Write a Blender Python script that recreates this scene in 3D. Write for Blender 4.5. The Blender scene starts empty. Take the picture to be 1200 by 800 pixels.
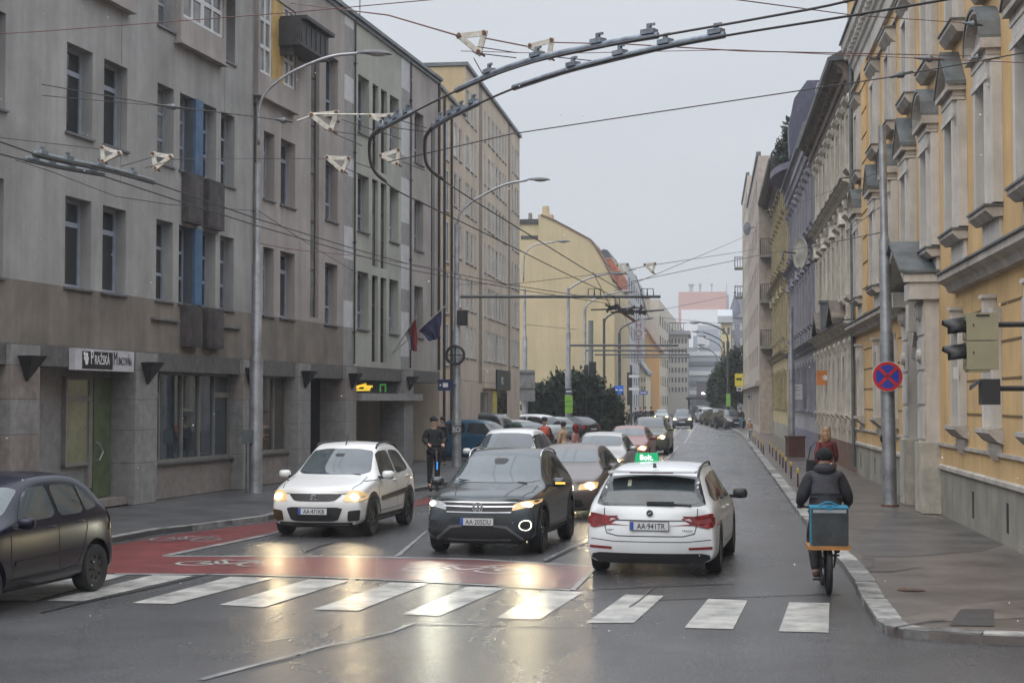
import bpy, bmesh, math, random
from mathutils import Vector, Matrix
from mathutils.bvhtree import BVHTree
from mathutils.geometry import tessellate_polygon
R = math.radians
sc = bpy.context.scene
COL = sc.collection
random.seed(7)

# ---------------------------------------------------------------- camera, sky, sun, exposure
FPX, HY, EYE = 1850.0, 470.0, 2.4            # focal length and horizon in a 1200 x 800 frame, eye height in metres
YAW = math.atan(230/FPX)                     # the camera looks a little left of the street's axis (+Y)
PITCH = math.atan((HY-400)/FPX)
cam = bpy.data.cameras.new('camera'); co = bpy.data.objects.new('camera', cam); COL.objects.link(co); sc.camera = co
cam.sensor_fit = 'HORIZONTAL'; cam.sensor_width = 36; cam.lens = 36*FPX/1200
cam.clip_start = .1; cam.clip_end = 3000
co.location = (0, 0, EYE); co.rotation_euler = (R(90)+PITCH, 0, YAW)

SUN_EL, SUN_AZ = R(52), R(200)
w = bpy.data.worlds.new('World'); sc.world = w; w.use_nodes = True
nt = w.node_tree; nt.nodes.clear()
wo = nt.nodes.new('ShaderNodeOutputWorld'); bg = nt.nodes.new('ShaderNodeBackground')
sky = nt.nodes.new('ShaderNodeTexSky'); sky.sky_type = 'NISHITA'; sky.sun_disc = False
sky.sun_elevation = SUN_EL; sky.sun_rotation = SUN_AZ; sky.air_density = 1.5; sky.dust_density = 4
mx = nt.nodes.new('ShaderNodeMix'); mx.data_type = 'RGBA'; mx.inputs[0].default_value = .93
tc = nt.nodes.new('ShaderNodeTexCoord'); nz = nt.nodes.new('ShaderNodeTexNoise'); nz.inputs['Scale'].default_value = 2.2; nz.inputs['Detail'].default_value = 4
mpn = nt.nodes.new('ShaderNodeMapping'); mpn.inputs['Scale'].default_value = (1, 1, 3)
cr = nt.nodes.new('ShaderNodeValToRGB')      # a closed, faintly mottled cloud deck
cr.color_ramp.elements[0].position = .3; cr.color_ramp.elements[0].color = (5.6, 5.9, 6.4, 1)
cr.color_ramp.elements[1].position = .7; cr.color_ramp.elements[1].color = (6.35, 6.65, 7.15, 1)
L = nt.links.new
L(tc.outputs['Generated'], mpn.inputs[0]); L(mpn.outputs[0], nz.inputs['Vector']); L(nz.outputs['Fac'], cr.inputs[0])
L(sky.outputs[0], mx.inputs[6]); L(cr.outputs[0], mx.inputs[7]); # overcast sky: the deck overhead is brighter than near the horizon
sx = nt.nodes.new('ShaderNodeSeparateXYZ'); mr = nt.nodes.new('ShaderNodeMapRange'); mr.interpolation_type = 'SMOOTHSTEP'
mr.inputs[1].default_value = .2; mr.inputs[2].default_value = .9; mr.inputs[3].default_value = 1; mr.inputs[4].default_value = 3.3
vm = nt.nodes.new('ShaderNodeVectorMath'); vm.operation = 'SCALE'
L(tc.outputs['Generated'], sx.inputs[0]); L(sx.outputs[2], mr.inputs[0]); L(mx.outputs[2], vm.inputs[0]); L(mr.outputs[0], vm.inputs['Scale']); L(vm.outputs[0], bg.inputs[0])
bg.inputs[1].default_value = .1
L(bg.outputs[0], wo.inputs[0])
sl = bpy.data.lights.new('sun', 'SUN'); sl.energy = 1.2; sl.angle = R(60); sl.color = (1, .96, .9)
so = bpy.data.objects.new('sun', sl); COL.objects.link(so)
so.rotation_euler = (R(90)-SUN_EL, 0, R(180)-SUN_AZ)
sc.view_settings.view_transform = 'Standard'; sc.view_settings.look = 'None'; sc.view_settings.gamma = 1
sc.view_settings.use_curve_mapping = False
sc.view_settings.exposure = 0.13
sc.render.engine = 'CYCLES'
cy = sc.cycles; cy.use_denoising = True; cy.max_bounces = 6; cy.diffuse_bounces = 3; cy.glossy_bounces = 3
cy.volume_bounces = 0; cy.transparent_max_bounces = 6; cy.sample_clamp_indirect = 4; cy.caustics_reflective = False; cy.caustics_refractive = False

# ---------------------------------------------------------------- photo pixels -> places in the world
FW = Vector((-math.sin(YAW), math.cos(YAW), 0)); RT = Vector((math.cos(YAW), math.sin(YAW), 0)); UP = Vector((0, 0, 1)); EY = Vector((0, 0, EYE))
def ray(px, py):
    x, y = (px-600)/FPX, -(py-400)/FPX
    f = math.cos(PITCH) - y*math.sin(PITCH); u = math.sin(PITCH) + y*math.cos(PITCH)
    return FW*f + RT*x + UP*u
def G(px, py, z=0.0):
    d = ray(px, py); return EY + d*((z-EYE)/d.z)
def D(px, py, dist):
    d = ray(px, py); return EY + d*(dist/d.dot(FW))
class Frame:
    """A facade: origin on the ground, x along it, y into the building, z up."""
    def __init__(s, o, ang):      # ang: heading of x from +X, counter-clockwise
        s.o = Vector((o[0], o[1], 0)); s.a = ang
        s.x = Vector((math.cos(ang), math.sin(ang), 0)); s.y = Vector((-math.sin(ang), math.cos(ang), 0))
    def hit(s, px, py, off=0.0):
        d = ray(px, py); t = (s.o + s.y*off - EY).dot(s.y)/d.dot(s.y); p = EY + d*t
        return (p-s.o).dot(s.x), p.z
    def u(s, px, off=0.0): return s.hit(px, HY, off)[0]
    def w(s, u, y, z): return s.o + s.x*u + s.y*y + UP*z
    def z(s, px, py, off=0.0): return s.hit(px, py, off)[1]

# ---------------------------------------------------------------- materials
MATS = {}
def mat(name, c, rough=.7, metal=0, var=.12, scale=3.0, bump=0.0, bscale=40, streak=0.0, spec=.5, emit=0, ecol=None, coat=0, ior=None, c2=None, tscale=None):
    if name in MATS: return MATS[name]
    m = bpy.data.materials.new(name); m.use_nodes = True; MATS[name] = m
    n = m.node_tree.nodes; l = m.node_tree.links.new; b = n['Principled BSDF']
    b.inputs['Roughness'].default_value = rough; b.inputs['Metallic'].default_value = metal
    b.inputs['Specular IOR Level'].default_value = spec; b.inputs['Coat Weight'].default_value = coat; b.inputs['Coat Roughness'].default_value = .04
    if ior: b.inputs['IOR'].default_value = ior
    b.inputs['Base Color'].default_value = (*c, 1)
    t = n.new('ShaderNodeTexCoord')
    if var > 0:
        z = n.new('ShaderNodeTexNoise'); z.inputs['Scale'].default_value = scale; z.inputs['Detail'].default_value = 6; z.inputs['Roughness'].default_value = .65
        src = t.outputs['Object']
        if tscale:
            mp = n.new('ShaderNodeMapping'); mp.inputs['Scale'].default_value = tscale; l(src, mp.inputs[0]); src = mp.outputs[0]
        l(src, z.inputs['Vector'])
        r = n.new('ShaderNodeValToRGB'); d = c2 or tuple(x*(1-2*var) for x in c); e = tuple(min(1, x*(1+var)) for x in c)
        r.color_ramp.elements[0].position = .32; r.color_ramp.elements[0].color = (*d, 1)
        r.color_ramp.elements[1].position = .68; r.color_ramp.elements[1].color = (*e, 1)
        l(z.outputs['Fac'], r.inputs[0]); out = r.outputs[0]
        if streak > 0:
            mp = n.new('ShaderNodeMapping'); mp.inputs['Scale'].default_value = (1.1, 1.1, .13); l(t.outputs['Object'], mp.inputs[0])
            z2 = n.new('ShaderNodeTexNoise'); z2.inputs['Scale'].default_value = 1.6; z2.inputs['Detail'].default_value = 8; z2.inputs['Roughness'].default_value = .7; l(mp.outputs[0], z2.inputs['Vector'])
            r2 = n.new('ShaderNodeValToRGB'); r2.color_ramp.elements[0].position = .36; r2.color_ramp.elements[0].color = (1-streak, 1-streak, 1-streak*1.05, 1)
            r2.color_ramp.elements[1].position = .62; r2.color_ramp.elements[1].color = (1, 1, 1, 1); l(z2.outputs['Fac'], r2.inputs[0])
            mm = n.new('ShaderNodeMix'); mm.data_type = 'RGBA'; mm.blend_type = 'MULTIPLY'; mm.inputs[0].default_value = 1
            l(out, mm.inputs[6]); l(r2.outputs[0], mm.inputs[7]); out = mm.outputs[2]
        l(out, b.inputs['Base Color'])
    if bump > 0:
        zb = n.new('ShaderNodeTexNoise'); zb.inputs['Scale'].default_value = bscale; zb.inputs['Detail'].default_value = 3; l(t.outputs['Object'], zb.inputs['Vector'])
        bp = n.new('ShaderNodeBump'); bp.inputs['Strength'].default_value = bump; bp.inputs['Distance'].default_value = .02; l(zb.outputs['Fac'], bp.inputs['Height']); l(bp.outputs[0], b.inputs['Normal'])
    if emit:
        b.inputs['Emission Color'].default_value = (*(ecol or c), 1); b.inputs['Emission Strength'].default_value = emit
    return m

# ---------------------------------------------------------------- mesh building
class MB:
    def __init__(s): s.v = []; s.f = []; s.m = []; s.mi = 0; s.M = None
    def add(s, vs, fs):
        b = len(s.v)
        s.v += [tuple(s.M @ Vector(p)) for p in vs] if s.M else [tuple(p) for p in vs]
        s.f += [tuple(b+i for i in f) for f in fs]; s.m += [s.mi]*len(fs); return s
    def quad(s, a, b, c, d): return s.add([a, b, c, d], [(0, 1, 2, 3)])
    def box(s, x0, x1, y0, y1, z0, z1):
        return s.add([(x0,y0,z0),(x1,y0,z0),(x1,y1,z0),(x0,y1,z0),(x0,y0,z1),(x1,y0,z1),(x1,y1,z1),(x0,y1,z1)],
                     [(0,3,2,1),(4,5,6,7),(0,1,5,4),(1,2,6,5),(2,3,7,6),(3,0,4,7)])
    def cyl(s, p0, p1, r0, r1=None, n=10, caps=True):
        r1 = r0 if r1 is None else r1; p0, p1 = Vector(p0), Vector(p1); d = (p1-p0).normalized()
        a = d.orthogonal().normalized(); b = d.cross(a); vs = []
        for p, r in ((p0, r0), (p1, r1)):
            for i in range(n):
                t = 2*math.pi*i/n; vs.append(p + a*(r*math.cos(t)) + b*(r*math.sin(t)))
        fs = [(i, (i+1) % n, n+(i+1) % n, n+i) for i in range(n)]
        if caps: fs += [tuple(range(n))[::-1], tuple(range(n, 2*n))]
        return s.add(vs, fs)
    def tube(s, pts, r, n=8, caps=True):
        pts = [Vector(p) for p in pts]; rs = r if isinstance(r, (list, tuple)) else [r]*len(pts)
        vs = []; a = None
        for i, p in enumerate(pts):
            d = (pts[min(i+1, len(pts)-1)] - pts[max(i-1, 0)]).normalized()
            a = d.orthogonal().normalized() if a is None else (a - d*a.dot(d)).normalized()
            b = d.cross(a)
            for k in range(n):
                t = 2*math.pi*k/n; vs.append(p + a*(rs[i]*math.cos(t)) + b*(rs[i]*math.sin(t)))
        fs = [(i*n+k, i*n+(k+1) % n, (i+1)*n+(k+1) % n, (i+1)*n+k) for i in range(len(pts)-1) for k in range(n)]
        if caps: fs += [tuple(range(n))[::-1], tuple(range((len(pts)-1)*n, len(pts)*n))]
        return s.add(vs, fs)
    def lathe(s, prof, c=(0,0,0), axis='Z', n=24):     # prof: (radius, height) list
        vs = []
        for r, h in prof:
            for k in range(n):
                t = 2*math.pi*k/n; x, y = r*math.cos(t), r*math.sin(t)
                vs.append(Vector(c) + (Vector((x, y, h)) if axis == 'Z' else Vector((h, x, y)) if axis == 'X' else Vector((x, h, y))))
        fs = [(i*n+k, i*n+(k+1) % n, (i+1)*n+(k+1) % n, (i+1)*n+k) for i in range(len(prof)-1) for k in range(n)]
        return s.add(vs, fs)
    def ball(s, c, r, n=10, m=7):
        rx, ry, rz = (r, r, r) if not isinstance(r, (tuple, list)) else r
        vs = [(c[0], c[1], c[2]-rz)]
        for i in range(1, m):
            a = math.pi*i/m - math.pi/2
            for k in range(n):
                t = 2*math.pi*k/n; vs.append((c[0]+rx*math.cos(a)*math.cos(t), c[1]+ry*math.cos(a)*math.sin(t), c[2]+rz*math.sin(a)))
        vs.append((c[0], c[1], c[2]+rz)); e = len(vs)-1
        fs = [(0, 1+(k+1) % n, 1+k) for k in range(n)]
        fs += [(1+i*n+k, 1+i*n+(k+1) % n, 1+(i+1)*n+(k+1) % n, 1+(i+1)*n+k) for i in range(m-2) for k in range(n)]
        fs += [(1+(m-2)*n+k, 1+(m-2)*n+(k+1) % n, e) for k in range(n)]
        return s.add(vs, fs)
    def prism(s, poly, z0, z1):                        # poly in xy, counter-clockwise
        n = len(poly)
        return s.add([(x, y, z0) for x, y in poly]+[(x, y, z1) for x, y in poly],
                     [tuple(range(n))[::-1], tuple(range(n, 2*n))] + [(i, (i+1) % n, n+(i+1) % n, n+i) for i in range(n)])
    def prof(s, poly, u0, u1):                         # poly in (y,z), extruded along x
        n = len(poly)
        return s.add([(u0, y, z) for y, z in poly]+[(u1, y, z) for y, z in poly],
                     [tuple(range(n))[::-1], tuple(range(n, 2*n))] + [(i, (i+1) % n, n+(i+1) % n, n+i) for i in range(n)])
    def slab(s, poly, y0, y1):                         # poly in (x,z), extruded along y
        n = len(poly)
        return s.add([(x, y0, z) for x, z in poly]+[(x, y1, z) for x, z in poly],
                     [tuple(range(n)), tuple(range(n, 2*n))[::-1]] + [((i+1) % n, i, n+i, n+(i+1) % n) for i in range(n)])
    def mesh(s, name, mats, smooth=False, fix=True):
        me = bpy.data.meshes.new(name); me.from_pydata(s.v, [], s.f)
        for m in (mats if isinstance(mats, (list, tuple)) else [mats]): me.materials.append(m)
        if any(s.m): me.polygons.foreach_set('material_index', s.m)
        if fix:
            bm = bmesh.new(); bm.from_mesh(me); bmesh.ops.recalc_face_normals(bm, faces=bm.faces); bm.to_mesh(me); bm.free()
        if smooth:
            me.polygons.foreach_set('use_smooth', [True]*len(me.polygons))
            if smooth is not True: me.set_sharp_from_angle(angle=R(smooth))
        me.update(); return me
    def build(s, name, mats, parent=None, smooth=False, fix=True):
        return link(name, s.mesh(name, mats, smooth, fix), parent)
def link(name, data, parent=None, loc=None):
    o = bpy.data.objects.new(name, data); COL.objects.link(o)
    if parent: o.parent = parent
    if loc is not None: o.location = loc
    return o
def tag(o, label, cat, group=None, kind=None):
    if label: o['label'] = label
    if cat: o['category'] = cat
    if group: o['group'] = group
    if kind: o['kind'] = kind
    return o
def thing(name, label, cat, loc=(0,0,0), rz=0, group=None):
    o = link(name, None, None, loc); o.rotation_euler = (0, 0, rz); return tag(o, label, cat, group)
def struct(o): o['kind'] = 'structure'; return o
KIDS = {}
def copy_tree(o, loc=None, rz=None, label=None, group=None, parent=None):
    if not KIDS.get('n') == len(bpy.data.objects):
        KIDS.clear()
        for q in bpy.data.objects:
            if q.parent: KIDS.setdefault(q.parent.name, []).append(q)
    def rec(q, par):
        c = q.copy(); COL.objects.link(c); c.parent = par
        for ch in KIDS.get(q.name, []): rec(ch, c)
        return c
    c = rec(o, parent); KIDS['n'] = -1
    if loc is not None: c.location = loc
    if rz is not None: c.rotation_euler = (0, 0, rz)
    if label: c['label'] = label
    if group: c['group'] = group
    return c
def eval_mesh(o, name):
    dg = bpy.context.evaluated_depsgraph_get(); dg.update()
    return bpy.data.meshes.new_from_object(o.evaluated_get(dg))
_TXT = {}
def text_mesh(s, h, extrude=.004, align='CENTER', squeeze=1.0, bold=0.0):
    k = (s, h, extrude, align, squeeze, bold)
    if k in _TXT: return _TXT[k]
    cu = bpy.data.curves.new('t', 'FONT'); cu.body = s; cu.size = h/.72; cu.extrude = extrude; cu.align_x = align; cu.offset = bold
    o = bpy.data.objects.new('t', cu); COL.objects.link(o)
    me = eval_mesh(o, 't'); bpy.data.objects.remove(o)
    if squeeze != 1: me.transform(Matrix.Diagonal((squeeze, 1, 1, 1)))
    _TXT[k] = me; return me
def text(name, s, h, m, M, parent=None, **k):
    me = text_mesh(s, h, **k).copy(); me.materials.clear(); me.materials.append(m)
    o = link(name, me, parent); o.matrix_local = M; return o
# ---------------------------------------------------------------- shared materials
def glassmat(name, c=(.016,.019,.022), rough=.04, ior=1.75, c2=None):
    m = mat(name, c, rough, var=.3, scale=.8, ior=ior, spec=.5, c2=c2, bump=.015, bscale=1.5)
    return m
M_glass = glassmat('window_glass'); M_glass2 = glassmat('window_glass_curtain', (.10,.105,.10), .09, 1.6, (.03,.03,.03)); M_glass3 = glassmat('window_glass_blind', (.2,.2,.19), .12, 1.6, (.06,.06,.06))
GL = [M_glass, M_glass, M_glass2, M_glass, M_glass3]
M_wframe = mat('window_frame_grey', (.27,.30,.36), .5, var=.1)
M_wwhite = mat('window_frame_white', (.55,.55,.55), .5, var=.1)
M_wdark = mat('window_frame_dark', (.06,.05,.05), .5, var=.1)
M_sill = mat('sill_metal', (.16,.16,.17), .45, metal=.3)
M_zinc = mat('zinc_sheet', (.16,.18,.19), .45, metal=.4, var=.25, scale=1.5, streak=.2)
M_pole = mat('galvanised_steel', (.42,.43,.45), .42, metal=.55, var=.22, scale=2, streak=.25)
M_dark = mat('black_metal', (.02,.02,.022), .5, var=.1)
M_darkpole = mat('dark_painted_steel', (.05,.055,.06), .5, var=.2)
M_wire = mat('wire_steel', (.035,.03,.03), .6, var=0)
M_wirered = mat('wire_copper', (.12,.045,.035), .55, var=0)
M_insul = mat('insulator_plate', (.50,.50,.45), .55, var=.2, scale=20, c2=(.35,.3,.24))
M_rust = mat('rusty_fitting', (.16,.07,.035), .8, var=.4, scale=20)
M_tube = mat('wire_tube', (.2,.23,.27), .5, metal=.4, var=.25, scale=8)

# ---------------------------------------------------------------- facade helpers (local frame: x along, y inward, z up)
def wall_cells(mb, u0, u1, z0, z1, ops, rec=.22, matf=None, us=(), zs=(), rm=None):
    """Front wall with rectangular openings, plus their reveals."""
    U = sorted({round(x, 4) for x in [u0, u1, *us, *[o[0] for o in ops], *[o[1] for o in ops]] if u0-1e-6 <= x <= u1+1e-6})
    Z = sorted({round(x, 4) for x in [z0, z1, *zs, *[o[2] for o in ops], *[o[3] for o in ops]] if z0-1e-6 <= x <= z1+1e-6})
    for a, b in zip(U, U[1:]):
        cu = (a+b)/2; run = None; col = [o for o in ops if o[0] < cu < o[1]]
        for c, d in zip(Z, Z[1:]):
            cz = (c+d)/2
            if any(o[2] < cz < o[3] for o in col): continue
            mb.mi = matf(cu, cz) if matf else 0
            mb.quad((a, 0, c), (b, 0, c), (b, 0, d), (a, 0, d))
    for o in ops:
        a, b, c, d = o[:4]; r = o[4] if len(o) > 4 else rec; mb.mi = rm if rm is not None else matf(a-.01, (c+d)/2) if matf else 0
        mb.quad((a,0,c),(a,r,c),(a,r,d),(a,0,d)); mb.quad((b,0,c),(b,0,d),(b,r,d),(b,r,c))
        mb.quad((a,0,d),(a,r,d),(b,r,d),(b,0,d)); mb.quad((a,0,c),(b,0,c),(b,r,c),(a,r,c))
WC = {}
def window(parent, u0, u1, z0, z1, rec=.22, bars_v=(.5,), bars_h=(.7,), fm=None, gl=None, fw=.06, sill=.0, kid='pane', name='window', sm=None, y=0.0):
    fm = fm or M_wframe; w_, h_ = u1-u0, z1-z0; gl = gl or random.choice(GL)
    k = (round(w_, 2), round(h_, 2), tuple(bars_v), tuple(bars_h), fm.name, fw, sill, (sm or M_sill).name)
    if k not in WC:
        b = MB(); t = .05
        b.box(0, fw, -t, 0, 0, h_); b.box(w_-fw, w_, -t, 0, 0, h_); b.box(fw, w_-fw, -t, 0, 0, fw); b.box(fw, w_-fw, -t, 0, h_-fw, h_)
        for q in bars_v: b.box(w_*q-fw*.5, w_*q+fw*.5, -t+.004, 0, fw, h_-fw)
        for q in bars_h: b.box(fw, w_-fw, -t+.008, 0, h_*q-fw*.6, h_*q+fw*.6)
        if sill: b.mi = 1; b.box(-.06, w_+.06, -rec-sill, .0, -.05, -.004)
        WC[k] = b.mesh('window_frame', [fm, sm or M_sill])
    o = link(name, WC[k], parent, (u0, rec+y, z0))
    k2 = (k[0], k[1], gl.name)
    if k2 not in WC:
        b = MB(); b.quad((.01,-.015,.01),(w_-.01,-.015,.01),(w_-.01,-.015,h_-.01),(.01,-.015,h_-.01)); WC[k2] = b.mesh('pane', gl, fix=False)
    if kid: link(kid, WC[k2], o, (0, 0, 0))
    return o
def body_box(mb, u0, u1, z0, z1, dep, skip_front=True):
    mb.quad((u0,0,z0),(u0,0,z1),(u0,dep,z1),(u0,dep,z0)); mb.quad((u1,0,z0),(u1,dep,z0),(u1,dep,z1),(u1,0,z1))
    mb.quad((u0,dep,z0),(u0,dep,z1),(u1,dep,z1),(u1,dep,z0)); mb.quad((u0,0,z1),(u1,0,z1),(u1,dep,z1),(u0,dep,z1))
def bld(name, label, fr, cat='building', group=None):
    return thing(name, label, cat, fr.o, fr.a, group)

# ---------------------------------------------------------------- ground
def road_mat():
    m = mat('wet_asphalt', (.066,.065,.068), .3, var=.17, scale=.5, bump=.55, bscale=75, spec=.5)
    n = m.node_tree.nodes; l = m.node_tree.links.new; b = n['Principled BSDF']
    t = n.new('ShaderNodeTexCoord'); z = n.new('ShaderNodeTexNoise'); z.inputs['Scale'].default_value = .35; z.inputs['Detail'].default_value = 7; z.inputs['Roughness'].default_value = .6
    mp = n.new('ShaderNodeMapping'); mp.inputs['Scale'].default_value = (1.6, .45, 1); mp.inputs['Rotation'].default_value = (0, 0, R(5))
    l(t.outputs['Object'], mp.inputs[0]); l(mp.outputs[0], z.inputs['Vector'])
    r = n.new('ShaderNodeMapRange'); r.inputs[1].default_value = .35; r.inputs[2].default_value = .68; r.inputs[3].default_value = .15; r.inputs[4].default_value = .36
    l(z.outputs['Fac'], r.inputs[0]); l(r.outputs[0], b.inputs['Roughness'])
    # aggregate speckle on top of the broad patches
    old = b.inputs['Base Color'].links[0].from_socket
    s = n.new('ShaderNodeTexNoise'); s.inputs['Scale'].default_value = 36; s.inputs['Detail'].default_value = 5; l(t.outputs['Object'], s.inputs['Vector'])
    r2 = n.new('ShaderNodeValToRGB'); r2.color_ramp.elements[0].position = .35; r2.color_ramp.elements[0].color = (.55,.55,.55,1); r2.color_ramp.elements[1].position = .68; r2.color_ramp.elements[1].color = (1.5,1.5,1.5,1)
    l(s.outputs['Fac'], r2.inputs[0]); mm = n.new('ShaderNodeMix'); mm.data_type = 'RGBA'; mm.blend_type = 'MULTIPLY'; mm.inputs[0].default_value = 1
    l(old, mm.inputs[6]); l(r2.outputs[0], mm.inputs[7]); l(mm.outputs[2], b.inputs['Base Color'])
    return m
M_road = road_mat()
M_pave = mat('sidewalk_asphalt', (.072,.072,.074), .42, var=.3, scale=.7, bump=.35, bscale=70)
M_pave2 = mat('worn_sidewalk', (.122,.107,.098), .30, var=.32, scale=.55, bump=.3, bscale=60)
M_kerb = mat('kerb_stone', (.24,.235,.225), .6, var=.35, scale=3, bump=.3, bscale=30)
M_paint = mat('road_paint', (.47,.46,.42), .26, var=.22, scale=2.2, bump=.25, bscale=70, c2=(.21,.21,.205))
M_paint_worn = mat('worn_road_paint', (.24,.24,.24), .35, var=.4, scale=3.5, bump=.3, bscale=70, c2=(.09,.09,.095))
M_paint_faint = mat('faint_road_paint', (.21,.21,.21), .4, var=.3, scale=2.5, bump=.3, bscale=70, c2=(.11,.11,.11))
M_paint_bike = mat('worn_bicycle_paint', (.42,.40,.40), .35, var=.3, scale=3, bump=.3, bscale=70, c2=(.2,.12,.12))
M_red = mat('red_cycle_lane', (.155,.028,.028), .33, var=.2, scale=1.2, bump=.45, bscale=75)
M_redworn = mat('worn_red_cycle_lane', (.15,.052,.055), .3, var=.3, scale=1.6, bump=.45, bscale=75, c2=(.09,.055,.06))
M_patch = mat('asphalt_repair', (.035,.036,.04), .33, var=.2, scale=2, bump=.4, bscale=75)
M_seam = mat('tar_seam', (.028,.028,.029), .3, var=.1)
b = MB(); b.quad((-700,-60,0),(700,-60,0),(700,1400,0),(-700,1400,0)); struct(b.build('road', M_road, fix=False))
def flat(name, polys, m, z, kind='structure', slop=0):
    b = MB()
    for P in polys:
        pts = [G(x, y, z) for x, y in P]
        idx = tessellate_polygon([[Vector((p.x, p.y, 0)) for p in pts]])
        vs = [(p.x, p.y, z) for p in pts]
        fs = []
        for t in idx:
            a, b_, c = (Vector(vs[i]) for i in t); fs.append(t if (b_-a).cross(c-a).z > 0 else t[::-1])
        b.add(vs, fs)
    o = b.build(name, m, fix=False); o['kind'] = kind; return o
def slabp(name, pts, z0, z1, m):
    b = MB(); vs = [Vector((p[0], p[1], 0)) for p in pts]
    idx = tessellate_polygon([vs]); n = len(pts)
    b.add([(p.x, p.y, z1) for p in vs], [t if (vs[t[1]]-vs[t[0]]).cross(vs[t[2]]-vs[t[0]]).z > 0 else t[::-1] for t in idx])
    for i in range(n):
        p, q = vs[i], vs[(i+1) % n]; b.quad((p.x,p.y,z0),(q.x,q.y,z0),(q.x,q.y,z1),(p.x,p.y,z1))
    return struct(b.build(name, m))
SW = .085
# left sidewalk: kerb line traced on the ground
def xy(p): return (p.x, p.y)
A1 = math.atan(411/FPX)-YAW                  # left office block's bearing, clockwise from the street axis
dir1 = Vector((math.sin(A1), math.cos(A1), 0))
kl = [G(-60, 664), G(60, 648), G(131, 636), G(190, 625), G(225, 621), G(314, 609)]
k0 = kl[-1]; kl += [k0+dir1*8, Vector((-7.4, 43.5, 0)), Vector((-6.3, 46.5, 0)), Vector((-5.3, 50, 0)), Vector((-5.0, 56, 0))]
for Y in (90, 140, 250, 420): kl.append(Vector((-5.0 - (Y-60)*.008, Y, 0)))
slabp('sidewalk', [xy(p) for p in kl]+[(-60,420),(-60,5)], 0, SW, M_pave)
# right sidewalk
XW = 4.72
kr = [G(1230, 757), G(1151, 754), G(1090, 750), G(1058, 747), G(1040, 743), G(1027, 735), G(1019, 722), G(1012, 710), G(1003, 690), G(985, 664)]
kr2 = [G(960, 636), G(937, 606), G(900, 553), G(870, 511)]
kr += kr2 + [Vector((1.75, 150, 0)), Vector((1.75, 420, 0))]
slabp('pavement', [xy(p) for p in kr[::-1]]+[(60, kr[0].y), (60, 420)], 0, SW, M_pave2)
def strip(name, pts, wd, z0, z1, m, seg=0):
    """kerb: a band of separate stones along pts, wd metres to the left of the direction of travel"""
    b = MB(); 
    out = []
    for p, q in zip(pts, pts[1:]):
        n = max(1, int((q-p).length/(seg or 1e9)))
        for i in range(n): out.append(p.lerp(q, i/n))
    out.append(pts[-1])
    for i in range(len(out)-1):
        p, q = out[i], out[i+1]; d = (q-p); ln = d.length
        if ln < .05: continue
        d = d/ln; g = .016 if seg else 0; nrm = Vector((-d.y, d.x, 0)); p, q = p+d*g, q-d*g
        jz = random.uniform(-.006, .008) if seg else 0; jn = nrm*random.uniform(-.012, .012) if seg else nrm*0
        P = [p+jn, q+jn, q+nrm*wd+jn, p+nrm*wd+jn]
        b.mi = random.choice((0, 0, 1, 2)) if isinstance(m, list) else 0
        b.add([(v.x, v.y, z0) for v in P]+[(v.x, v.y, z1+jz) for v in P], [(4,5,6,7),(0,1,5,4),(1,2,6,5),(2,3,7,6),(3,0,4,7)])
    return struct(b.build(name, m))
strip('kerb_right', kr[::-1], .26, -.02, SW+.012, [M_kerb, mat('kerb_stone_pale', (.34,.335,.32), .6, var=.3, scale=4, bump=.3, bscale=30), mat('kerb_stone_dark', (.15,.145,.14), .6, var=.35, scale=4, bump=.3, bscale=30)], seg=.95)
strip('kerb_left', kl, .16, -.02, SW+.008, M_kerb, seg=1.0)
# surface patches of the right pavement (old asphalt fields, a dark repair)
flat('pavement_patch', [[(1003,642),(1040,598),(1075,602),(1120,612),(1151,624),(1180,637),(1151,645),(1060,652),(1012,652)]], mat('pavement_grey_field', (.088,.083,.080), .32, var=.3, scale=.7, bump=.35, bscale=70), SW+.004)
flat('pavement_repair', [[(1112,732),(1126,713),(1165,713),(1165,733)]], M_patch, SW+.008)
flat('pavement_worn_field', [[(1046,726),(1110,712),(1151,706),(1230,700),(1230,722),(1100,728),(1050,735)]], mat('brown_worn_asphalt', (.135,.115,.10), .4, var=.3, scale=1.5, bump=.3, bscale=60), SW+.004)
# red cycle track and markings
flat('cycle_lane', [[(-60,700),(-60,668),(60,651),(131,639),(190,628),(225,623.5),(314,611.5),(345,607),(345,617),(314,626),(190,651),(420,652),(440,652),(440,677),(300,672),(135,671),(40,672)]], M_red, .006)
flat('cycle_lane_worn', [[(440,652),(560,655),(640,659),(697,664),(667,689),(560,683),(440,677)]], M_redworn, .0055)
flat('cycle_lane_track', [[(345,607),(480,588),(500,583),(520,580),(530,583),(505,590),(480,594),(345,617)]], M_red, .006)
Mw = M_paint
ST = [[(-30,703),(40,703),(150,672.5),(95,672)],[(55,703),(97,704),(227,674),(180,673)],[(155,706),(203,707),(320,677),(270,675)],[(257,708),(309,711),(410,679.5),(362,678)],[(367,713.5),(420,715),(502,683),(457,682)],
      [(472,719),(515,721),(593,688),(547,687)],[(580,724),(633,725),(684,693),(638,691)],[(687,729),(743,729),(778,697.5),(733,696)],[(802,735),(859,736.5),(876,703),(830,701)],[(912.5,739),(971,740.5),(972,706),(925,705)]]
g_cross = 'zebra stripes of the crossing'
ZL = ['at the far left under the dark blue car', 'beside the dark blue car rear wheel', 'third from the left end of the crossing', 'in front of the painted bicycle', 'fifth from the left end of the crossing',
      'with a bright headlight glare', 'with the second headlight glare', 'below the white estate car', 'second from the right end', 'nearest the right kerb behind the courier']
flat('crosswalk_markings', ST, M_paint, .007)
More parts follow.
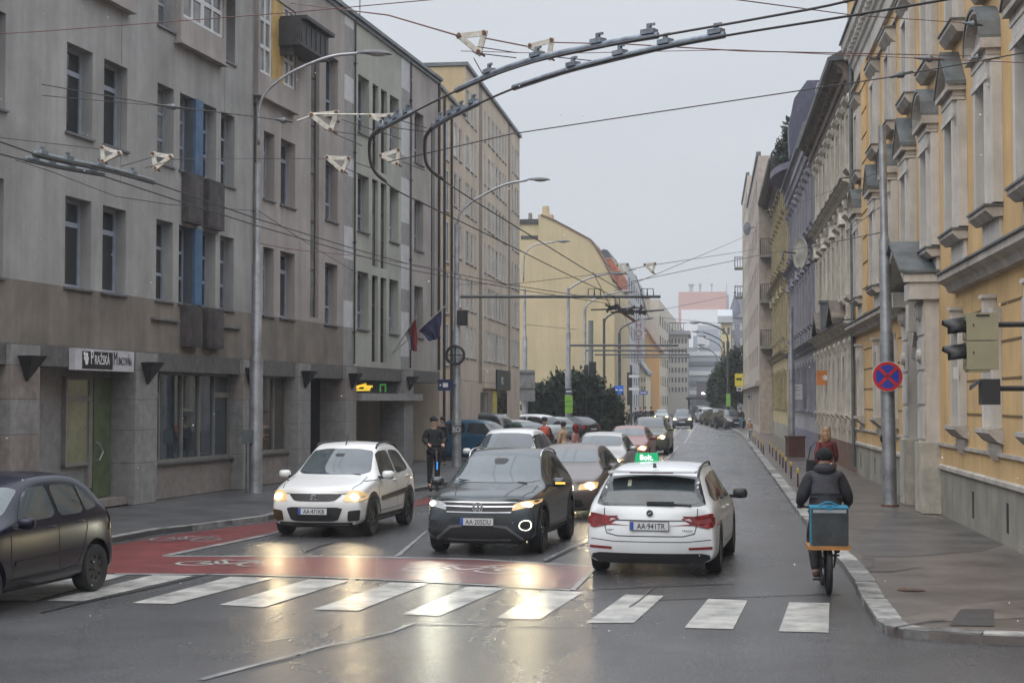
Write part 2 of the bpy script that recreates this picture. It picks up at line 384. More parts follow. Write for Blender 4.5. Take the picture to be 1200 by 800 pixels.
flat('lane_border_markings', [[(135,671.2),(300,672.2),(440,677.2),(560,683.5),(668,689.5),(668,691.5),(560,685),(440,678.6),(300,673.6),(135,672.4)],
   [(190,650),(314,624.8),(345,615.5),(345,617.5),(314,627),(200,650.4),(420,650.8),(560,654),(697,662.5),(697,664.2),(560,655.6),(420,652.4),(190,651.6)],
   [(697,662.5),(702,662.5),(674,691),(667,690)]], M_paint_worn, .0095)
flat('lane_markings', [[(497,623),(502,621),(470,650),(461,652)],
   [(800,520),(803,520),(817,497),(815.5,497)],[(780,537),(784,537),(797,522),(794.5,522)],[(690,634),(640,657),(637,655),(688,631)],[(795,482),(797,482),(802,478),(801,478)],
   [(788,512),(790,512),(803,497),(802,497)]], M_paint_worn, .0095)
flat('lane_markings_faint', [[(232,794.5),(380,755.5),(455,739.5),(483,729.5),(485,730.5),(458,741),(383,757),(238,796.5)],[(482,729.6),(700,733.3),(700,734),(485,730.5)]], M_paint_faint, .0095)
flat('tar_seams', [[(48,716.6),(95,705),(190,684.6),(250,670.3),(251,670.8),(192,685.6),(97,706.2),(48,718)],[(636,658),(662,645),(690,631),(691,632),(664,647),(638,660)],
   [(737,710),(748,703),(770,685),(771,685.6),(750,703.4),(739,711)],[(355,646.5),(375,638.8),(394,634.4),(394,635),(376,639.6),(356,647.4)],
   [(690,689.6),(860,683),(860,683.5),(690,690.3)],[(770,701.5),(985,694.6),(985,695.1),(770,702.2)]], M_seam, .010)
# bicycle symbols on the red track
def bike_symbol(c, ux, uy, s, m, z):
    """c centre on the ground, ux/uy ground axes, s size"""
    b = MB(); 
    def P(x, y): v = c + ux*(x*s) + uy*(y*s); return (v.x, v.y, z)
    def ring(cx, cy, r, wd, n=22):
        for i in range(n):
            a0, a1 = 2*math.pi*i/n, 2*math.pi*(i+1)/n
            b.quad(P(cx+r*math.cos(a0), cy+r*math.sin(a0)), P(cx+r*math.cos(a1), cy+r*math.sin(a1)), P(cx+(r-wd)*math.cos(a1), cy+(r-wd)*math.sin(a1)), P(cx+(r-wd)*math.cos(a0), cy+(r-wd)*math.sin(a0)))
    def bar(x0, y0, x1, y1, wd=.09):
        d = Vector((x1-x0, y1-y0)).normalized(); n = Vector((-d.y, d.x))*wd/2
        b.quad(P(x0+n.x, y0+n.y), P(x0-n.x, y0-n.y), P(x1-n.x, y1-n.y), P(x1+n.x, y1+n.y))
    ring(-.62, -.2, .42, .09); ring(.62, -.2, .42, .09)
    bar(-.62,-.2,-.3,.45); bar(-.3,.45,.38,.45); bar(.38,.45,.62,-.2); bar(-.3,.35,.0,-.25); bar(.0,-.25,.38,.45); bar(-.62,-.2,.0,-.25); bar(.38,.45,.32,.68); bar(.32,.68,.52,.68); bar(-.44,.52,-.2,.52)
    o = b.build('bicycle_marking', m, fix=False); o['kind'] = 'structure'; return o
rx, ry = Vector((math.cos(A1), -math.sin(A1), 0)), dir1
bike_symbol(G(272, 660), rx, ry, .78, M_paint, .0135)
bike_symbol(G(545, 667), rx, ry, .85, M_paint_bike, .0135)
bike_symbol(G(222, 631.5), rx, ry*1.3, .62, M_paint_worn, .0135)
# ================================================================ LEFT: grey office block, ground floor of shops
F1 = Frame(G(150, 590, .12), math.pi/2-A1)
F1.o.z = 0
U = lambda x, y=300: F1.hit(x, y)[0]
Z = lambda x, y: F1.hit(x, y)[1]
P_grey = mat('plaster_grey', (.345,.34,.33), .9, var=.15, scale=.45, bump=.25, bscale=35, streak=.24)
P_brown = mat('plaster_brown', (.215,.185,.155), .9, var=.2, scale=.6, bump=.25, bscale=35, streak=.3)
P_pink = mat('plaster_mauve', (.35,.315,.295), .9, var=.12, scale=.5, bump=.25, bscale=35, streak=.22)
P_green = mat('plaster_sage', (.37,.375,.33), .9, var=.1, scale=.6, bump=.2, bscale=35, streak=.18)
P_lt = mat('panel_light', (.5,.5,.51), .8, var=.08, streak=.12); P_dk = mat('panel_mid', (.27,.265,.26), .8, var=.12, streak=.12)
P_beam = mat('granite_dark', (.115,.113,.11), .6, var=.2, scale=8, streak=.15)
P_stone = mat('granite_slab', (.27,.262,.255), .55, var=.14, scale=5, streak=.2)
P_stone2 = mat('granite_slab_pink', (.27,.235,.215), .55, var=.14, scale=5, streak=.22)
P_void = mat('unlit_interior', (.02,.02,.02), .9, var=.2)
UE = 26.35; ZT = 14.85
def m1(u, z):
    if 14.9 < u < 15.85 or 21.25 < u < 22.3: return 4 + (int((z+.3)//.8) % 3 != 0 if u < 18 else int(z//.8) % 3 == 1)
    if u > 22.3: return 2
    if u > 15.85: return 3
    if z < 4.76 and u < 14.9: return 1
    return 2 if u > 7.25 else 0
rowA, rowB, rowC = (4.76, 6.64), (7.97, 9.83), (11.2, 13.08)
W1 = []        # u0,u1,z0,z1,style
def addw(x0, x1, rows, st, yq=300):
    for r in rows: W1.append((U(x0, yq), U(x1, yq), r[0], r[1], st))
addw(76, 106.5, (rowA, rowB), 'T'); addw(120, 147.5, (rowA, rowB), 'T')
addw(183, 202.5, (rowA, rowB, rowC), 'S'); addw(209.5, 226, (rowA, rowB), 'S'); addw(234.5, 252.5, (rowA, rowB), 'S'); addw(258, 274, (rowA, rowB, rowC), 'S')
addw(308.5, 321, (rowA, rowB), 'T'); addw(328.5, 345.5, (rowA, rowB), 'T')
addw(381, 395.5, (rowA, rowB, rowC), 'H'); addw(419, 432, (rowA, rowB, rowC), 'H'); addw(456.5, 467, (rowA, rowB, rowC), 'H'); addw(485.5, 496, (rowA, rowB, rowC), 'H')
for x0, x1 in ((436, 443), (446, 453)):
    for r in ((3.72, 6.62), (6.93, 9.86), (10.2, 13.08)): W1.append((U(x0), U(x1), r[0], r[1], 'L'))
W1.append((U(363.5), U(373.5), 4.9, 13.6, 'L')); W1.append((U(505), U(509.5), 5.6, 13.0, 'L'))
# windows before the frame's left edge keep the same rhythm
for r in (rowA, rowB): W1.append((-6.4, -5.35, r[0], r[1], 'T')); W1.append((-8.3, -7.25, r[0], r[1], 'T'))
office = bld('office_block', 'grey plastered office block with dark granite ground floor and blue stair window strips', F1)
b = MB()
wall_cells(b, -12, UE, 3.53, ZT, [(*w_[:4], .3 if w_[4] != 'L' else .16) for w_ in W1], matf=m1, us=(7.25, 14.9, 15.85, 21.25, 22.3, UE), zs=[4.76]+[.8*i for i in range(5, 19)])
b.mi = 0; b.mi = 2; body_box(b, -12, UE, 3.1, ZT, 14)
b.mi = 1; b.quad((-12,0.3,3.11),(UE,.3,3.11),(UE,14,3.11),(-12,14,3.11))
b.build('wall', [P_grey, P_brown, P_pink, P_green, P_lt, P_dk], office)
for (a, c, z0, z1, st) in W1:
    if st == 'T': window(office, a, c, z0, z1, .3, (), (.72,), fw=.09, sill=.06, gl=random.choice([M_glass, M_glass, M_glass2]))
    elif st == 'S': window(office, a, c, z0, z1, .3, (), (.34, .67), fw=.06, sill=.05)
    elif st == 'H': window(office, a, c, z0, z1, .3, (.5,), (.3,), fw=.06, sill=.06)
    else: window(office, a, c, z0, z1, .16, (), tuple(i/6 for i in range(1, 6)) if z1-z0 > 4 else (.33, .66), fw=.03, fm=M_wdark)
# cornice / roof edge, seams and downpipes
b = MB(); b.box(-12, UE+.12, -.14, .5, ZT-.02, ZT+.1); b.box(-12, UE+.05, -.06, .3, ZT-.14, ZT-.022); b.build('roof', M_zinc, office)
for u_, r_ in ((7.28, .035), (15.86, .03), (22.32, .03), (UE-.1, .05)):
    b = MB(); b.cyl((u_, -.05, 3.6), (u_, -.05, ZT-.1), r_, n=8); 
    for k in range(4): b.box(u_-.06, u_+.06, -.1, -.004, 4.6+k*2.9, 4.64+k*2.9)
    b.build('downpipe', M_dark, office)
for x in (140, 262, 330): b = MB(); b.box(U(x), U(x)+.012, -.003, -.0012, 7.2, ZT-.2); b.build('expansion_joint', M_dark, office)
# dark hanging panels and the blue fin of the stair bay
for x0, x1 in ((211, 231), (236, 256)):
    for z0, z1 in ((6.72, 7.93), (3.72, 4.72)):
        b = MB(); b.box(U(x0)+.05, U(x1), -.16, -.004, z0, z1); b.box(U(x0)+.1, U(x1)-.05, -.175, -.162, z0+.06, z1-.06)
        b.build('spandrel_panel', mat('oxidised_panel', (.07,.06,.062), .6, var=.35, scale=3, streak=.4), office)
for r in (rowA, rowB):
    b = MB(); a, c = U(226), U(234.5); b.slab([(a, r[0]), (c, r[0]), (c, r[1]), (a, r[1])], -.06, .28)
    b.build('stair_fin', mat('blue_panel', (.07,.15,.27), .55, var=.2, streak=.25), office)
# sill ledges below the stair windows
for xa, xb in ((177, 209), (257, 281)):
    b = MB(); b.box(U(xa), U(xb), -.08, -.004, 4.28, 4.33); b.build('ledge', M_sill, office)
# projecting bays of the top floor
def bay(x0, x1, zb, zt, pr, cols, fm, accents=()):
    a, c = F1.hit(x0, 60, -pr)[0], F1.hit(x1, 60, -pr)[0]
    b = MB(); b.box(a, c, -pr, -.004, zb, zb+.62); b.box(a, c, -pr, -.004, zt, zt+.7); b.box(a, a+.14, -pr+.002, -.004, zb+.622, zt-.002); b.box(c-.14, c, -pr+.002, -.004, zb+.622, zt-.002)
    b.box(a-.05, c+.05, -pr-.05, -.004, zb-.05, zb-.002); o = b.build('bay_window', [P_pink], office)
    n = cols; w0 = (c-a-.28)/n
    for i in range(n):
        if i in accents:
            q = MB(); q.box(a+.14+i*w0, a+.14+(i+1)*w0, -pr+.03, -pr+.1, zb+.622, zt-.002); q.build('accent_panel', mat('ochre_panel', (.5,.33,.11), .7, var=.15, streak=.2), o)
        else: 
            wn = window(o, a+.14+i*w0, a+.14+(i+1)*w0, zb+.622, zt-.002, .1, (.5,), (.33, .66), fm=fm, fw=.09, gl=random.choice([M_glass3, M_glass3, M_glass2]), y=-pr)
bay(212, 265, 11.0, 13.6, .16, 2, M_wwhite); bay(303, 349, 10.7, 13.6, .14, 3, M_wwhite, (1,)); bay(99, 157, 11.1, 13.6, .16, 2, M_wframe)
for x0, x1 in ((352, 385), (278, 300)):
    b = MB(); a, c = F1.hit(x0, 40, -.75)[0], F1.hit(x1, 40, -.75)[0]; zc = 12.35 if x0 > 300 else 13.1; b.box(a, c, -.75, -.004, zc, zc+.75); b.box(a+.1, c+.15, -.9, .1, zc+.75, zc+.85); b.box(a+.1, a+.2, -.5, -.02, zc-.25, zc)
    for k in range(6): b.box(a+.08+k*(c-a)/6, a+.12+k*(c-a)/6, -.77, -.75, zc+.08, zc+.66)
    b.build('blind_box', mat('dark_box', (.035,.033,.035), .6, var=.3), office)
# penthouse with metal cladding
b = MB(); a, c = 15.0, 24.2; b.box(a, c, 3.4, 12, ZT+.01, ZT+2.6)
b.build('penthouse', mat('grey_cladding', (.45,.46,.5), .55, metal=.2, var=.1, streak=.15), office)
b = MB()
for k in range(9): b.box(a+k*1.1, a+k*1.1+.03, 3.37, 3.398, ZT+.1, ZT+2.5)
b.box(a-.1, c+.1, 3.3, 3.37, ZT+2.6, ZT+2.72)
b.build('cladding_seams', M_sill, office)
b = MB(); b.add([(12,.3,ZT+.1),(25.8,.3,ZT+.1),(25.8,3.3,ZT+.8),(12,3.3,ZT+.8)], [(0,1,2,3)]); b.build('skylight', M_glass3, office)
b = MB(); b.box(11.6, 15.0, 1.8, 10, ZT+.01, ZT+3.3); b.build('roof_house', M_zinc, office)
for (du, dh, wd) in ((19.0, 2.1, .3), (20.4, 3.6, .34), (21.2, 3.3, .3), (22.6, 2.4, .2)):
    o = thing('cell_antenna', 'roof panel antenna on the grey office block, %s' % {19.0:'short one at the left', 20.4:'tallest one', 21.2:'tall one right of the tallest', 22.6:'low thin one at the right end'}[du], 'antenna', F1.w(du, 3.0, ZT+.5), F1.a, 'roof antennas')
    b = MB(); b.cyl((0,0,-.1), (0,0,dh+1.4), .05, n=6); b.build('mast', M_pole, o)
    b = MB(); b.box(-wd/2, wd/2, -.3, -.12, .7, dh+1.3); b.box(-.05, .05, -.14, 0, 1.0, 1.1); b.box(-.05, .05, -.14, 0, dh+.8, dh+.9); b.build('antenna_panel', mat('antenna_grey', (.45,.46,.5), .5, var=.1), o)
o = thing('satellite_dish', 'small round dish on a thin mast above the office roof', 'satellite dish', F1.w(24.4, 2.6, ZT), F1.a)
b = MB(); b.cyl((0,0,0), (0,0,5.6), .03, n=6); b.build('mast', M_pole, o)
b = MB(); b.lathe([(.0,.06),(.16,.03),(.26,-.03)], (0,-.15,1.7), 'Y', 12); b.build('dish', M_insul, o, True)
# ---- ground floor
b = MB(); b.box(-12, UE, -.06, .6, 3.1, 3.528); b.build('lintel_beam', P_beam, office)
def pillar(a, c, y0=-.16, y1=.7, ztop=3.5, lamp=True):
    b = MB(); z = .1; k = 0; hs = [.92, .74, .68, .66, .5]
    for h in hs:
        z1 = min(z+h, ztop); b.mi = k % 2 if random.random() < .6 else 0; b.box(a, c, y0+random.uniform(0,.004), y1, z+.006, z1-.006); z = z1; k += 1
    b.mi = 2; b.box(a+.01, c-.01, y0+.01, y1-.01, .08, ztop-.01)
    o = b.build('pillar', [P_stone, P_stone2, P_beam], office)
    if lamp:
        q = MB(); m = (a+c)/2; wl = .3
        q.add([(m-wl,-.16,3.28),(m+wl,-.16,3.28),(m,-.16,2.78),(m-wl,-.46,3.28),(m+wl,-.46,3.28),(m,-.2,2.78)], [(0,1,2),(3,5,4),(0,3,4,1),(1,4,5,2),(2,5,3,0)])
        q.build('wall_lamp', M_dark, o)
for a, c in ((0.0, 1.12), (6.27, 7.1), (10.42, 11.45), (14.7, 15.75), (21.15, 22.3), (-5.3, -4.2)): pillar(a, c)
# shop window fronts: infill panel, sill, mullioned glazing
M_shopfr = mat('shop_frame', (.2,.19,.175), .5, var=.12)
M_shopgl = glassmat('shop_glass_warm', (.075,.058,.03), .02, 2.1, (.012,.014,.02))
M_shopgl2 = glassmat('shop_glass_blue', (.03,.045,.055), .02, 2.1, (.012,.016,.022))
def shop(a, c, zb, zt, mull, y=.22, trans=()):
    b = MB(); b.box(a, c, y-.06, y+.3, .1, zb-.05); b.mi = 1; b.box(a, c, y-.14, y+.3, zb-.05, zb); b.build('plinth', [P_stone2, P_beam], office)
    b = MB(); b.box(a, c, y, y+.07, zb+.001, zb+.07); b.box(a, c, y, y+.07, zt-.07, zt)
    xs = [a]+[a+(c-a)*q for q in mull]+[c-.05]
    for x in xs: b.box(x, x+.055, y-.01, y+.072, zb+.002, zt-.002)
    for i in trans: b.box(xs[i]+.055, xs[i+1], y+.004, y+.068, zb+(zt-zb)*.72, zb+(zt-zb)*.78)
    o = b.build('shop_window', M_shopfr, office)
    for i in range(len(xs)-1):
        q = MB(); q.quad((xs[i]+.05,y+.05,zb+.06),(xs[i+1]+.01,y+.05,zb+.06),(xs[i+1]+.01,y+.05,zt-.06),(xs[i]+.05,y+.05,zt-.06)); q.build('pane', random.choice([M_shopgl, M_shopgl2, M_shopgl]), o)
shop(1.12, 6.27, .95, 3.1, (.17, .42, .62, .8), trans=(0, 4)); shop(7.1, 10.42, .97, 3.1, (.35, .7), trans=(0,)); shop(-10, -5.3, .95, 3.1, (.3, .6), trans=(0,))
# recessed shop entrance on the left
b = MB(); b.box(-4.2, 0, .46, .6, .1, 3.1); b.quad((-4.2,0,3.09),(0,0,3.09),(0,.46,3.09),(-4.2,.46,3.09))
b.build('entrance_recess', P_stone, office)
b = MB(); b.box(-4.2, 0, .0, .46, .12, .28); b.build('step', P_stone2, office)
M_lit = mat('lit_shop_interior', (.15,.15,.09), .12, var=.35, scale=1.2, emit=.06, ecol=(.5,.48,.28), c2=(.05,.05,.03))
fr_ = MB(); ya = .42
def fx(px, py=500): return F1.hit(px, py, ya)[0]
def fz(px, py): return F1.hit(px, py, ya)[1]
wa, wb, da, db = fx(74), fx(103), fx(107), fx(127)
zt_, zb_ = fz(74, 441), fz(74, 547)
o = MB(); o.box(wa, wb, ya-.05, ya+.05, zb_, zb_+.07); o.box(wa, wb, ya-.05, ya+.05, zt_-.07, zt_); o.box(wa, wa+.06, ya-.06, ya+.05, zb_, zt_); o.box(wb-.06, wb+.1, ya-.06, ya+.05, zb_-.5, zt_); o.box(wa, wb, ya-.052, ya+.05, zb_+(zt_-zb_)*.73, zb_+(zt_-zb_)*.79)
o = o.build('shop_window', M_shopfr, office)
q = MB(); q.quad((wa,ya-.02,zb_),(wb,ya-.02,zb_),(wb,ya-.02,zt_),(wa,ya-.02,zt_)); q.build('pane', M_lit, o)
o = MB(); o.box(da, db, ya-.06, ya, .3, zt_); o = o.build('door', mat('green_glass_door', (.085,.11,.05), .12, var=.2, ior=1.6, emit=.02), office)
q = MB(); q.tube([(da+.12,ya-.06,1.1),(da+.12,ya-.14,1.12),(da+.26,ya-.16,1.3),(da+.12,ya-.14,1.48),(da+.12,ya-.06,1.5)], .016, 6); q.build('handle', M_pole, o)
# shop sign
sa, sb = F1.hit(88, 420, -.2)[0], F1.hit(157, 420, -.2)[0]
zs1, zs0 = F1.hit(88, 407.5, -.2)[1], F1.hit(88, 433, -.2)[1]
sg = thing('shop_sign', 'black and white shop fascia sign above the recessed left entrance', 'sign', F1.w(sa, 0, zs0), F1.a)
W_, H_ = sb-sa, zs1-zs0
b = MB(); b.box(0, W_, -.2, -.062, 0, H_); b.build('sign_board', mat('sign_white', (.5,.5,.52), .5, var=.1), sg)
b = MB(); b.box(.3, W_*.62, -.204, -.2001, .03, H_-.05); b.build('sign_field', mat('sign_black', (.01,.01,.012), .5, var=0), sg)
Mt = mat('lettering_white', (.75,.75,.75), .5, var=0); Mk = mat('lettering_black', (.015,.015,.015), .5, var=0)
RX = Matrix.Rotation(R(90), 4, 'X')
def ftext(name, s, h, m, x, y, z, par, **k): return text(name, s, h, m, Matrix.Translation((x, y, z)) @ RX, par, **k)
ftext('lettering', 'P', .3, Mt, .66, -.206, H_*.30, sg, align='LEFT', squeeze=.62, extrude=.002); ftext('lettering', 'RAŽSKÁ', .2, Mt, .84, -.206, H_*.30, sg, align='LEFT', squeeze=.66, extrude=.002)
ftext('lettering', 'M', .3, Mk, W_*.63, -.206, H_*.30, sg, align='LEFT', squeeze=.62, extrude=.002); ftext('lettering', 'INCOVŇA', .18, Mk, W_*.63+.24, -.206, H_*.30, sg, align='LEFT', squeeze=.56, extrude=.002)
b = MB()
for (x, z, r) in ((.42,.28,.05),(.50,.36,.05),(.40,.38,.045),(.49,.2,.07),(.53,.27,.05)): b.lathe([(0,-.206),(r,-.206),(r,-.2)], (x,0,z*H_/.5), 'Y', 10)
b.build('emblem', Mt, sg)
# arcade to the right: back wall, ceiling, end column, glass canopy beam and small signs
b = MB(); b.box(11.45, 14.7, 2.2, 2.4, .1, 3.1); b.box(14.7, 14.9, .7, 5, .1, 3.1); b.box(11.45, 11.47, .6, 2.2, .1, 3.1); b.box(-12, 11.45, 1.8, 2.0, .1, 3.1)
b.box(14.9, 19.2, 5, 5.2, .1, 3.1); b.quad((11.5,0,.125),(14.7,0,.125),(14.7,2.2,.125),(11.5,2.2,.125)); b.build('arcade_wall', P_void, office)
b = MB(); b.box(19.2, 21.6, 4.95, 5.2, .1, 3.1); 
for k in range(6): b.box(19.3+k*.42, 19.36+k*.42, 4.9, 4.95, .3, 3.0)
b.build('arcade_panel', mat('white_arcade_panel', (.55,.54,.5), .6, var=.12), office)
b = MB(); b.box(24.3, 25.3, .8, 1.7, .1, 3.1); b.build('column', mat('red_brown_column', (.085,.035,.025), .6, var=.2), office)
b = MB(); b.box(15.75, 23.0, -.32, .3, 2.42, 2.66); b.build('canopy', P_dk, office)
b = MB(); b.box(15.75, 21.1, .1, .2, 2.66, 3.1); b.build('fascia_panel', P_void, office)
b = MB(); zz = 2.8
def bar(x0, z0, x1, z1, t=.03): b.slab([(x0, z0-t), (x1, z1-t), (x1, z1+t), (x0, z0+t)], .07, .095)
bar(16.2, 2.83, 17.5, 2.97, .035); bar(16.1, 2.76, 17.9, 2.78, .03); bar(16.7, 2.9, 18.2, 2.9, .03); bar(16.3, 2.86, 16.7, 2.84, .03); bar(17.3, 2.84, 18.0, 2.85, .03)
b.build('neon_lettering', mat('yellow_neon', (.9,.6,.05), .5, var=0, emit=.6, ecol=(1,.66,.05)), office)
b = MB(); b.box(19.0, 19.1, .06, .09, 2.72, 3.0); b.box(19.6, 19.7, .06, .09, 2.72, 3.0); b.box(19.1, 19.6, .06, .09, 2.94, 3.0); b.build('green_sign_frame', mat('green_neon', (.1,.5,.1), .5, var=0, emit=.1), office)
b = MB(); b.box(22.4, 24.3, .5, .56, 2.72, 3.05); b.build('light_sign', mat('pale_sign', (.55,.62,.6), .5, var=.2, scale=4, c2=(.1,.35,.33)), office)
# two flags on poles above the arcade
def flag(lab, tip_px, off, cols, seed, t0, t1, drop, fold):
    o = thing('flag', lab, 'flag', fp, F1.a, 'flags on the office block')
    ub, zb = F1.hit(461, 413); ut, zt = F1.hit(*tip_px, off); d = Vector((ut-ub, off, zt-zb)); b = MB(); b.cyl((0,0,0), d, .022, n=6); b.build('flagpole', M_insul, o)
    b = MB(); n, m = 14, 12; vs = []
    for j in range(m+1):
        for i in range(n+1):
            s = i/n; t = j/m; p = d*(t1-(t1-t0)*s*(1-fold*t)) + Vector((0, 0, -1))*(t*drop*(1-.25*s)) + Vector((.05*math.sin(s*15+t*4), .07*math.sin(s*18+t*3+seed), 0))*(.2+t); vs.append(p)
    fs = []; mi = []
    for j in range(m):
        for i in range(n): a = j*(n+1)+i; fs.append((a, a+1, a+n+2, a+n+1)); mi.append(min(len(cols)-1, int(i/n*len(cols))))
    b.add(vs, fs); b.m = mi; b.build('flag_cloth', cols, o, True)
fp = F1.w(F1.hit(461, 413)[0], 0, F1.hit(461, 413)[1])
fw_, fb_, fr2 = mat('cloth_white', (.33,.33,.35), .9, var=.1), mat('cloth_blue', (.03,.033,.085), .9, var=.2), mat('cloth_red', (.17,.018,.015), .9, var=.2)
flag('hanging flag in red blue and white, left of the two on the facade', (488, 371), -1.1, [fr2, fb_, fr2, fw_], 3, .52, .97, 1.15, .6)
flag('dark blue flag, right of the two on the facade', (526, 355), -2.2, [fb_], 11, .45, .86, .95, .5)

# ================================================================ generic street building
def street(name, label, fr, u0, u1, zt, mats, ops, dep=12, matf=None, us=(), zs=(), rec=.2, st=None, fm=None, fw=.06, glz=None, sill=.05, z0=0, kid='pane', group=None, cat='building'):
    o = bld(name, label, fr, cat, group); b = MB()
    wall_cells(b, u0, u1, z0, zt, ops, rec, matf, us, zs); b.mi = 0; body_box(b, u0, u1, z0, zt, dep); b.build('wall', mats, o)
    for q in ops:
        bv, bh = (st or (lambda *_: ((.5,), (.7,))))(*q[:4])
        window(o, *q[:4], q[4] if len(q) > 4 else rec, bv, bh, fm or M_wwhite, glz and random.choice(glz), fw, sill, kid)
    return o
# ---- tall beige slab block beyond the office block
F3 = Frame(Vector((D(515, 470, 62).x, D(515, 470, 62).y, 0)), math.pi/2 - math.atan(240/FPX) + YAW)
P_beige = mat('plaster_beige', (.56,.475,.37), .9, var=.1, scale=.4, bump=.15, streak=.2); P_tan = mat('plaster_tan', (.50,.39,.24), .9, var=.1, scale=.4, streak=.15)
P_rose = mat('plaster_rose', (.52,.42,.34), .9, var=.1, scale=.5, streak=.15); P_och = mat('plaster_ochre', (.54,.42,.27), .9, var=.1, streak=.15)
P_brn = mat('brown_strip', (.25,.205,.17), .8, var=.2, streak=.2)
U3 = lambda x: F3.u(x)
ops = []; fls = [4.25+i*2.02 for i in range(6)]
H3 = F3.z(546, 78); H3b = F3.z(519, 105)
nfl = 6; z0f = 3.55; sp = (H3-1.0-z0f)/nfl
colx = [(531.5,535),(537.5,540.5),(545.5,549.5),(551.5,554),(556,557.5),(567.5,568.8),(571.5,574.5),(576,579),(581,583.3),(585,587),(588.6,590.4),(591.8,593),(600,601.5),(603.3,605),(606,607.8)]
for i in range(nfl):
    for (xa, xb) in colx:
        if i == nfl-1 and xb < 545: continue
        ops.append((U3(xa), U3(xb), z0f+i*sp+.75, z0f+i*sp+2.15, .07))
    ops.append((U3(521), U3(525.5), z0f+i*sp+.3, z0f+i*sp+2.0, .05)) if i < 5 else None
def m3(u, z):
    if z < 3.2: return 2
    if U3(561) < u < U3(565) or U3(595.5) < u < U3(598): return 1
    if u < U3(528) and u > U3(519): return 3
    if u < U3(543): return 2
    return 0
UG = U3(545)
STK = dict(st=lambda a, c, d, e: (((.5,) if c-a > .8 else ()), ()), fm=M_wwhite, sill=.04)
GLB = [M_glass3, mat('curtained_glass_grey', (.4,.4,.41), .15, var=.15), mat('curtained_glass', (.62,.62,.62), .15, var=.15, ior=1.5), M_glass2]
HL = 14.75
low = street('apartment_house', 'lower rose and ochre apartment house between the office block and the tall beige block', F3, 0, UG-.01, HL, [P_beige, P_brn, P_rose, P_och, P_tan], [q for q in ops if q[1] < UG and q[3] < HL-.3], 15.9, m3, (U3(519), U3(528), U3(543)), (3.2,), glz=GLB, **STK)
b = MB(); b.box(-.1, UG-.02, -.1, 15.8, HL+.005, HL+.14); b.build('roof', M_zinc, low)
ops = [q for q in ops if q[0] > UG]
b3 = street('apartment_block', 'tall beige apartment block with brown vertical strips behind the parked cars', F3, UG, U3(609), H3, [P_beige, P_brn, P_rose, P_och, P_tan], ops, 16,
    m3, (U3(561), U3(565), U3(595.5), U3(598)), (3.2,), st=lambda a, c, d, e: (((.5,) if c-a > .8 else ()), ()), fm=M_wwhite, glz=[M_glass3, mat('curtained_glass_grey', (.4,.4,.41), .15, var=.15), mat('curtained_glass', (.62,.62,.62), .15, var=.15, ior=1.5), M_glass2], sill=.04)
b = MB(); b.box(UG-.1, U3(609)+.1, -.12, 16, H3+.005, H3+.16); b.build('roof', M_zinc, b3)
b = MB(); b.box(UG-.03, UG-.003, -.001, 16, HL+.15, H3-.01); b.build('gable', P_tan, b3)
for x in (519, 527.5):
    b = MB(); b.cyl((U3(x), -.06, .2), (U3(x), -.06, HL-.2), .05, n=6); b.build('downpipe', M_dark, low)
# ground floor shops of the beige block
b = MB(); b.box(U3(565.5), U3(594), -.12, .05, 3.0, 3.9); b.build('fascia_panel', P_beige, b3)
b = MB(); b.box(U3(578), U3(594), -.2, -.125, 2.95, 3.95); o = b.build('shop_board', mat('sign_dark', (.02,.03,.035), .4, var=.1), b3)
ftext('lettering', 'ns', .55, Mt, U3(584), -.203, 3.25, b3, extrude=.002)
b = MB(); b.box(U3(576), U3(580), -.1, -.01, .2, 2.9); b.build('door_panel', mat('yellow_board', (.5,.42,.1), .6, var=.1), b3)
for xa, xb in ((563,569),(570.5,575.5),(581,586),(587,593)):
    b = MB(); b.box(U3(xa), U3(xb), -.05, -.003, .5, 2.8); b.build('shop_window', M_shopgl if xa != 570.5 else P_brn, b3)
# ---- yellow house with the blank gable facing the camera
d4 = 160.0
def fgable(px, dist): p = D(px, HY, dist); return Frame((p.x, p.y), 0)
F4 = Frame((D(610, HY, d4).x, D(610, HY, d4).y), -0.02)
h4 = lambda x, y: F4.hit(x, y)
P_yel = mat('plaster_yellow_gable', (.52,.43,.26), .9, var=.07, scale=.25, streak=.12)
o4 = bld('gabled_house', 'yellow house with a large blank gable wall and sloping roof line', F4)
pts = [h4(609, 520), h4(720, 520), h4(720, 345), h4(717, 328), h4(708, 308), h4(700, 294), h4(691, 281), h4(665, 267), h4(650, 259), h4(634, 252.5), h4(631, 252.5), h4(631, 282), h4(600, 282), h4(600, 520)]
pts = [(u, max(z, 0)) for u, z in pts]
b = MB(); b.slab(pts, 0, 22); b.build('wall', P_yel, o4)
b = MB()
for p, q in zip(pts[3:9], pts[4:10]):
    b.slab([p, q, (q[0]+.05, q[1]+.14), (p[0]+.14, p[1]+.08)], -.12, 22.2)
b.build('roof', mat('verge_tiles', (.16,.085,.055), .8, var=.2, scale=2), o4)
(ua, za), (ub, zb) = h4(606, 262), h4(631, 282)
b = MB(); b.box(ua-1, ub-.02, .3, 10, zb+.01, za); b.build('roof_storey', P_yel, o4)
b = MB(); b.box(ua-1.3, ub-.02, .1, 10, za+.01, za+.45); b.build('roof_edge', M_dark, o4)
b = MB(); b.box(h4(610,270)[0], h4(630,270)[0], .22, .29, h4(610,281)[1]+.1, h4(610,276)[1]); b.build('window', M_glass, o4)
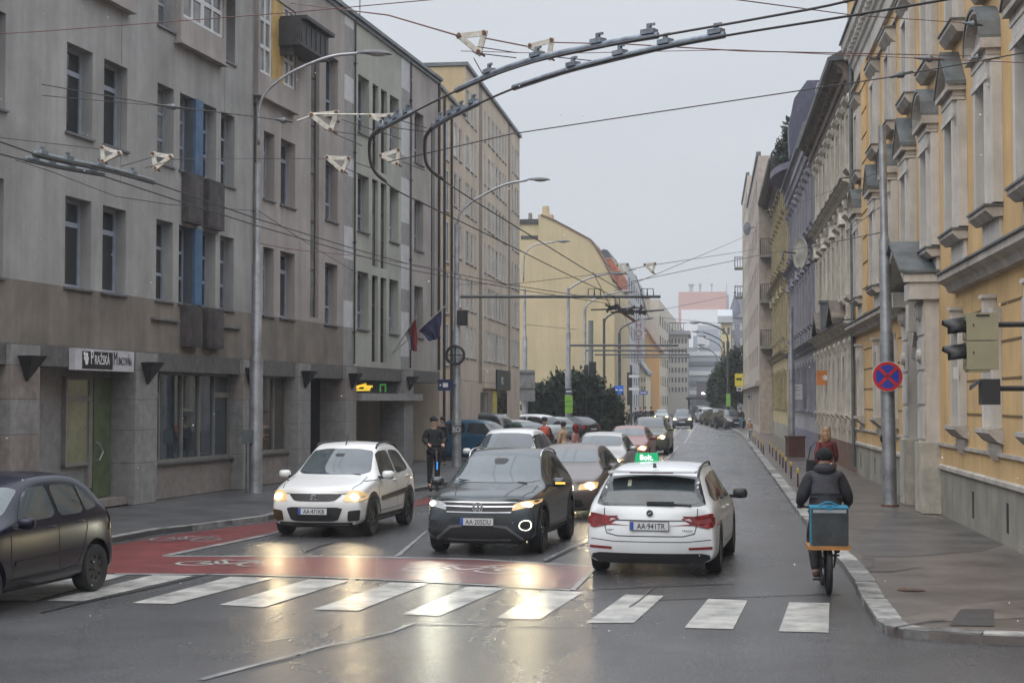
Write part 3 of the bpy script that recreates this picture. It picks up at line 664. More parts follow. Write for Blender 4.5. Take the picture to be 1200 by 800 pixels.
for px, py, wd in ((617.5, 252, .5), (636, 244, .9)):
    u_, z_ = h4(px, py); b = MB(); b.box(u_-wd/2-.3, u_+wd/2+.3, 2, 3.4, z_-3, z_-.4); b.cyl((u_, 2.6, z_-.4), (u_, 2.6, z_+.5), wd*.45, wd*.38, 10); b.build('chimney', P_tan if wd > .6 else P_brn, o4)
# its mansard roof and street facade, seen at a sharp angle
P_far1 = mat('far_grey_facade', (.38,.39,.35), .9, var=.08, streak=.1); P_far2 = mat('far_white_facade', (.55,.57,.6), .9, var=.05, streak=.08)
rp = h4(702, 285)
b = MB(); b.slab([h4(694,287), h4(699,283), h4(704,284), h4(711,296), h4(700,296)], 8, 20); b.build('mansard', mat('slate', (.07,.08,.10), .6, var=.2), o4)
b = MB(); b.slab([h4(700,296.5), h4(711,296.5), h4(719,312), h4(719.5,330), h4(718,330), h4(707,305)], 6, 20); b.build('tile_roof', mat('orange_tiles', (.42,.13,.06), .8, var=.2, scale=3), o4)
def facestrip(name, label, x0, d0, x1, d1, zt, m, rows, cols, cat='house', wz=(1.6, 2.2), fl=3.3, inset=.1, roofm=None, dep=12, wm=None, ww=.55, group=None):
    """a house front running along the left side of the street between two pixel columns"""
    p, q = D(x0, HY, d0), D(x1, HY, d1); f = Frame((p.x, p.y), math.atan2(q.y-p.y, q.x-p.x)); Lg = math.hypot(q.x-p.x, q.y-p.y)
    ops = []
    for r in range(rows):
        for c in range(cols):
            cw = Lg/cols; ops.append((c*cw+cw*(1-ww)/2, c*cw+cw*(1+ww)/2, wz[0]+r*fl, wz[0]+r*fl+wz[1]*.8, inset))
    o = street(name, label, f, 0, Lg, zt, [m], ops, dep, st=lambda *_: ((), ()), fm=wm or M_wdark, kid=None, glz=[M_glass], sill=0, rec=inset, cat=cat, group=group)
    if roofm:
        b = MB(); b.prof([(-.35, zt), (dep/2, zt+dep*.28), (dep+.3, zt)], 0, Lg); b.build('roof', roofm, o)
    return o, f, Lg
# ================================================================ RIGHT: ochre palace
FR = Frame((XW, 0), -math.pi/2)              # x grows towards the camera, y into the buildings
FR.o = Vector((XW, 60, 0)); q0 = 60.0        # building-local x = 60 - distance
def S(dist): return q0 - dist
O_wall = mat('ochre_plaster', (.66,.44,.205), .88, var=.1, scale=.7, bump=.15, streak=.16)
O_white = mat('stucco_white', (.60,.565,.52), .85, var=.1, scale=1.2, bump=.12, streak=.2)
O_stone = mat('stucco_grey', (.50,.455,.41), .85, var=.16, scale=1.5, bump=.15, streak=.25)
O_plinth = mat('plinth_grey', (.33,.31,.26), .9, var=.16, scale=.9, bump=.25, streak=.25)
pal = bld('ochre_palace', 'ornate ochre and white palace with pedimented windows at the right edge', FR)
SE, SN = S(51.8), S(13.0)
PW = [26.9, 30.4, 33.9, 37.4, 41.0, 44.7, 49.6]   # window axes, distance along the street
PT = 13.95
hw = .42
ops = []
for d in PW:
    h_ = .36 if d > 49 else hw
    ops.append((S(d)-h_, S(d)+h_, 5.66, 7.75, .36)); ops.append((S(d)-h_, S(d)+h_, 9.5, 11.2, .36))
    if not 33 < d < 38: ops.append((S(d)-h_*.9, S(d)+h_*.9, 2.0, 3.75, .28))
for d in (16.4, 19.9, 23.4):
    ops.append((S(d)-hw, S(d)+hw, 5.66, 7.75, .36)); ops.append((S(d)-hw, S(d)+hw, 9.5, 11.2, .36)); ops.append((S(d)-hw*.9, S(d)+hw*.9, 2.0, 3.75, .28))
ops.append((S(36.0), S(34.3), .1, 3.9, .5))
def mp(u, z):
    if z < 1.03: return 1
    if z > 12.45: return 2
    return 0
b = MB(); wall_cells(b, SE, SN, 0, PT, ops, .36, mp, (), (1.03, 12.45), rm=2); b.mi = 0; body_box(b, SE, SN, 0, PT, 14); b.build('wall', [O_wall, O_plinth, O_white], pal)
PWN = PW + [16.4, 19.9, 23.4]
def ring(b, a, c, z0, z1, wd, y):
    """raised surround of an opening"""
    b.box(a-wd, a, -y, -.002, z0, z1+wd); b.box(c, c+wd, -y, -.002, z0, z1+wd); b.box(a, c, -y, -.002, z1, z1+wd)
def hood(b, m, hwid, z, kind, pr=.33):
    """cornice on brackets with a pediment above"""
    b.mi = 0; b.box(m-hwid, m+hwid, -pr, -.002, z, z+.09); b.box(m-hwid+.06, m+hwid-.06, -pr+.1, -.003, z-.1, z-.001); b.box(m-hwid+.12, m+hwid-.12, -pr+.18, -.004, z-.2, z-.101)
    for s in (-1, 1): b.box(m+s*(hwid-.2)-.07, m+s*(hwid-.2)+.07, -pr*.55, -.003, z-.62, z-.2)
    if kind == 'tri':
        b.add([(m-hwid,-pr*.6,z+.091),(m+hwid,-pr*.6,z+.091),(m,-pr*.6,z+.72),(m-hwid,-.002,z+.091),(m+hwid,-.002,z+.091),(m,-.002,z+.72)], [(0,1,2),(0,2,5,3),(1,4,5,2)])
        for s in (-1, 1):
            b.mi = 1; t = .07
            P = [(m+s*(hwid+.04), z+.1), (m, z+.80), (m, z+.80+t), (m+s*(hwid+.04), z+.1+t)]
            b.slab(P if s < 0 else P[::-1], -pr-.03, 0)
            b.mi = 0; P = [(m+s*(hwid-.0), z+.095), (m, z+.73), (m, z+.795), (m+s*hwid, z+.165)]; b.slab(P if s < 0 else P[::-1], -pr, 0)
    elif kind == 'seg':
        n = 10; A = [(m+hwid*math.cos(math.pi*(1-i/n)), z+.09+.62*math.sin(math.pi*i/n)**.8) for i in range(n+1)]
        for i in range(n):
            p, q = A[i], A[i+1]
            b.mi = 0; b.slab([p, q, (q[0], q[1]+.07), (p[0], p[1]+.07)], -pr, 0)
            b.mi = 1; b.slab([(p[0], p[1]+.071), (q[0], q[1]+.071), (q[0], q[1]+.12), (p[0], p[1]+.12)], -pr-.03, 0)
        b.mi = 0; b.slab([(A[0][0], z+.09)]+A[1:-1]+[(A[-1][0], z+.09)], -pr*.5, -.002)
    else:
        b.mi = 1; b.box(m-hwid-.03, m+hwid+.03, -pr-.03, 0, z+.091, z+.125)
for k, d in enumerate(PWN):
    h_ = .36 if d > 49 else hw; m = S(d); nar = d > 49
    kind = ('seg', 'tri')[(k+0) % 2] if k < 5 else ('tri', 'seg')[(k+1) % 2]
    # first floor: wide white aedicule
    w1 = window(pal, m-h_, m+h_, 5.66, 7.75, .36, (.5,), (.68,), M_wwhite, fw=.05, gl=random.choice([M_glass, M_glass2, M_glass3]))
    b = MB(); ring(b, m-h_, m+h_, 5.6, 7.75, .2, .22); b.box(m-h_-.46, m-h_-.202, -.16, -.002, 5.6, 7.9); b.box(m+h_+.202, m+h_+.46, -.16, -.002, 5.6, 7.9)
    b.box(m-h_-.32, m+h_+.32, -.24, -.221, 7.62, 7.72); b.box(m-h_-.3, m+h_+.3, -.24, -.005, 7.951, 8.02)
    b.box(m-h_-.35, m+h_+.35, -.06, -.002, 4.86, 5.38)                   # apron panel
    b.build('window_surround', O_white, pal)
    b = MB(); b.mi = 0; b.prof([(-.28,5.54),(-.28,5.47),(-.16,5.36),(-.002,5.38),(-.002,5.54)], m-h_-.42, m+h_+.42); b.mi = 1; b.box(m-h_-.45, m+h_+.45, -.31, 0, 5.541, 5.575); b.build('window_sill', [O_stone, M_zinc], pal)
    b = MB(); hood(b, m, h_+.38, 8.12, kind); b.build('window_hood', [O_stone, M_zinc], pal)
    # second floor
    window(pal, m-h_, m+h_, 9.5, 11.2, .36, (.5,), (.68,), M_wwhite, fw=.05)
    b = MB(); ring(b, m-h_, m+h_, 9.42, 11.2, .16, .18); b.box(m-h_-.40, m-h_-.162, -.13, -.002, 9.42, 11.4); b.box(m+h_+.162, m+h_+.40, -.13, -.002, 9.42, 11.4); b.build('window_surround', O_white, pal)
    b = MB(); b.mi = 0; b.prof([(-.25,9.42),(-.25,9.34),(-.14,9.2),(-.002,9.2),(-.002,9.42)], m-h_-.38, m+h_+.38); b.mi = 1; b.box(m-h_-.41, m+h_+.41, -.28, 0, 9.421, 9.45); b.build('window_sill', [O_stone, M_zinc], pal)
    b = MB(); b.mi = 0; b.prof([(-.27,11.78),(-.27,11.68),(-.13,11.5),(-.002,11.42),(-.002,11.78)], m-h_-.36, m+h_+.36); b.mi = 1; b.box(m-h_-.4, m+h_+.4, -.3, 0, 11.781, 11.82)
    b.build('window_hood', [O_stone, M_zinc], pal)
    # ground floor
    if 33 < d < 38: continue
    window(pal, m-h_*.9, m+h_*.9, 2.0, 3.75, .28, (.5,), (.7,), M_wwhite, fw=.05)
    b = MB(); ring(b, m-h_*.9, m+h_*.9, 1.96, 3.75, .17, .14); b.box(m-.11, m+.11, -.2, -.003, 3.68, 4.1); b.box(m-.17, m+.17, -.24, -.004, 4.1, 4.16); b.build('window_surround', O_white, pal)
    b = MB(); b.prof([(-.24,1.95),(-.24,1.88),(-.1,1.74),(-.002,1.7),(-.002,1.95)], m-h_*.9-.3, m+h_*.9+.3); b.box(m-h_*.9-.14, m+h_*.9+.14, -.05, -.002, 1.56, 1.7)
    for s in (-.22, 0, .22): b.prof([(-.1,1.6),(-.05,1.44),(-.002,1.42),(-.002,1.6)], m+s-.05, m+s+.05)
    b.build('window_sill', O_stone, pal)
# bands, grooves and cornices
b = MB()
def bandp(prof, mi=0, a=SE, c=SN): b.mi = mi; b.prof(prof, a, c)
po0, po1 = S(37.3), S(31.1)
for a, c in ((SE-.1, po0), (po1, SN)):
    bandp([(-.003,4.46),(-.14,4.48),(-.2,4.6),(-.34,4.68),(-.34,4.8),(-.003,4.83)], 0, a, c); bandp([(0,4.831),(-.38,4.805),(-.38,4.84),(0,4.88)], 1, a, c)
b.build('cornice', [O_stone, M_zinc], pal)
b = MB(); bandp([(-.003,1.03),(-.05,1.03),(-.05,1.1),(-.003,1.13)], 0); bandp([(-.003,1.5),(-.05,1.5),(-.05,1.56),(-.003,1.56)], 0)
bandp([(-.003,12.35),(-.1,12.38),(-.1,12.46),(-.003,12.5)], 0); bandp([(-.003,11.9),(-.07,11.9),(-.07,11.97),(-.003,12.0)], 0); b.build('string_course', [O_stone], pal)
b = MB()
bandp([(-.003,13.05),(-.06,13.1),(-.09,13.25),(-.16,13.3),(-.18,13.42),(-.28,13.6),(-.36,13.68),(-.4,13.92),(-.003,14.0)], 0, SE-.05); bandp([(0,14.001),(-.46,13.93),(-.46,13.99),(0,14.2)], 1, SE-.08)
k = SE
while k < SN: b.mi = 0; b.box(k, k+.22, -.3, -.17, 13.43, 13.59); k += .62
b.build('eaves_cornice', [O_white, M_zinc], pal)
b = MB(); b.add([(SE,-.3,PT+.1),(SN,-.3,PT+.1),(SN,7,PT+3.2),(SE,7,PT+3.2),(SE,14,PT+.1),(SN,14,PT+.1)], [(0,1,2,3),(3,2,5,4),(0,3,4),(1,5,2)]); b.build('roof', mat('dark_tiles', (.09,.06,.05), .8, var=.2), pal)
# rustication grooves as thin strips, the joint shade put into their dark colour
for zz in (2.15, 2.75, 3.35, 3.95):
    xs = sorted([(o_[0]-.2, o_[1]+.2) for o_ in ops if o_[2] < 3]+[(po0-.05, po1+.05)]); a = SE
    b = MB()
    for (p, q) in xs+[(SN, SN)]:
        if p > a: b.box(a, p, -.012, -.001, zz, zz+.035)
        a = max(a, q)
    b.build('groove', mat('joint_painted_shade', (.17,.11,.05), .9, var=.1), pal)
# quoin pilasters at the far bay
for c in (S(47.4),):
    b = MB(); b.mi = 0; b.box(c-.75, c+.75, -.1, -.002, 4.9, 12.35)
    for i in range(10): b.box(c-.75, c+.75, -.13, -.101, 5.0+i*.75, 5.66+i*.75)
    b.build('pilaster', O_wall, pal)
# portal
b = MB()
for a, c in ((S(36.95), S(36.0)), (S(34.3), S(33.3))):
    b.mi = 1; b.box(a-.07, c+.07, -.38, .0, .1, 1.55); b.mi = 0; b.box(a, c, -.3, 0, 1.551, 4.5)
    for i in range(4): b.box(a-.02, c+.02, -.32, -.301, 1.62+i*.72, 2.24+i*.72)
    b.lathe([(.0,-.42),(.17,-.42),(.2,-.38),(.2,-.3)], ((a+c)/2, 0, 4.28), 'Y', 14); b.lathe([(.0,-.45),(.09,-.45),(.1,-.4)], ((a+c)/2, 0, 4.28), 'Y', 10)
    b.lathe([(.0,-.4),(.12,-.4),(.15,-.3)], ((a+c)/2, 0, 3.35), 'Y', 12)
m = (S(36.95)+S(33.3))/2; n = 8; rA = (S(34.3)-S(36.0))/2; b.mi = 0
for i in range(n):
    a0, a1 = math.pi*i/n, math.pi*(i+1)/n
    b.slab([(m+rA*math.cos(a1), 3.35+rA*.75*math.sin(a1)), (m+rA*math.cos(a0), 3.35+rA*.75*math.sin(a0)), (m+(rA+.02)*math.cos(a0), 4.5), (m+(rA+.02)*math.cos(a1), 4.5)], -.22, -.003)
b.slab([(m-.18,3.9),(m+.18,3.9),(m+.28,4.5),(m-.28,4.5)], -.42, -.22)
b.build('portal', [O_white, mat('portal_base', (.5,.46,.39), .85, var=.14, streak=.25)], pal)
b = MB(); b.mi = 0; hw2 = (S(33.2)-S(37.05))/2
b.box(m-hw2, m-hw2+.9, -.6, 0, 4.5, 4.84); b.box(m+hw2-.9, m+hw2, -.6, 0, 4.5, 4.84)
for s in (-1, 1):
    P = [(m+s*(hw2+.05), 4.85), (m, 5.62), (m, 5.8), (m+s*(hw2+.05), 5.02)]; b.mi = 0; b.slab(P if s < 0 else P[::-1], -.72, 0)
    P = [(m+s*(hw2+.1), 5.03), (m, 5.81), (m, 5.88), (m+s*(hw2+.1), 5.09)]; b.mi = 1; b.slab(P if s < 0 else P[::-1], -.8, 0)
b.build('portal_canopy', [O_white, M_zinc], pal)
b = MB(); b.box(S(36.0)+.02, S(34.3)-.02, .42, .5, .1, 3.95); b.build('door', mat('dark_wood', (.05,.03,.02), .6, var=.2, scale=6, tscale=(8,8,1)), pal)
for d in (26.0, 29.3, 42.6, 46.2, 50.4):
    b = MB(); b.box(S(d)-.09, S(d)+.09, -.004, -.001, .3, .78); b.build('cellar_vent', M_void if 'M_void' in globals() else P_void, pal)
b = MB(); b.box(S(38.4), S(37.75), -.2, -.004, .12, 1.32); b.build('meter_cabinet', mat('cabinet_grey', (.09,.11,.12), .5, var=.15), pal)
b = MB(); b.cyl((SE+.05, -.1, .3), (SE+.05, -.1, 14), .06, n=8); b.build('downpipe', M_zinc, pal)
# attic block on the eaves seen against the sky
b = MB(); b.box(SE+.2, SE+1.3, -.2, .8, 14.0, 15.3); b.box(SE+.05, SE+1.5, -.32, .9, 15.3, 15.5); b.build('attic_pier', O_wall, pal)

# ================================================================ stucco terrace houses further down the right side
def terrace(name, label, dn, df, zt, wallm, trimm, axes, levels, corn, eave, group=None, plz=1.0, plm=None, pil=None, pm=None, hoods=True, depth=13, roofm=None, roofh=4, ww=.34, eavm=None, proud=0.0):
    f = Frame((XW-proud, q0), -math.pi/2); o = bld(name, label, f); SA, SB = S(df), S(dn); ops = []
    for d in axes:
        for (z0, z1) in levels: ops.append((S(d)-ww, S(d)+ww, z0, z1, .22))
    b = MB(); wall_cells(b, SA, SB, 0, zt, ops, .22, lambda u, z: 1 if z < plz else 0, (), (plz,), rm=2); b.mi = 0; body_box(b, SA, SB, 0, zt, depth); b.build('wall', [wallm, plm or O_plinth, trimm], o)
    for a, c, z0, z1, r in ops: window(o, a, c, z0, z1, .22, (.5,), (.68,), M_wwhite if (z0 > 5) else M_wdark, fw=.05)
    for d in axes:
        m = S(d)
        for i, (z0, z1) in enumerate(levels):
            b = MB(); b.mi = 0; ring(b, m-ww, m+ww, z0-.05, z1, .15, .1); b.prof([(-.22,z0-.05),(-.22,z0-.13),(-.1,z0-.25),(-.002,z0-.25),(-.002,z0-.05)], m-ww-.2, m+ww+.2)
            if hoods and i > 0:
                if (i+axes.index(d)) % 2 or i > 1: b.prof([(-.26,z1+.55),(-.26,z1+.45),(-.1,z1+.3),(-.002,z1+.3),(-.002,z1+.55)], m-ww-.22, m+ww+.22)
                else: b.add([(m-ww-.25,-.24,z1+.35),(m+ww+.25,-.24,z1+.35),(m,-.24,z1+.8),(m-ww-.25,0,z1+.35),(m+ww+.25,0,z1+.35),(m,0,z1+.8)], [(0,1,2),(0,2,5,3),(1,4,5,2),(0,3,4,1)])
            b.box(m-.07, m+.07, -.16, -.102, z1-.05, z1+.28); b.build('window_surround', trimm, o)
    if pil:
        for z0, z1 in pil:
            for i, d in enumerate(list(axes)+[axes[-1]+(axes[1]-axes[0])]):
                m = S(d-(axes[1]-axes[0])/2)
                if not SA+.1 < m < SB-.1: continue
                b = MB(); b.box(m-.15, m+.15, -.09, -.002, z0, z1); b.box(m-.2, m+.2, -.13, -.003, z0, z0+.2); b.box(m-.2, m+.2, -.15, -.003, z1-.3, z1); b.lathe([(0,-.2),(.09,-.2),(.12,-.15)], (m, 0, z1-.12), 'Y', 8); b.build('pilaster', pm or trimm, o)
    for z in corn:
        b = MB(); b.mi = 0; b.prof([(-.003,z-.3),(-.12,z-.26),(-.2,z-.1),(-.38,z-.05),(-.38,z),(-.003,z+.03)], SA, SB); b.mi = 1; b.prof([(-.003,z+.031),(-.42,z+.004),(-.42,z+.035),(-.003,z+.08)], SA, SB); b.build('cornice', [trimm, M_dark], o)
    ez, eo = eave
    b = MB(); b.mi = 0; b.prof([(-.003,ez-1.0),(-.16,ez-.95),(-.22,ez-.7),(-.3,ez-.66),(-.32,ez-.4),(-eo+.15,ez-.2),(-eo,ez-.12),(-eo,ez),(-.003,ez)], SA, SB)
    k = SA+.2
    while k < SB-.2: b.box(k, k+.16, -eo*.75, -.323, ez-.42, ez-.2); k += .7
    b.mi = 1; b.prof([(-.003,ez+.001),(-eo-.14,ez-.06),(-eo-.18,ez+.05),(-eo-.04,ez+.12),(-.003,ez+.5)], SA-.1, SB+.1); b.build('eaves', [eavm or trimm, M_zinc], o)
    b = MB(); b.add([(SA,-eo,ez+.1),(SB,-eo,ez+.1),(SB,depth/2,ez+roofh),(SA,depth/2,ez+roofh),(SA,depth,ez),(SB,depth,ez)], [(0,1,2,3),(3,2,5,4),(0,3,4),(1,5,2)]); b.build('roof', roofm or M_zinc, o)
    return o, f
C_wall = mat('cream_stucco', (.60,.535,.425), .88, var=.14, scale=1.0, bump=.15, streak=.3); C_trim = mat('cream_trim', (.62,.575,.49), .88, var=.14, scale=1.5, bump=.15, streak=.3)
C_brown = mat('weathered_eaves', (.19,.155,.125), .85, var=.25, scale=2, streak=.3)
M_tile = mat('brown_roof', (.11,.065,.05), .85, var=.25, scale=3)
cream, fc = terrace('cream_terrace', 'cream stucco house with heavy brown eaves and close set pilasters beside the palace', 51.9, 69.9, 13.0, C_wall, C_trim, [53.2+2.15*i for i in range(8)],
    [(2.05, 3.95), (5.95, 8.1), (10.2, 11.9)], [5.0, 9.6], (13.5, .65), pil=[(1.4, 4.5), (5.1, 9.2), (9.8, 12.45)], plm=mat('red_brown_plinth', (.19,.105,.07), .9, var=.2, streak=.25), eavm=C_brown, roofm=M_tile)
for s_, hw_ in ((S(56.5), 1.6), (S(64.5), 1.6)):
    b = MB()
    for s in (-1, 1):
        P = [(s_+s*hw_, 5.05), (s_, 5.75), (s_, 5.95), (s_+s*hw_, 5.25)]; b.slab(P if s < 0 else P[::-1], -.5, 0)
    b.build('gable_hood', [C_brown], cream)
b = MB(); b.box(S(61.2), S(60.6), -.5, -.02, 5.1, 6.1); b.box(S(61.25), S(60.55), -.55, 0, 6.1, 6.2); b.build('dormer_box', M_zinc, cream)
U_wall = mat('lavender_plaster', (.39,.385,.405), .88, var=.12, scale=1.2, streak=.25); U_trim = mat('lavender_trim', (.28,.27,.31), .88, var=.15, scale=1.5, streak=.25)
purp, fu = terrace('lavender_house', 'lavender grey stucco house with dark ornaments and a rounded roof balcony', 70.0, 93.0, 15.0, U_wall, U_trim, [71.3+2.3*i for i in range(10)],
    [(2.05, 4.0), (5.95, 8.3), (10.5, 12.5)], [5.0, 9.7], (14.6, .35), pil=[(5.1, 9.3), (10.0, 14)], plm=mat('lavender_plinth', (.19,.185,.24), .85, var=.15), eavm=U_trim, roofm=M_zinc, roofh=1)
b = MB(); n = 12; c0 = S(88.5)
b.prism([(c0-5, -.003), *[(c0-5+10*i/n, -1.25*math.sin(math.pi*i/n)**.6) for i in range(1, n)], (c0+5, -.003)][::1], 14.7, 15.05); b.build('balcony', mat('balcony_violet', (.14,.13,.18), .7, var=.15), purp)
b = MB(); 
for i in range(25): x = c0-4.9+9.8*i/24; y = -1.2*math.sin(math.pi*(x-c0+5)/10)**.6; b.cyl((x, y, 15.05), (x, y, 16.1), .025, n=4)
b.tube([(c0-4.9+9.8*i/24, -1.2*math.sin(math.pi*(.1+9.8*i/24)/10)**.6, 16.1) for i in range(25)], .035, 4); b.build('railing', M_dark, purp)
b = MB(); b.box(S(92.5), S(80), .8, 10, 15, 18.4); b.build('attic', mat('attic_cladding', (.35,.36,.38), .6, var=.1), purp)
b = MB(); b.prof([(-.5,15),(-.55,16.5),(-.25,18),(.4,18.9),(1.2,18.9),(1.2,15)], S(83.4), S(82.0)); b.build('dormer', mat('slate_blue', (.06,.06,.10), .5, var=.2), purp)
Y_wall = mat('yellow_stucco', (.55,.44,.24), .88, var=.18, scale=1.2, bump=.2, streak=.3)
yel, fy = terrace('yellow_house', 'narrow yellow stucco house with rich ornament under deep dark eaves', 93.1, 114.0, 16.4, Y_wall, mat('yellow_trim', (.38,.32,.19), .88, var=.2, streak=.3), [94.6+2.6*i for i in range(8)],
    [(2.05, 4.1), (6.3, 8.6), (11.0, 13.2)], [5.3, 10.0], (16.5, .85), pil=[(5.5, 9.6), (10.2, 15.6)], eavm=mat('dark_brown_eaves', (.085,.045,.035), .8, var=.2), roofm=M_tile, roofh=3, proud=.15)
# modern block with corner balconies
N_wall = mat('render_warm_grey', (.54,.48,.41), .88, var=.1, scale=.6, streak=.25); N_brn = mat('render_brown', (.42,.36,.31), .88, var=.12, streak=.2)
fN = Frame((XW-1.1, q0), -math.pi/2)
def modern(name, label, dn, df, zt, nfl, axes, hw_, mats, balc):
    o = bld(name, label, fN); ops = []
    for i in range(nfl):
        z = 4.2+i*(zt-4.8)/nfl
        for d in axes: ops.append((S(d)-hw_, S(d)+hw_, z+.8, z+2.3, .15))
    for d in axes: ops.append((S(d)-hw_*1.3, S(d)+hw_*1.3, .6, 3.3, .3))
    b = MB(); wall_cells(b, S(df), S(dn), 0, zt, ops, .15); body_box(b, S(df), S(dn), 0, zt, 12); b.build('wall', mats, o)
    for q in ops: window(o, *q[:4], q[4], (.33, .66), (), M_wdark, fw=.06, kid=None if q[2] < 1 else 'pane')
    b = MB(); b.box(S(df), S(dn), -.12, .2, zt, zt+.3); b.build('parapet', M_zinc, o)
    b = MB(); b.box(S(df), S(dn), -.3, -.01, 3.5, 3.9); b.build('shop_fascia', N_brn, o)
    for (dc, w_, pr, ks) in balc:
        for i in ks:
            z = 4.2+i*(zt-4.8)/nfl; b = MB(); b.box(S(dc)-w_/2, S(dc)+w_/2, -pr, -.004, z-.18, z); q = b.build('balcony', mat('concrete', (.25,.24,.23), .8, var=.15), o)
            b = MB()
            for t in range(9): x = S(dc)-w_/2+w_*t/8; b.box(x-.015, x+.015, -pr+.01, -pr+.04, z, z+1.05)
            for t in range(4): y = -pr+.04+(pr-.06)*t/3; b.box(S(dc)+w_/2-.03, S(dc)+w_/2, y, y+.03, z, z+1.05); b.box(S(dc)-w_/2, S(dc)-w_/2+.03, y, y+.03, z, z+1.05)
            b.box(S(dc)-w_/2, S(dc)+w_/2, -pr, -pr+.05, z+1.05, z+1.1); b.box(S(dc)+w_/2-.04, S(dc)+w_/2, -pr+.05, -.01, z+1.05, z+1.1); b.box(S(dc)-w_/2, S(dc)-w_/2+.04, -pr+.05, -.01, z+1.05, z+1.1); b.build('railing', M_dark, q)
    return o
md1 = modern('balcony_block', 'warm grey modern block with stacked balconies past the yellow house', 114.1, 145, 20.0, 5, [118+4*i for i in range(7)], .9, [N_brn], [])
md2 = modern('tall_modern_block', 'taller pale modern block whose end balconies stand out against the sky', 145.1, 167, 23.0, 6, [147.5+4.2*i for i in range(5)], 1.1, [N_wall], [(166.2, 1.8, .85, (3,4))])
for zb in (6.3, 9.55, 12.8):
    u1 = S(114.1); b = MB(); b.box(u1+.004, u1+1.2, .08, 1.05, zb-.2, zb); q = b.build('balcony', mat('concrete', (.25,.24,.23), .8, var=.15), md1); b = MB()
    for t in range(8): y = .1+.9*t/7; b.box(u1+1.14, u1+1.17, y, y+.03, zb, zb+1.1)
    for t in range(6): x = u1+.05+1.05*t/5; b.box(x, x+.03, .09, .12, zb, zb+1.1)
    b.box(u1+.03, u1+1.2, .08, .13, zb+1.1, zb+1.15); b.box(u1+1.14, u1+1.19, .13, 1.04, zb+1.1, zb+1.15); b.build('railing', M_dark, q)
for (dd, zz, r_) in ((119.0, 15.3, .5),):
    o = thing('satellite_dish', 'grey satellite dish on the wall of the block past the yellow house', 'satellite dish', fN.w(S(dd), -.7, zz), -math.pi/2-1.0)
    b = MB(); b.lathe([(0,.05),(r_*.6,.03),(r_,-.02)], (0,0,0), 'X', 16); b.build('dish', mat('dish_grey', (.12,.13,.15), .5, var=.1), o, True); b = MB(); b.cyl((0,0,0), (0,1.0,0), .04, n=6); b.build('arm', M_dark, o)
o = thing('satellite_dish', 'large white satellite dish on a bracket of the cream terrace', 'satellite dish', fc.w(S(66.0), -.95, 8.5), -math.pi/2-1.15)
b = MB(); b.lathe([(0,.06),(.3,.04),(.62,-.03),(.65,.0),(.66,-.05),(.5,-.03),(0,.03)], (0,0,0), 'X', 20); b.build('dish', mat('dish_white', (.34,.33,.29), .5, var=.12), o, True)
b = MB(); b.tube([(.2,0,0),(.9,.35,0),(1.0,.4,-.3)], .035, 6); b.cyl((.05,0,-.6), (-.75,0,-.3), .025, n=6); b.ball((-.75,0,-.28), .06); b.build('arm', M_dark, o)
# ================================================================ far end of the street, left side then right side
M_wfar = mat('far_window', (.10,.11,.12), .25, var=.1)
facestrip('narrow_house', 'narrow grey green house front right behind the yellow gable', 720.5, 166, 728, 185, 17.5, P_far1, 5, 3, fl=3.2)
facestrip('narrow_house', 'plain white house front between the grey green house and the hotel', 728.2, 186, 736, 205, 18.5, P_far2, 5, 1, fl=3.3, ww=.15)
o, f, Lg = facestrip('hotel_building', 'pale grey hotel building with a tall vertical sign on its front', 736.2, 206, 756, 262, 20.5, mat('far_hotel', (.42,.43,.43), .9, var=.06), 6, 8, fl=3.1, ww=.4)
p = D(748, HY, 225); o = thing('hotel_sign', 'tall vertical hotel sign with reddish letters hanging on the pale grey front', 'sign', (p.x, p.y, 0), 0)
z0, z1 = D(748, 424, 225).z, D(748, 376, 225).z
b = MB(); b.box(-.55, .75, 0, .3, z0, z1); b.build('sign_board', mat('hotel_board', (.5,.5,.52), .7, var=.05), o)
for i, ch in enumerate('HOTEL'): ftext('letter', ch, .95, mat('hotel_letters', (.30,.09,.08), .7, var=0), .1, -.03, z1-(i+1)*(z1-z0)/5+.12, o, extrude=.02)
o, f, Lg = facestrip('cream_house', 'low cream house below the hotel sign', 737, 186, 757, 212, 9.5, mat('far_cream', (.5,.45,.33), .9, var=.06), 2, 6, fl=3.6, roofm=mat('far_slate', (.2,.21,.23), .7, var=.1), dep=8) if 0 else (None, None, None)
def frontblock(name, label, x0, x1, ytop, dist, m, dep=20, rows=0, cols=0, wm=None, cat='building', gable=None, ybot=None, roofm=None, wgap=.5, group=None, skew=0.0):
    p = D(x0, HY, dist); f = Frame((p.x, p.y), skew); Wd = f.hit(x1, HY)[0]; zt = f.hit(x0, ytop)[1]; ops = []
    for r in range(rows):
        for c in range(cols):
            cw = Wd/cols; rh = (zt-4)/max(rows, 1); ops.append((cw*(c+.5-wgap/2), cw*(c+.5+wgap/2), 3.6+r*rh+.3*rh, 3.6+r*rh+.8*rh))
    o = street(name, label, f, 0, Wd, zt, [m], ops, dep, st=lambda *_: ((), ()), fm=wm or M_wfar, kid=None, glz=[M_wfar], sill=0, rec=.15, cat=cat, fw=.3)
    if gable:
        g = [(0, zt), (Wd, zt)] + [f.hit(*q) for q in gable]; b = MB(); b.slab(g, .001, dep); b.build('gable', m, o)
        if roofm:
            g2 = [f.hit(*q) for q in gable]; L_ = [(Wd+.3, zt-.1)]+g2+[(-.3, zt-.1)]; b = MB()
            for q, r_ in zip(L_, L_[1:]): b.slab([r_, q, (q[0], q[1]+.45), (r_[0], r_[1]+.45)], -.4, dep)
            b.build('roof', roofm, o)
    return o, f, Wd, zt
P_or = mat('far_orange', (.62,.36,.14), .9, var=.06)
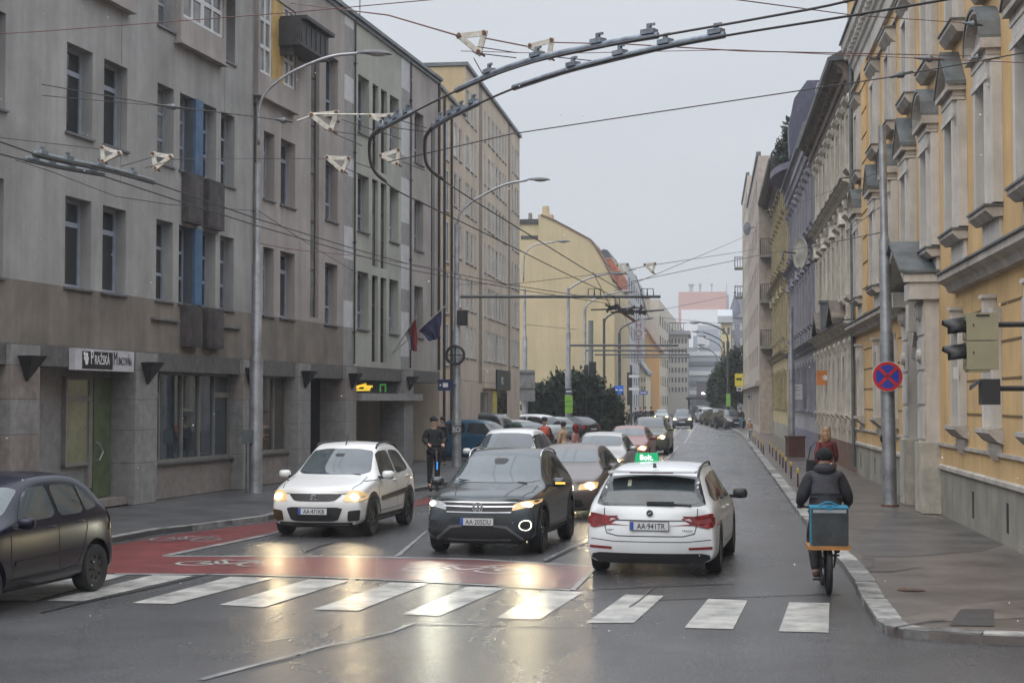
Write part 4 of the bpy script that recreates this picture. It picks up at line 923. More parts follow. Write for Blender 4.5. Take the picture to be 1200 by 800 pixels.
o, f, Wd, zt = frontblock('orange_house', 'orange house with a gable roof at the far end of the street', 754, 772.5, 410, 262, P_or, gable=[(771, 408), (757, 387), (754, 389)], roofm=mat('far_red_tiles', (.33,.16,.11), .8, var=.1))
frontblock('cream_house', 'low cream house in front of the orange one', 741, 757, 437, 240, mat('far_cream', (.52,.46,.33), .9, var=.06), rows=2, cols=5, gable=[(755, 433), (748, 423), (742, 431)], roofm=mat('far_slate', (.25,.26,.28), .7, var=.1), cat='house')
facestrip('beige_terrace', 'long beige terrace front to the right of the orange house', 772.6, 264, 805, 400, 19.5, mat('far_beige', (.5,.45,.37), .9, var=.08), 5, 16, fl=3.4, ww=.45)
o, f, Wd, zt = frontblock('grey_roof_block', 'grey block with a flat roof terrace above the beige terrace', 778, 806, 392, 300, mat('far_greybeige', (.44,.43,.40), .9, var=.06), rows=6, cols=7)
b = MB(); b.box(-.8, Wd+.5, -.8, 20, zt, zt+.7); b.build('roof_slab', mat('far_dark_slab', (.25,.26,.29), .8, var=.05), o)
b = MB()
for i in range(9): b.box(-.5+i*Wd/8.5, -.4+i*Wd/8.5, -.6, -.5, zt+.7, zt+2.2)
b.box(-.5, Wd, -.62, -.5, zt+2.1, zt+2.25); b.build('railing', M_darkpole, o)
M_fg = mat('far_grey_block', (.40,.42,.45), .9, var=.05)
frontblock('far_grey_house', 'pale grey stepped house behind the hotel against the sky', 757, 775, 381, 330, M_fg, rows=5, cols=5)
frontblock('far_grey_house', 'darker grey house just left of the tall pink and white block', 768, 800, 386, 360, mat('far_grey2', (.36,.37,.40), .9, var=.05), rows=6, cols=8)
frontblock('far_grey_house', 'small pale roof house next to the pink and white block', 789, 797, 378, 380, M_fg, rows=3, cols=2)
# tall block with pink top and white lower gable
o, f, Wd, zt = frontblock('tall_block', 'tall block with pink upper band and blank white gable beyond the street end', 795.5, 852, 342, 470, mat('far_pink', (.52,.33,.29), .9, var=.04), dep=25)
zq = f.hit(796, 363)[1]; uq = f.hit(798.5, 400)[0]; b = MB(); b.box(uq, Wd-.01, -.3, -.02, 0, zq); b.build('white_gable', mat('far_white', (.72,.73,.75), .9, var=.03), o)
for px, wd in ((810, 1.2), (820.5, .6), (834, .5)):
    u_ = f.hit(px, 340)[0]; b = MB(); b.box(u_-wd/2, u_+wd/2, 1, 2.5, zt, zt+2); b.box(u_-wd*.8, u_+wd*.8, .7, 2.8, zt+2, zt+2.5); b.build('chimney', M_fg, o)
# glassy stepped office at the far centre
M_og = mat('far_blue_office', (.30,.33,.37), .5, var=.1); M_ow = mat('far_office_band', (.55,.57,.6), .7, var=.05)
o, f, Wd, zt = frontblock('stepped_office', 'blue grey stepped office building closing the street view', 804, 852, 407, 340, M_og, dep=20)
for i in range(6): b = MB(); z = zt*(.12+.15*i); b.box(0, Wd, -.25, -.02, z, z+.9); b.build('floor_band', M_ow if i % 2 else mat('far_office_dark', (.13,.15,.18), .3, var=.05), o)
u0_, u1_ = f.hit(817, 400)[0], f.hit(829, 400)[0]; b = MB(); b.box(u0_, u1_, -.3, 2, zt-.1, zt+2.4); b.box(u0_+.6, u0_+2.6, -.4, -.28, zt+.4, zt+2.0); b.build('roof_cabin', M_ow, o)
b = MB(); b.box(f.hit(812,390)[0], f.hit(848,390)[0], 6, 14, zt, f.hit(812,392)[1]); b.box(f.hit(816,390)[0], f.hit(842,390)[0], 8, 14, zt, f.hit(812,384)[1]); b.build('roof_storey', M_og, o)
o, f, Wd, zt = frontblock('glass_block', 'hazy grey glass block behind the stepped office', 818, 848, 381, 420, M_fg, rows=0, cols=0)
# dark spired corner house and yellow neighbour on the right
M_sp = mat('spire_slate', (.12,.13,.16), .7, var=.1)
o, f, Wd, zt = frontblock('spired_house', 'dark grey corner house with a pointed turret at the far right', 855, 892, 372, 300, mat('far_darkgrey', (.20,.21,.25), .9, var=.08), rows=5, cols=4, wm=M_ow, wgap=.3)
u_ = f.hit(861.5, 372)[0]; za = f.hit(861.5, 343)[1]
b = MB(); b.cyl((u_, 1, zt), (u_, 1, zt+1), 1.25, 1.25, 8); b.cyl((u_, 1, zt+1), (u_, 1, za), 1.15, .06, 8); b.ball((u_, 1, za+.1), .25); b.build('turret', M_sp, o)
b = MB(); b.prof([(-.3, zt), (3, zt+5), (8, zt)], f.hit(864,370)[0], Wd); b.build('roof', M_sp, o)
o, f, Wd, zt = frontblock('yellow_corner_house', 'tall narrow yellow house left of the dark spired house', 845.5, 857, 378, 292, mat('far_yellow', (.55,.47,.27), .9, var=.06), rows=5, cols=2)
b = MB(); b.prof([(-.8, zt), (-.8, zt+1.2), (3, zt+2.6), (3, zt)], -.6, Wd+.3); b.build('roof', M_fg, o)
o = thing('antenna_tower', 'thin grey lattice mast on the right corner of the tall pink block', 'mast', (D(851.5, 362, 472).x, D(851.5, 362, 472).y, 0))
b = MB(); z = D(851, 335, 472).z; b.cyl((0,0,0), (0,0,z*.93), 1.0, .8, 5); b.cyl((0,0,z*.93), (0,0,z+1), .25, .1, 5); b.build('mast', M_fg, o)
# dark awning and shop lights at the far junction
o = thing('market_canopy', 'long dark canopy over the far junction behind the oncoming car', 'canopy', (D(812, HY, 230).x, D(812, HY, 230).y, 0))
b = MB(); b.box(-1, 6.5, 0, 4, 2.6, 3.0); b.build('roof', M_dark, o)
for x in (-.6, 2.6, 6.1): b = MB(); b.box(x-.12, x+.12, 1.5, 1.8, 0, 2.6); b.build('post', M_dark, o)
o = thing('far_shop', 'dark shop front with lit red and white lights at the far junction', 'shop', (D(820, HY, 250).x, D(820, HY, 250).y, 0))
b = MB(); b.box(-.5, 5.5, 0, 3, 0, 5.5); b.build('wall', mat('far_shop_dark', (.10,.09,.10), .7, var=.1), o)
for i, x in enumerate((.3, 1.3, 2.6, 3.6)): b = MB(); b.box(x, x+.6, -.12, -.02, 3.5, 3.8); b.build('lamp', mat('shop_lamp_white', (1,.97,.95), .5, var=0, emit=3), o)
b = MB(); b.box(4.0, 5.1, -.15, -.02, 4.3, 6.2); b.build('sign_panel', mat('red_neon', (.9,.03,.05), .5, var=0, emit=1.4), o)

# ================================================================ poles and lamps
def gpx(px, py): return G(px, py, SW)
def pole(name, label, base, segs, m=None, cat='pole', group=None, lean=(0,0)):
    """segs: (height, radius) from the ground up; a collar sits at every change of radius"""
    o = thing(name, label, cat, (base.x, base.y, base.z), 0, group); b = MB(); m = m or M_pole
    pr = []; z = 0
    for i, (h, r) in enumerate(segs):
        if i: pr += [(segs[i-1][1], z), (r, z+.14)]
        else: pr += [(r, 0)]
        z = h
    pr += [(segs[-1][1], z), (.001, z)]
    for (r_, h_) in pr: pass
    H = z; n = 14; vs = []; fs = []
    for r_, h_ in pr:
        for k in range(n):
            t = 2*math.pi*k/n; vs.append((r_*math.cos(t)+lean[0]*h_/H, r_*math.sin(t)+lean[1]*h_/H, h_))
    for i in range(len(pr)-1):
        for k in range(n): fs.append((i*n+k, i*n+(k+1) % n, (i+1)*n+(k+1) % n, (i+1)*n+k))
    b.add(vs, fs); b.build('post', m, o, 40)
    return o
def relz(o, p): return p - o.location
def curve(pts, n=6):
    pts = [Vector(p) for p in pts]; out = []
    P = [pts[0]*2-pts[1]]+pts+[pts[-1]*2-pts[-2]]
    for i in range(1, len(P)-2):
        a, b_, c, d = P[i-1:i+3]
        for k in range(n):
            t = k/n; out.append(.5*((2*b_)+(c-a)*t+(2*a-5*b_+4*c-d)*t*t+(3*b_-a-3*c+d)*t**3))
    out.append(pts[-1]); return out
M_lens = mat('lamp_lens', (.42,.42,.40), .3, var=.1)
def lamphead(o, p, d, s=1.0, m=None):
    """cobra head luminaire: p its inner end, d its direction"""
    d = d.normalized(); side = Vector((-d.y, d.x, 0)); M = Matrix((( d.x, side.x, 0, p.x), (d.y, side.y, 0, p.y), (d.z, 0, 1, p.z), (0,0,0,1)))
    b = MB(); b.M = M; n = 9
    prof = [(0,.045,.05),(.08,.07,.065),(.2,.12,.09),(.45,.15,.1),(.68,.13,.08),(.8,.06,.04),(.82,.01,.01)]
    vs = []; fs = []
    for x, hw_, hh in prof:
        for k in range(n): t = math.pi*k/(n-1); vs.append((x*s, hw_*s*math.cos(t), hh*s*math.sin(t)*1.0))
    for i in range(len(prof)-1):
        for k in range(n-1): fs.append((i*n+k, i*n+k+1, (i+1)*n+k+1, (i+1)*n+k))
        fs.append((i*n+n-1, i*n, (i+1)*n, (i+1)*n+n-1))
    b.add(vs, fs); h = b.build('lamp_head', m or mat('lamp_housing', (.12,.12,.125), .5, var=.25, scale=6), o, 50)
    b = MB(); b.M = M; b.ball((.46*s, 0, -.005), (.24*s, .12*s, .055*s)); b.build('lens', M_lens, h, True)
def lamp(name, label, base, segs, armpx, dist, s=1.0, m=None, group='street lamps on the left side', r=.045, n=5):
    o = pole(name, label, base, segs, m, 'street lamp', group)
    pts = [relz(o, D(x, y, dist)) for x, y in armpx]
    # the arm leans out over the road: keep it in one vertical plane through the post
    c = curve(pts[:-1], n); b = MB(); b.tube(c, r, 8); b.build('arm', m or M_pole, o, True)
    lamphead(o, c[-1], pts[-1]-pts[-2], s); return o
B1 = gpx(299.5, 577); d1 = (B1-EY).dot(FW)
l1 = lamp('street_lamp', 'tall galvanised street lamp in front of the office block, nearest on the left', B1, [(3.4, .175), (5.75, .13), (9.0-.6, .085)], [(303, 170), (303.5, 130), (309, 112), (322, 98), (345, 83), (385, 67), (420, 62.5), (458, 64)], d1, 1.05, r=.04)
b = MB(); b.box(-.3, -.02, -.24, -.12, 1.25, 1.6); b.cyl((-.2,-.16,0), (-.2,-.16,1.3), .022, n=6); b.cyl((-.1,-.17,0), (-.1,-.17,1.3), .022, n=6); b.cyl((0,0,1.3), (0,0,1.34), .17, n=12); b.build('switch_box', M_zinc, l1)
B2 = gpx(535, 546.5); d2 = (B2-EY).dot(FW)
l2 = lamp('street_lamp', 'galvanised street lamp with boom and ring sign beside the waiting scooter rider', B2, [(1.9, .17), (4.8, .14), (8.6, .09)], [(536, 345), (536.5, 280), (537.5, 254), (545, 243), (560, 232), (590, 217), (618, 211), (645, 211)], d2, 1.0, r=.045)
B3 = gpx(615, 512); d3 = (B3-EY).dot(FW)
l3 = lamp('street_lamp', 'galvanised street lamp behind the large grey sign backs', B3, [(2.6, .2), (6.4, .16), (9.6, .09)], [(613.5, 330), (614, 304), (617, 295), (627, 287), (650, 283.5), (671, 283)], d3, 1.25, r=.05)
B4 = gpx(666, 500); d4_ = min((B4-EY).dot(FW), 118.0); B4 = D(666, HY, 100.0); B4.z = SW
l4 = lamp('street_lamp', 'galvanised street lamp rising behind the dark yew with a green poster on it', B4, [(4.2, .2), (6.6, .15), (9.5, .1)], [(665.5, 375), (666, 345), (669, 337), (690, 326), (712, 320.5), (728, 321)], 100.0, 1.5, r=.06)
B5 = D(685.5, HY, 112.0); B5.z = SW
l5 = lamp('street_lamp', 'thin galvanised street lamp behind the dark yew', B5, [(4.5, .16), (9.0, .1)], [(685.5, 380), (686, 362), (692, 354), (708, 346), (725, 342), (738, 342)], 112.0, 1.5, r=.06)
B6 = D(708, HY, 120.0); B6.z = SW
l6 = lamp('street_lamp', 'dark painted street lamp in front of the yellow gable corner', B6, [(8.6, .10)], [(708, 400), (708, 380), (711, 372), (718, 367.5), (728, 362), (745, 360)], 120.0, 1.5, M_darkpole, r=.07)
B7 = D(726, HY, 132.0); B7.z = SW
l7 = lamp('street_lamp', 'dark painted street lamp carrying a blue sign near the pedestrians', B7, [(8.0, .12)], [(726, 405), (726, 390), (729, 384), (738, 379), (750, 374), (764, 373)], 132.0, 1.5, M_darkpole, r=.07)
for i, (px, hx, hy, dd) in enumerate(((853, 819, 378.5, 150), (849, 819, 389, 182), (846.5, 824, 394, 210), (841, 822, 404, 250))):
    Bq = D(px, HY, dd); Bq.z = SW
    lamp('street_lamp', 'dark street lamp leaning over the road on the far right, ' + ('nearest and highest', 'second of four', 'third of four', 'farthest and lowest')[i], Bq, [(D(px, hy+22, dd).z, .12)],
        [(px, hy+40), (px, hy+20), (px-3, hy+11), (px-12, hy+5), (px-22, hy+1), (hx+4, hy), (hx-4, hy)], dd, 1.6, M_darkpole, 'street lamps on the far right side', r=.07)
# steel tram-wire pole on the right pavement, with its sign
BR = G(1043, 593, SW); dR = (BR-EY).dot(FW)
pr = pole('steel_pole', 'thick galvanised pole standing on the right pavement before the palace', BR, [(D(1040, 400, dR).z, .155), (D(1036, 288, dR).z, .13), (D(1033, 152, dR).z, .085)], lean=(-.1, 0))
b = MB(); b.ball((-.16,-.02,1.5), (.05,.05,.1)); b.build('socket', M_dark, pr)
b = MB(); b.cyl((0,0,0), (0,0,.04), .2, n=14); b.build('base_plate', M_rust, pr)
p = D(1040, 441, dR-.25); sn = thing('no_stopping_sign', 'round blue no stopping sign with red cross and border on the thick pole', 'traffic sign', p, YAW*.4)
M_sb, M_sr, M_sw = mat('sign_blue', (.025,.05,.35), .35, var=.04), mat('sign_red', (.55,.02,.02), .35, var=.04), mat('sign_rim', (.6,.6,.6), .4, var=0)
Rs = 17.6*dR/FPX
b = MB(); b.lathe([(0,.012),(Rs,.012),(Rs,-.012),(0,-.012)], (0,0,0), 'Y', 36); b.build('sign_plate', M_sw, sn)
b = MB(); b.lathe([(Rs*.97,-.0155),(Rs*.78,-.0155)], (0,0,0), 'Y', 36)
for a in (R(45), R(-45)):
    c, s = math.cos(a), math.sin(a); l_, t_ = Rs*.8, Rs*.1; b.add([(c*l_-s*t_, -.018, s*l_+c*t_), (-c*l_-s*t_, -.018, -s*l_+c*t_), (-c*l_+s*t_, -.018, -s*l_-c*t_), (c*l_+s*t_, -.018, s*l_-c*t_)], [(0,1,2,3)])
b.build('red_ring', M_sr, sn)
b = MB(); b.lathe([(0,-.0145),(Rs*.79,-.0145)], (0,0,0), 'Y', 36); b.build('blue_field', M_sb, sn)
b = MB(); b.box(-.05, .05, .012, .2, -.03, .03); b.build('bracket', M_zinc, sn)
# pole-mounted things on the left lamps
def onpole(px, py, dist): return D(px, py, dist)
o = thing('blue_sign', 'small dark blue square sign with white symbol left of the scooter lamp', 'sign', D(522, 451, d2-.2), 0); k = d2/FPX
b = MB(); b.box(-9*k, 9*k, 0, .02, -6.5*k, 6.5*k); b.build('sign_plate', mat('sign_navy', (.02,.03,.09), .4, var=.05), o)
b = MB(); b.box(-3*k, 3*k, -.004, -.001, -2.5*k, 2.5*k); b.box(-7*k, -5*k, -.004, -.001, -1*k, 1*k); b.build('symbol', Mt, o)
b = MB(); b.cyl((9*k,.03,0), (13*k,.03,0), .02, n=6); b.build('bracket', M_dark, o)
o = thing('traffic_light', 'black traffic light seen from behind on the lamp with the boom', 'traffic light', D(541, 372, d2-.05), 0)
b = MB(); b.box(-5*k, 5*k, -.15, .15, -8*k, 8*k); b.build('housing', M_dark, o)
b = MB(); b.box(-6.5*k, 6.5*k, .151, .17, -9*k, 9*k); b.build('back_board', M_dark, o)
o = thing('ring_sign', 'black ring with a cross bar mounted on the lamp with the boom', 'sign', D(533.5, 416, d2-.25), 0)
b = MB(); n = 28
b.tube([(10.4*k*math.cos(2*math.pi*i/n), 0, 10.4*k*math.sin(2*math.pi*i/n)) for i in range(n+1)], .05, 6, False); b.box(-10*k, 10*k, -.012, .012, -.02, .02); b.box(-.02, .02, -.014, .014, -10*k, 10*k); b.build('ring', M_dark, o)
o = thing('number_plate_sign', 'small grey plate reading SO on the lamp with the boom', 'sign', D(535, 503, d2-.25), 0)
b = MB(); b.box(-5.5*k, 5.5*k, 0, .03, -5*k, 5*k); b.build('sign_plate', M_sill, o); ftext('lettering', 'SO', .17, Mt, 0, -.003, -.08, o, extrude=.001)
for (px, py, wd, hh) in ((614.5, 442, 25, 17), (614.5, 460.5, 25, 19)):
    o = thing('sign_back', 'large grey sign back on the lamp behind the parked cars, %s of two' % ('upper' if py < 450 else 'lower'), 'sign', D(px, py, d3-.3), 0); k3 = d3/FPX
    b = MB(); b.box(-wd/2*k3, wd/2*k3, 0, .04, -hh/2*k3, hh/2*k3); b.build('sign_plate', mat('sign_back_grey', (.24,.24,.25), .5, metal=.3, var=.15), o)
    b = MB(); b.box(-wd/2*k3, wd/2*k3, -.05, -.001, hh*.3*k3-.03, hh*.3*k3+.03); b.build('rail', M_zinc, o)
o = thing('poster', 'bright green poster below a dark board on the lamp behind the yew', 'poster', D(666.5, 473.5, 99.4), 0); k4 = 99.4/FPX
b = MB(); b.box(-4.6*k4, 4.6*k4, 0, .03, -10.3*k4, 10.3*k4); b.build('sheet', mat('poster_green', (.22,.45,.05), .6, var=.1, scale=4), o); b = MB(); b.box(-4.6*k4, 4.6*k4, -.01, -.001, -.8*k4-2*k4, .2*k4-2*k4); b.box(-3.5*k4, 3.5*k4, -.012, -.002, 3*k4, 4*k4); b.build('print', mat('poster_dark_green', (.08,.2,.03), .6, var=.1), o)
o = thing('dark_board', 'dark blue board with pale lettering above the green poster', 'sign', D(666.5, 458.5, 99.4), 0)
b = MB(); b.box(-4.6*k4, 4.6*k4, 0, .03, -3.5*k4, 3.5*k4); b.build('sign_plate', mat('board_dark', (.03,.04,.07), .5, var=.1), o); b = MB(); b.box(-3.2*k4, 3.2*k4, -.01, -.001, -.6*k4, .8*k4); b.build('lettering', Mt, o)
o = thing('blue_sign', 'bright blue rectangular sign on the dark lamp near the pedestrians', 'sign', D(725.5, 457, 131.4), 0); k7 = 131.4/FPX
b = MB(); b.box(-5.2*k7, 5.2*k7, 0, .03, -5.4*k7, 5.4*k7); b.build('sign_plate', mat('sign_bright_blue', (.02,.13,.6), .4, var=.03), o); b = MB(); b.box(-4.2*k7, 4.2*k7, -.01, -.001, -.5*k7, .7*k7); b.build('lettering', Mt, o)
o = thing('blue_sign', 'far narrow blue direction sign beyond the pedestrians', 'sign', D(754, 460, 160), 0); k8 = 160/FPX
b = MB(); b.box(-5*k8, 5*k8, 0, .03, -2*k8, 2*k8); b.build('sign_plate', M_sb, o); b = MB(); b.box(-3.5*k8, 3.5*k8, -.01, -.001, -.5*k8, .5*k8); b.build('lettering', Mt, o); b = MB(); b.cyl((0,.05,-(D(754,460,160).z)), (0,.05,.3), .05, n=6); b.build('post', M_darkpole, o)
Bs = D(739.5, HY, 126); Bs.z = SW
o = pole('signal_pole', 'dark pole with stacked signals and small white signs by the pedestrians', Bs, [(5.2, .09)], M_darkpole)
b = MB(); b.box(-.3, .1, -.3, -.1, 2.0, 4.6); b.build('housing', M_dark, o)
for z_ in (4.3, 3.3): b = MB(); b.box(-.15, .65, -.36, -.33, z_-.1, z_+.1); b.build('sign_plate', M_sw, o)
# grey mast with twin signals in front of the yellow gable
Bm = D(692.5, HY, 108); Bm.z = SW
o = pole('signal_mast', 'grey square mast with black signals in front of the yellow gable', Bm, [(D(692, 377, 108).z, .17)], mat('mast_grey', (.16,.18,.19), .5, var=.1))
b = MB(); b.box(-.1, .38, -.3, -.18, 4.0, 5.0); b.box(-.42, -.18, -.1, .1, 3.9, 4.8); b.build('housing', M_dark, o)
# booms over the road: horizontal tubes fixed to the lamps
def boom(label, x0, x1, y, dist, r, hang=(), x0w=None):
    p, q = D(x0, y, dist), D(x1, y, dist); q.z = p.z
    o = thing('boom', label, 'boom', p, 0, 'booms holding the trolley wires'); v = q-p; b = MB(); b.cyl((0,0,0), v, r, n=8); b.build('tube', M_darkpole, o)
    for hx in hang:
        t = (hx-x0)/(x1-x0); b = MB(); c = v*t; b.tube([c+Vector((-.12,0,.02)), c+Vector((-.1,0,.28)), c+Vector((.1,0,.28)), c+Vector((.12,0,.02))], .02, 5); b.build('hanger', M_dark, o)
    return o
boom('long dark boom over the road from the second lamp, nearest and highest of the booms', 539, 774, 347.5, d2, .055, (693, 700, 755, 762))
boom('dark boom from the lamp behind the yew, second of the booms', 667, 795, 404.5, 100, .07, (784,))
boom('thin dark boom, third of the booms along the street', 686, 803, 410.5, 112, .06)
boom('thin dark boom, fourth and lowest of the near booms', 697, 808, 415.5, 122, .06)
boom('very thin far boom below the hotel sign', 730, 808, 418.5, 130, .05)
# narrow sign plates on the boom
o = thing('boom_sign', 'small pale plate hanging under the end of the nearest boom', 'sign', D(758.5, 353, d2), 0, None)
b = MB(); b.prof([(-.01,-.35),(-.01,.2),(.01,.2),(.01,-.35)], -.1, .1); b.build('sign_plate', M_insul, o)
# right side street furniture
def bx_sign(name, label, px, py, wpx, hpx, dist, m, art=None, cat='sign', turn=0.0):
    o = thing(name, label, cat, D(px, py, dist), turn); k = dist/FPX
    b = MB(); b.box(-wpx/2*k, wpx/2*k, 0, .05, -hpx/2*k, hpx/2*k); b.build('sign_plate', m, o)
    if art: art(o, k)
    return o
def art_flower(o, k):
    b = MB(); random.seed(5)
    for i in range(9):
        a = 2*math.pi*i/9; r = 4.2*k; b.tube([(0,-.012,0), (r*.5*math.cos(a), -.014, r*.5*math.sin(a)), (r*math.cos(a+.5), -.014, r*.8*math.sin(a+.5))], .02, 4)
    b.lathe([(0,-.01),(2.2*k,-.01)], (0,0,0), 'Y', 12); b.build('emblem', Mt, o)
os_ = bx_sign('orange_sign', 'orange projecting sign with a pale round emblem on the cream house', 967.5, 442.5, 21, 17, 62, mat('sign_orange', (.55,.19,.04), .6, var=.12), art_flower)
b = MB(); b.cyl((.3,.03,.1), (.9,.03,.1), .02, n=6); b.cyl((.3,.03,-.1), (.9,.03,-.1), .02, n=6); b.build('bracket', M_dark, os_)
o = bx_sign('white_sign', 'faded white sign plate on the thin pole by the lavender house', 934.5, 459, 11, 18, 76, mat('sign_faded', (.5,.5,.52), .6, var=.1))
b = MB(); k = 76/FPX; [b.box(-4*k, 4*k, -.01, -.001, z_*k, (z_+1)*k) for z_ in (5, 1.5, -4)]; b.build('lettering', mat('faint_print', (.3,.3,.32), .6, var=0), o)
Bp = D(927.5, HY, 76); Bp.z = SW
o = pole('steel_pole', 'galvanised pole along the lavender house, farther than the palace one', Bp, [(4.5, .15), (D(926, 362, 76).z, .11)])
o = bx_sign('yellow_sign', 'yellow sign with black double arrow at the far right corner', 866, 445, 9.5, 15, 150, mat('sign_yellow', (.65,.55,.04), .5, var=.05))
k = 150/FPX; b = MB(); b.slab([(-3.5*k,1*k),(-1*k,-1.2*k),(-1*k,3.2*k)], -.02, -.001); b.slab([(3.5*k,1*k),(1*k,3.2*k),(1*k,-1.2*k)], -.02, -.001); b.box(-1.2*k, 1.2*k, -.021, -.001, .3*k, 1.7*k); b.build('arrow', M_dark, o)
o = bx_sign('white_sign', 'small white plate just below the yellow arrow sign', 866.5, 455.5, 6.5, 5, 150, M_sw)
b = MB(); b.box(-2*k, 2*k, -.02, -.001, -1*k, 1*k); b.build('symbol', M_dark, o)
for (px, py, r_, dd, lab) in ((878, 464.5, 3.4, 128, 'farther'), (900, 471, 5.4, 118, 'nearer')):
    o = thing('round_shop_sign', 'round black hanging shop sign on the modern block, %s one' % lab, 'sign', D(px, py, dd), 0); k = dd/FPX
    b = MB(); b.lathe([(0,-.05),(r_*k,-.05),(r_*k,.05),(0,.05)], (0,0,0), 'Y', 20); b.build('sign_plate', M_dark, o); b = MB(); b.lathe([(r_*k*.75,-.055),(r_*k*.6,-.055)], (0,0,0), 'Y', 20); b.build('emblem', Mt if lab == 'farther' else M_zinc, o)
o = bx_sign('green_poster', 'green poster on a dark post by the far parked cars', 853.5, 468.5, 5, 15, 140, mat('poster_green2', (.2,.42,.08), .6, var=.1), cat='poster')
b = MB(); b.cyl((0,.1,-3.2), (0,.1,.6), .09, n=6); b.build('post', M_dark, o)
o = bx_sign('door_plate', 'white notice on the palace wall behind the traffic light', 1120, 437, 5, 14, 29.0, M_sw)
# traffic light at the right edge, hoods pointing left
dT = 17.0; kT = dT/FPX
M_tl = mat('traffic_light_body', (.27,.245,.15), .5, var=.06, scale=5)
o = thing('traffic_light', 'olive traffic light with two black hoods at the right edge', 'traffic light', D(1145, 400, dT), 0)
b = MB(); b.box(-14*kT, 22*kT, -.13, .15, 1*kT, 33*kT); b.box(-14*kT, 22*kT, -.13, .15, -33*kT, -.5*kT); b.box(-12*kT, 12*kT, -.12, .14, -36*kT, -33.2*kT); b.build('housing', M_tl, o)
b = MB()
for zc in (15, -17): b.box(-7*kT, -5.5*kT, -.135, -.13, (zc+2)*kT, (zc+5)*kT)
b.box(-3*kT, 12*kT, -.14, -.131, 29*kT, 31*kT); b.build('latch', M_dark, o)
for zc in (16, -15):
    b = MB(); n = 12; r_ = 13*kT; ln = 25*kT; vs = []; fs = []
    for i, (t, dr) in enumerate(((0, 1), (.6, .97), (1, .92))):
        for j in range(n+1):
            a = math.pi*(-.12+1.24*j/n); cut = -ln*t*(1 if .2 < j/n < .8 else .72); vs.append((-14*kT+cut, r_*dr*math.cos(a), zc*kT+r_*dr*math.sin(a)-2.5*kT*t))
    for i in range(2):
        for j in range(n): fs.append((i*(n+1)+j, i*(n+1)+j+1, (i+1)*(n+1)+j+1, (i+1)*(n+1)+j))
    b.add(vs, fs); q = b.build('hood', M_dark, o, True)
    m_ = q.modifiers.new('solid', 'SOLIDIFY'); m_.thickness = .004
    b = MB(); b.lathe([(0,-14.3*kT),(r_*.93,-14.3*kT),(r_,-14*kT+.001)], (0,0,(zc-1)*kT), 'X', 18); b.build('lens', mat('unlit_lens', (.02,.03,.02), .15, var=0), o)
o2 = thing('pedestrian_light', 'small black pedestrian light below the olive traffic light', 'traffic light', D(1158, 452, dT), 0)
b = MB(); b.box(-9*kT, 12*kT, -.1, .12, -22*kT, 8*kT); b.build('housing', M_dark, o2)
b = MB(); b.add([(-9*kT,-.08,5*kT),(-9*kT,.08,5*kT),(-21*kT,.06,-5*kT),(-21*kT,-.06,-5*kT),(-9*kT,-.08,7*kT),(-9*kT,.08,7*kT),(-20*kT,.05,1*kT),(-20*kT,-.05,1*kT)], [(4,5,6,7),(0,4,7,3),(1,2,6,5),(3,7,6,2),(0,3,2,1)]); b.build('hood', M_dark, o2)
Bt = D(1222, HY, dT); Bt.z = 0
o = pole('signal_pole', 'grey signal pole just right of the traffic lights', Bt, [(4.2, .06)])
b = MB(); zt_ = D(1185, 380, dT).z; b.cyl((0,0,zt_), (-65*kT,0,zt_), .03, n=6); b.cyl((0,0,D(1185,455,dT).z), (-55*kT,0,D(1185,455,dT).z), .03, n=6); b.build('bracket', M_dark, o)
# low bollards along the right kerb and the brown bin
M_bol = mat('bollard_brown', (.09,.04,.03), .5, var=.2); M_boly = mat('bollard_yellow', (.60,.38,.04), .45, var=.15)
def bollard():
    o = thing('bollard', 'x', 'bollard', (0,0,0), 0, 'low yellow topped bollards along the right kerb')
    b = MB(); b.tube([(-.07,0,0), (-.07,0,.42)], .022, 6); b.tube([(.07,0,0), (.07,0,.42)], .022, 6); b.box(-.07, .07, -.012, .012, .05, .40); b.build('stem', M_bol, o)
    b = MB(); n = 8; b.tube([(-.07,0,.38)]+[(-.07*math.cos(math.pi*i/n), 0, .43+.06*math.sin(math.pi*i/n)) for i in range(n+1)]+[(.07,0,.38)], .028, 6); b.box(-.06, .06, -.015, .015, .38, .47); b.build('cap', M_boly, o); return o
bo = bollard(); BP = [(935, 570.5), (927, 560.5), (921, 553.5), (917.5, 548), (914, 544), (909.5, 539), (905.5, 534.5), (902, 530.5), (894.5, 532), (892, 528.5), (888.5, 524.5), (885, 520.5), (882.5, 518), (880, 515.5), (878, 513.5)]
for i, (x, y) in enumerate(BP):
    p = G(x, y, SW)
    if i == 0: c = bo; c.location = p
    else: c = copy_tree(bo, p)
    c.rotation_euler = (0, 0, R(90)+random.uniform(-.06, .06))
    c['label'] = ('low brown bollard with yellow top, nearest in the kerbside row' if i == 0 else 'low yellow topped bollard near the middle of the kerbside row' if i < 8 else 'low yellow topped bollard in the farther group of the kerbside row')
    c['group'] = 'nearer kerbside bollards' if 0 < i < 8 else 'farther kerbside bollards' if i >= 8 else 'nearer kerbside bollards'
p = G(932, 537, SW); o = thing('litter_bin', 'square rusty brown litter bin by the lavender house wall', 'bin', p, .2)
b = MB(); b.box(-.33, .33, -.3, .3, .05, .85); b.build('bin_body', M_bol, o); b = MB(); b.box(-.36, .36, -.33, .33, .85, .92); b.build('lid', M_bol, o)

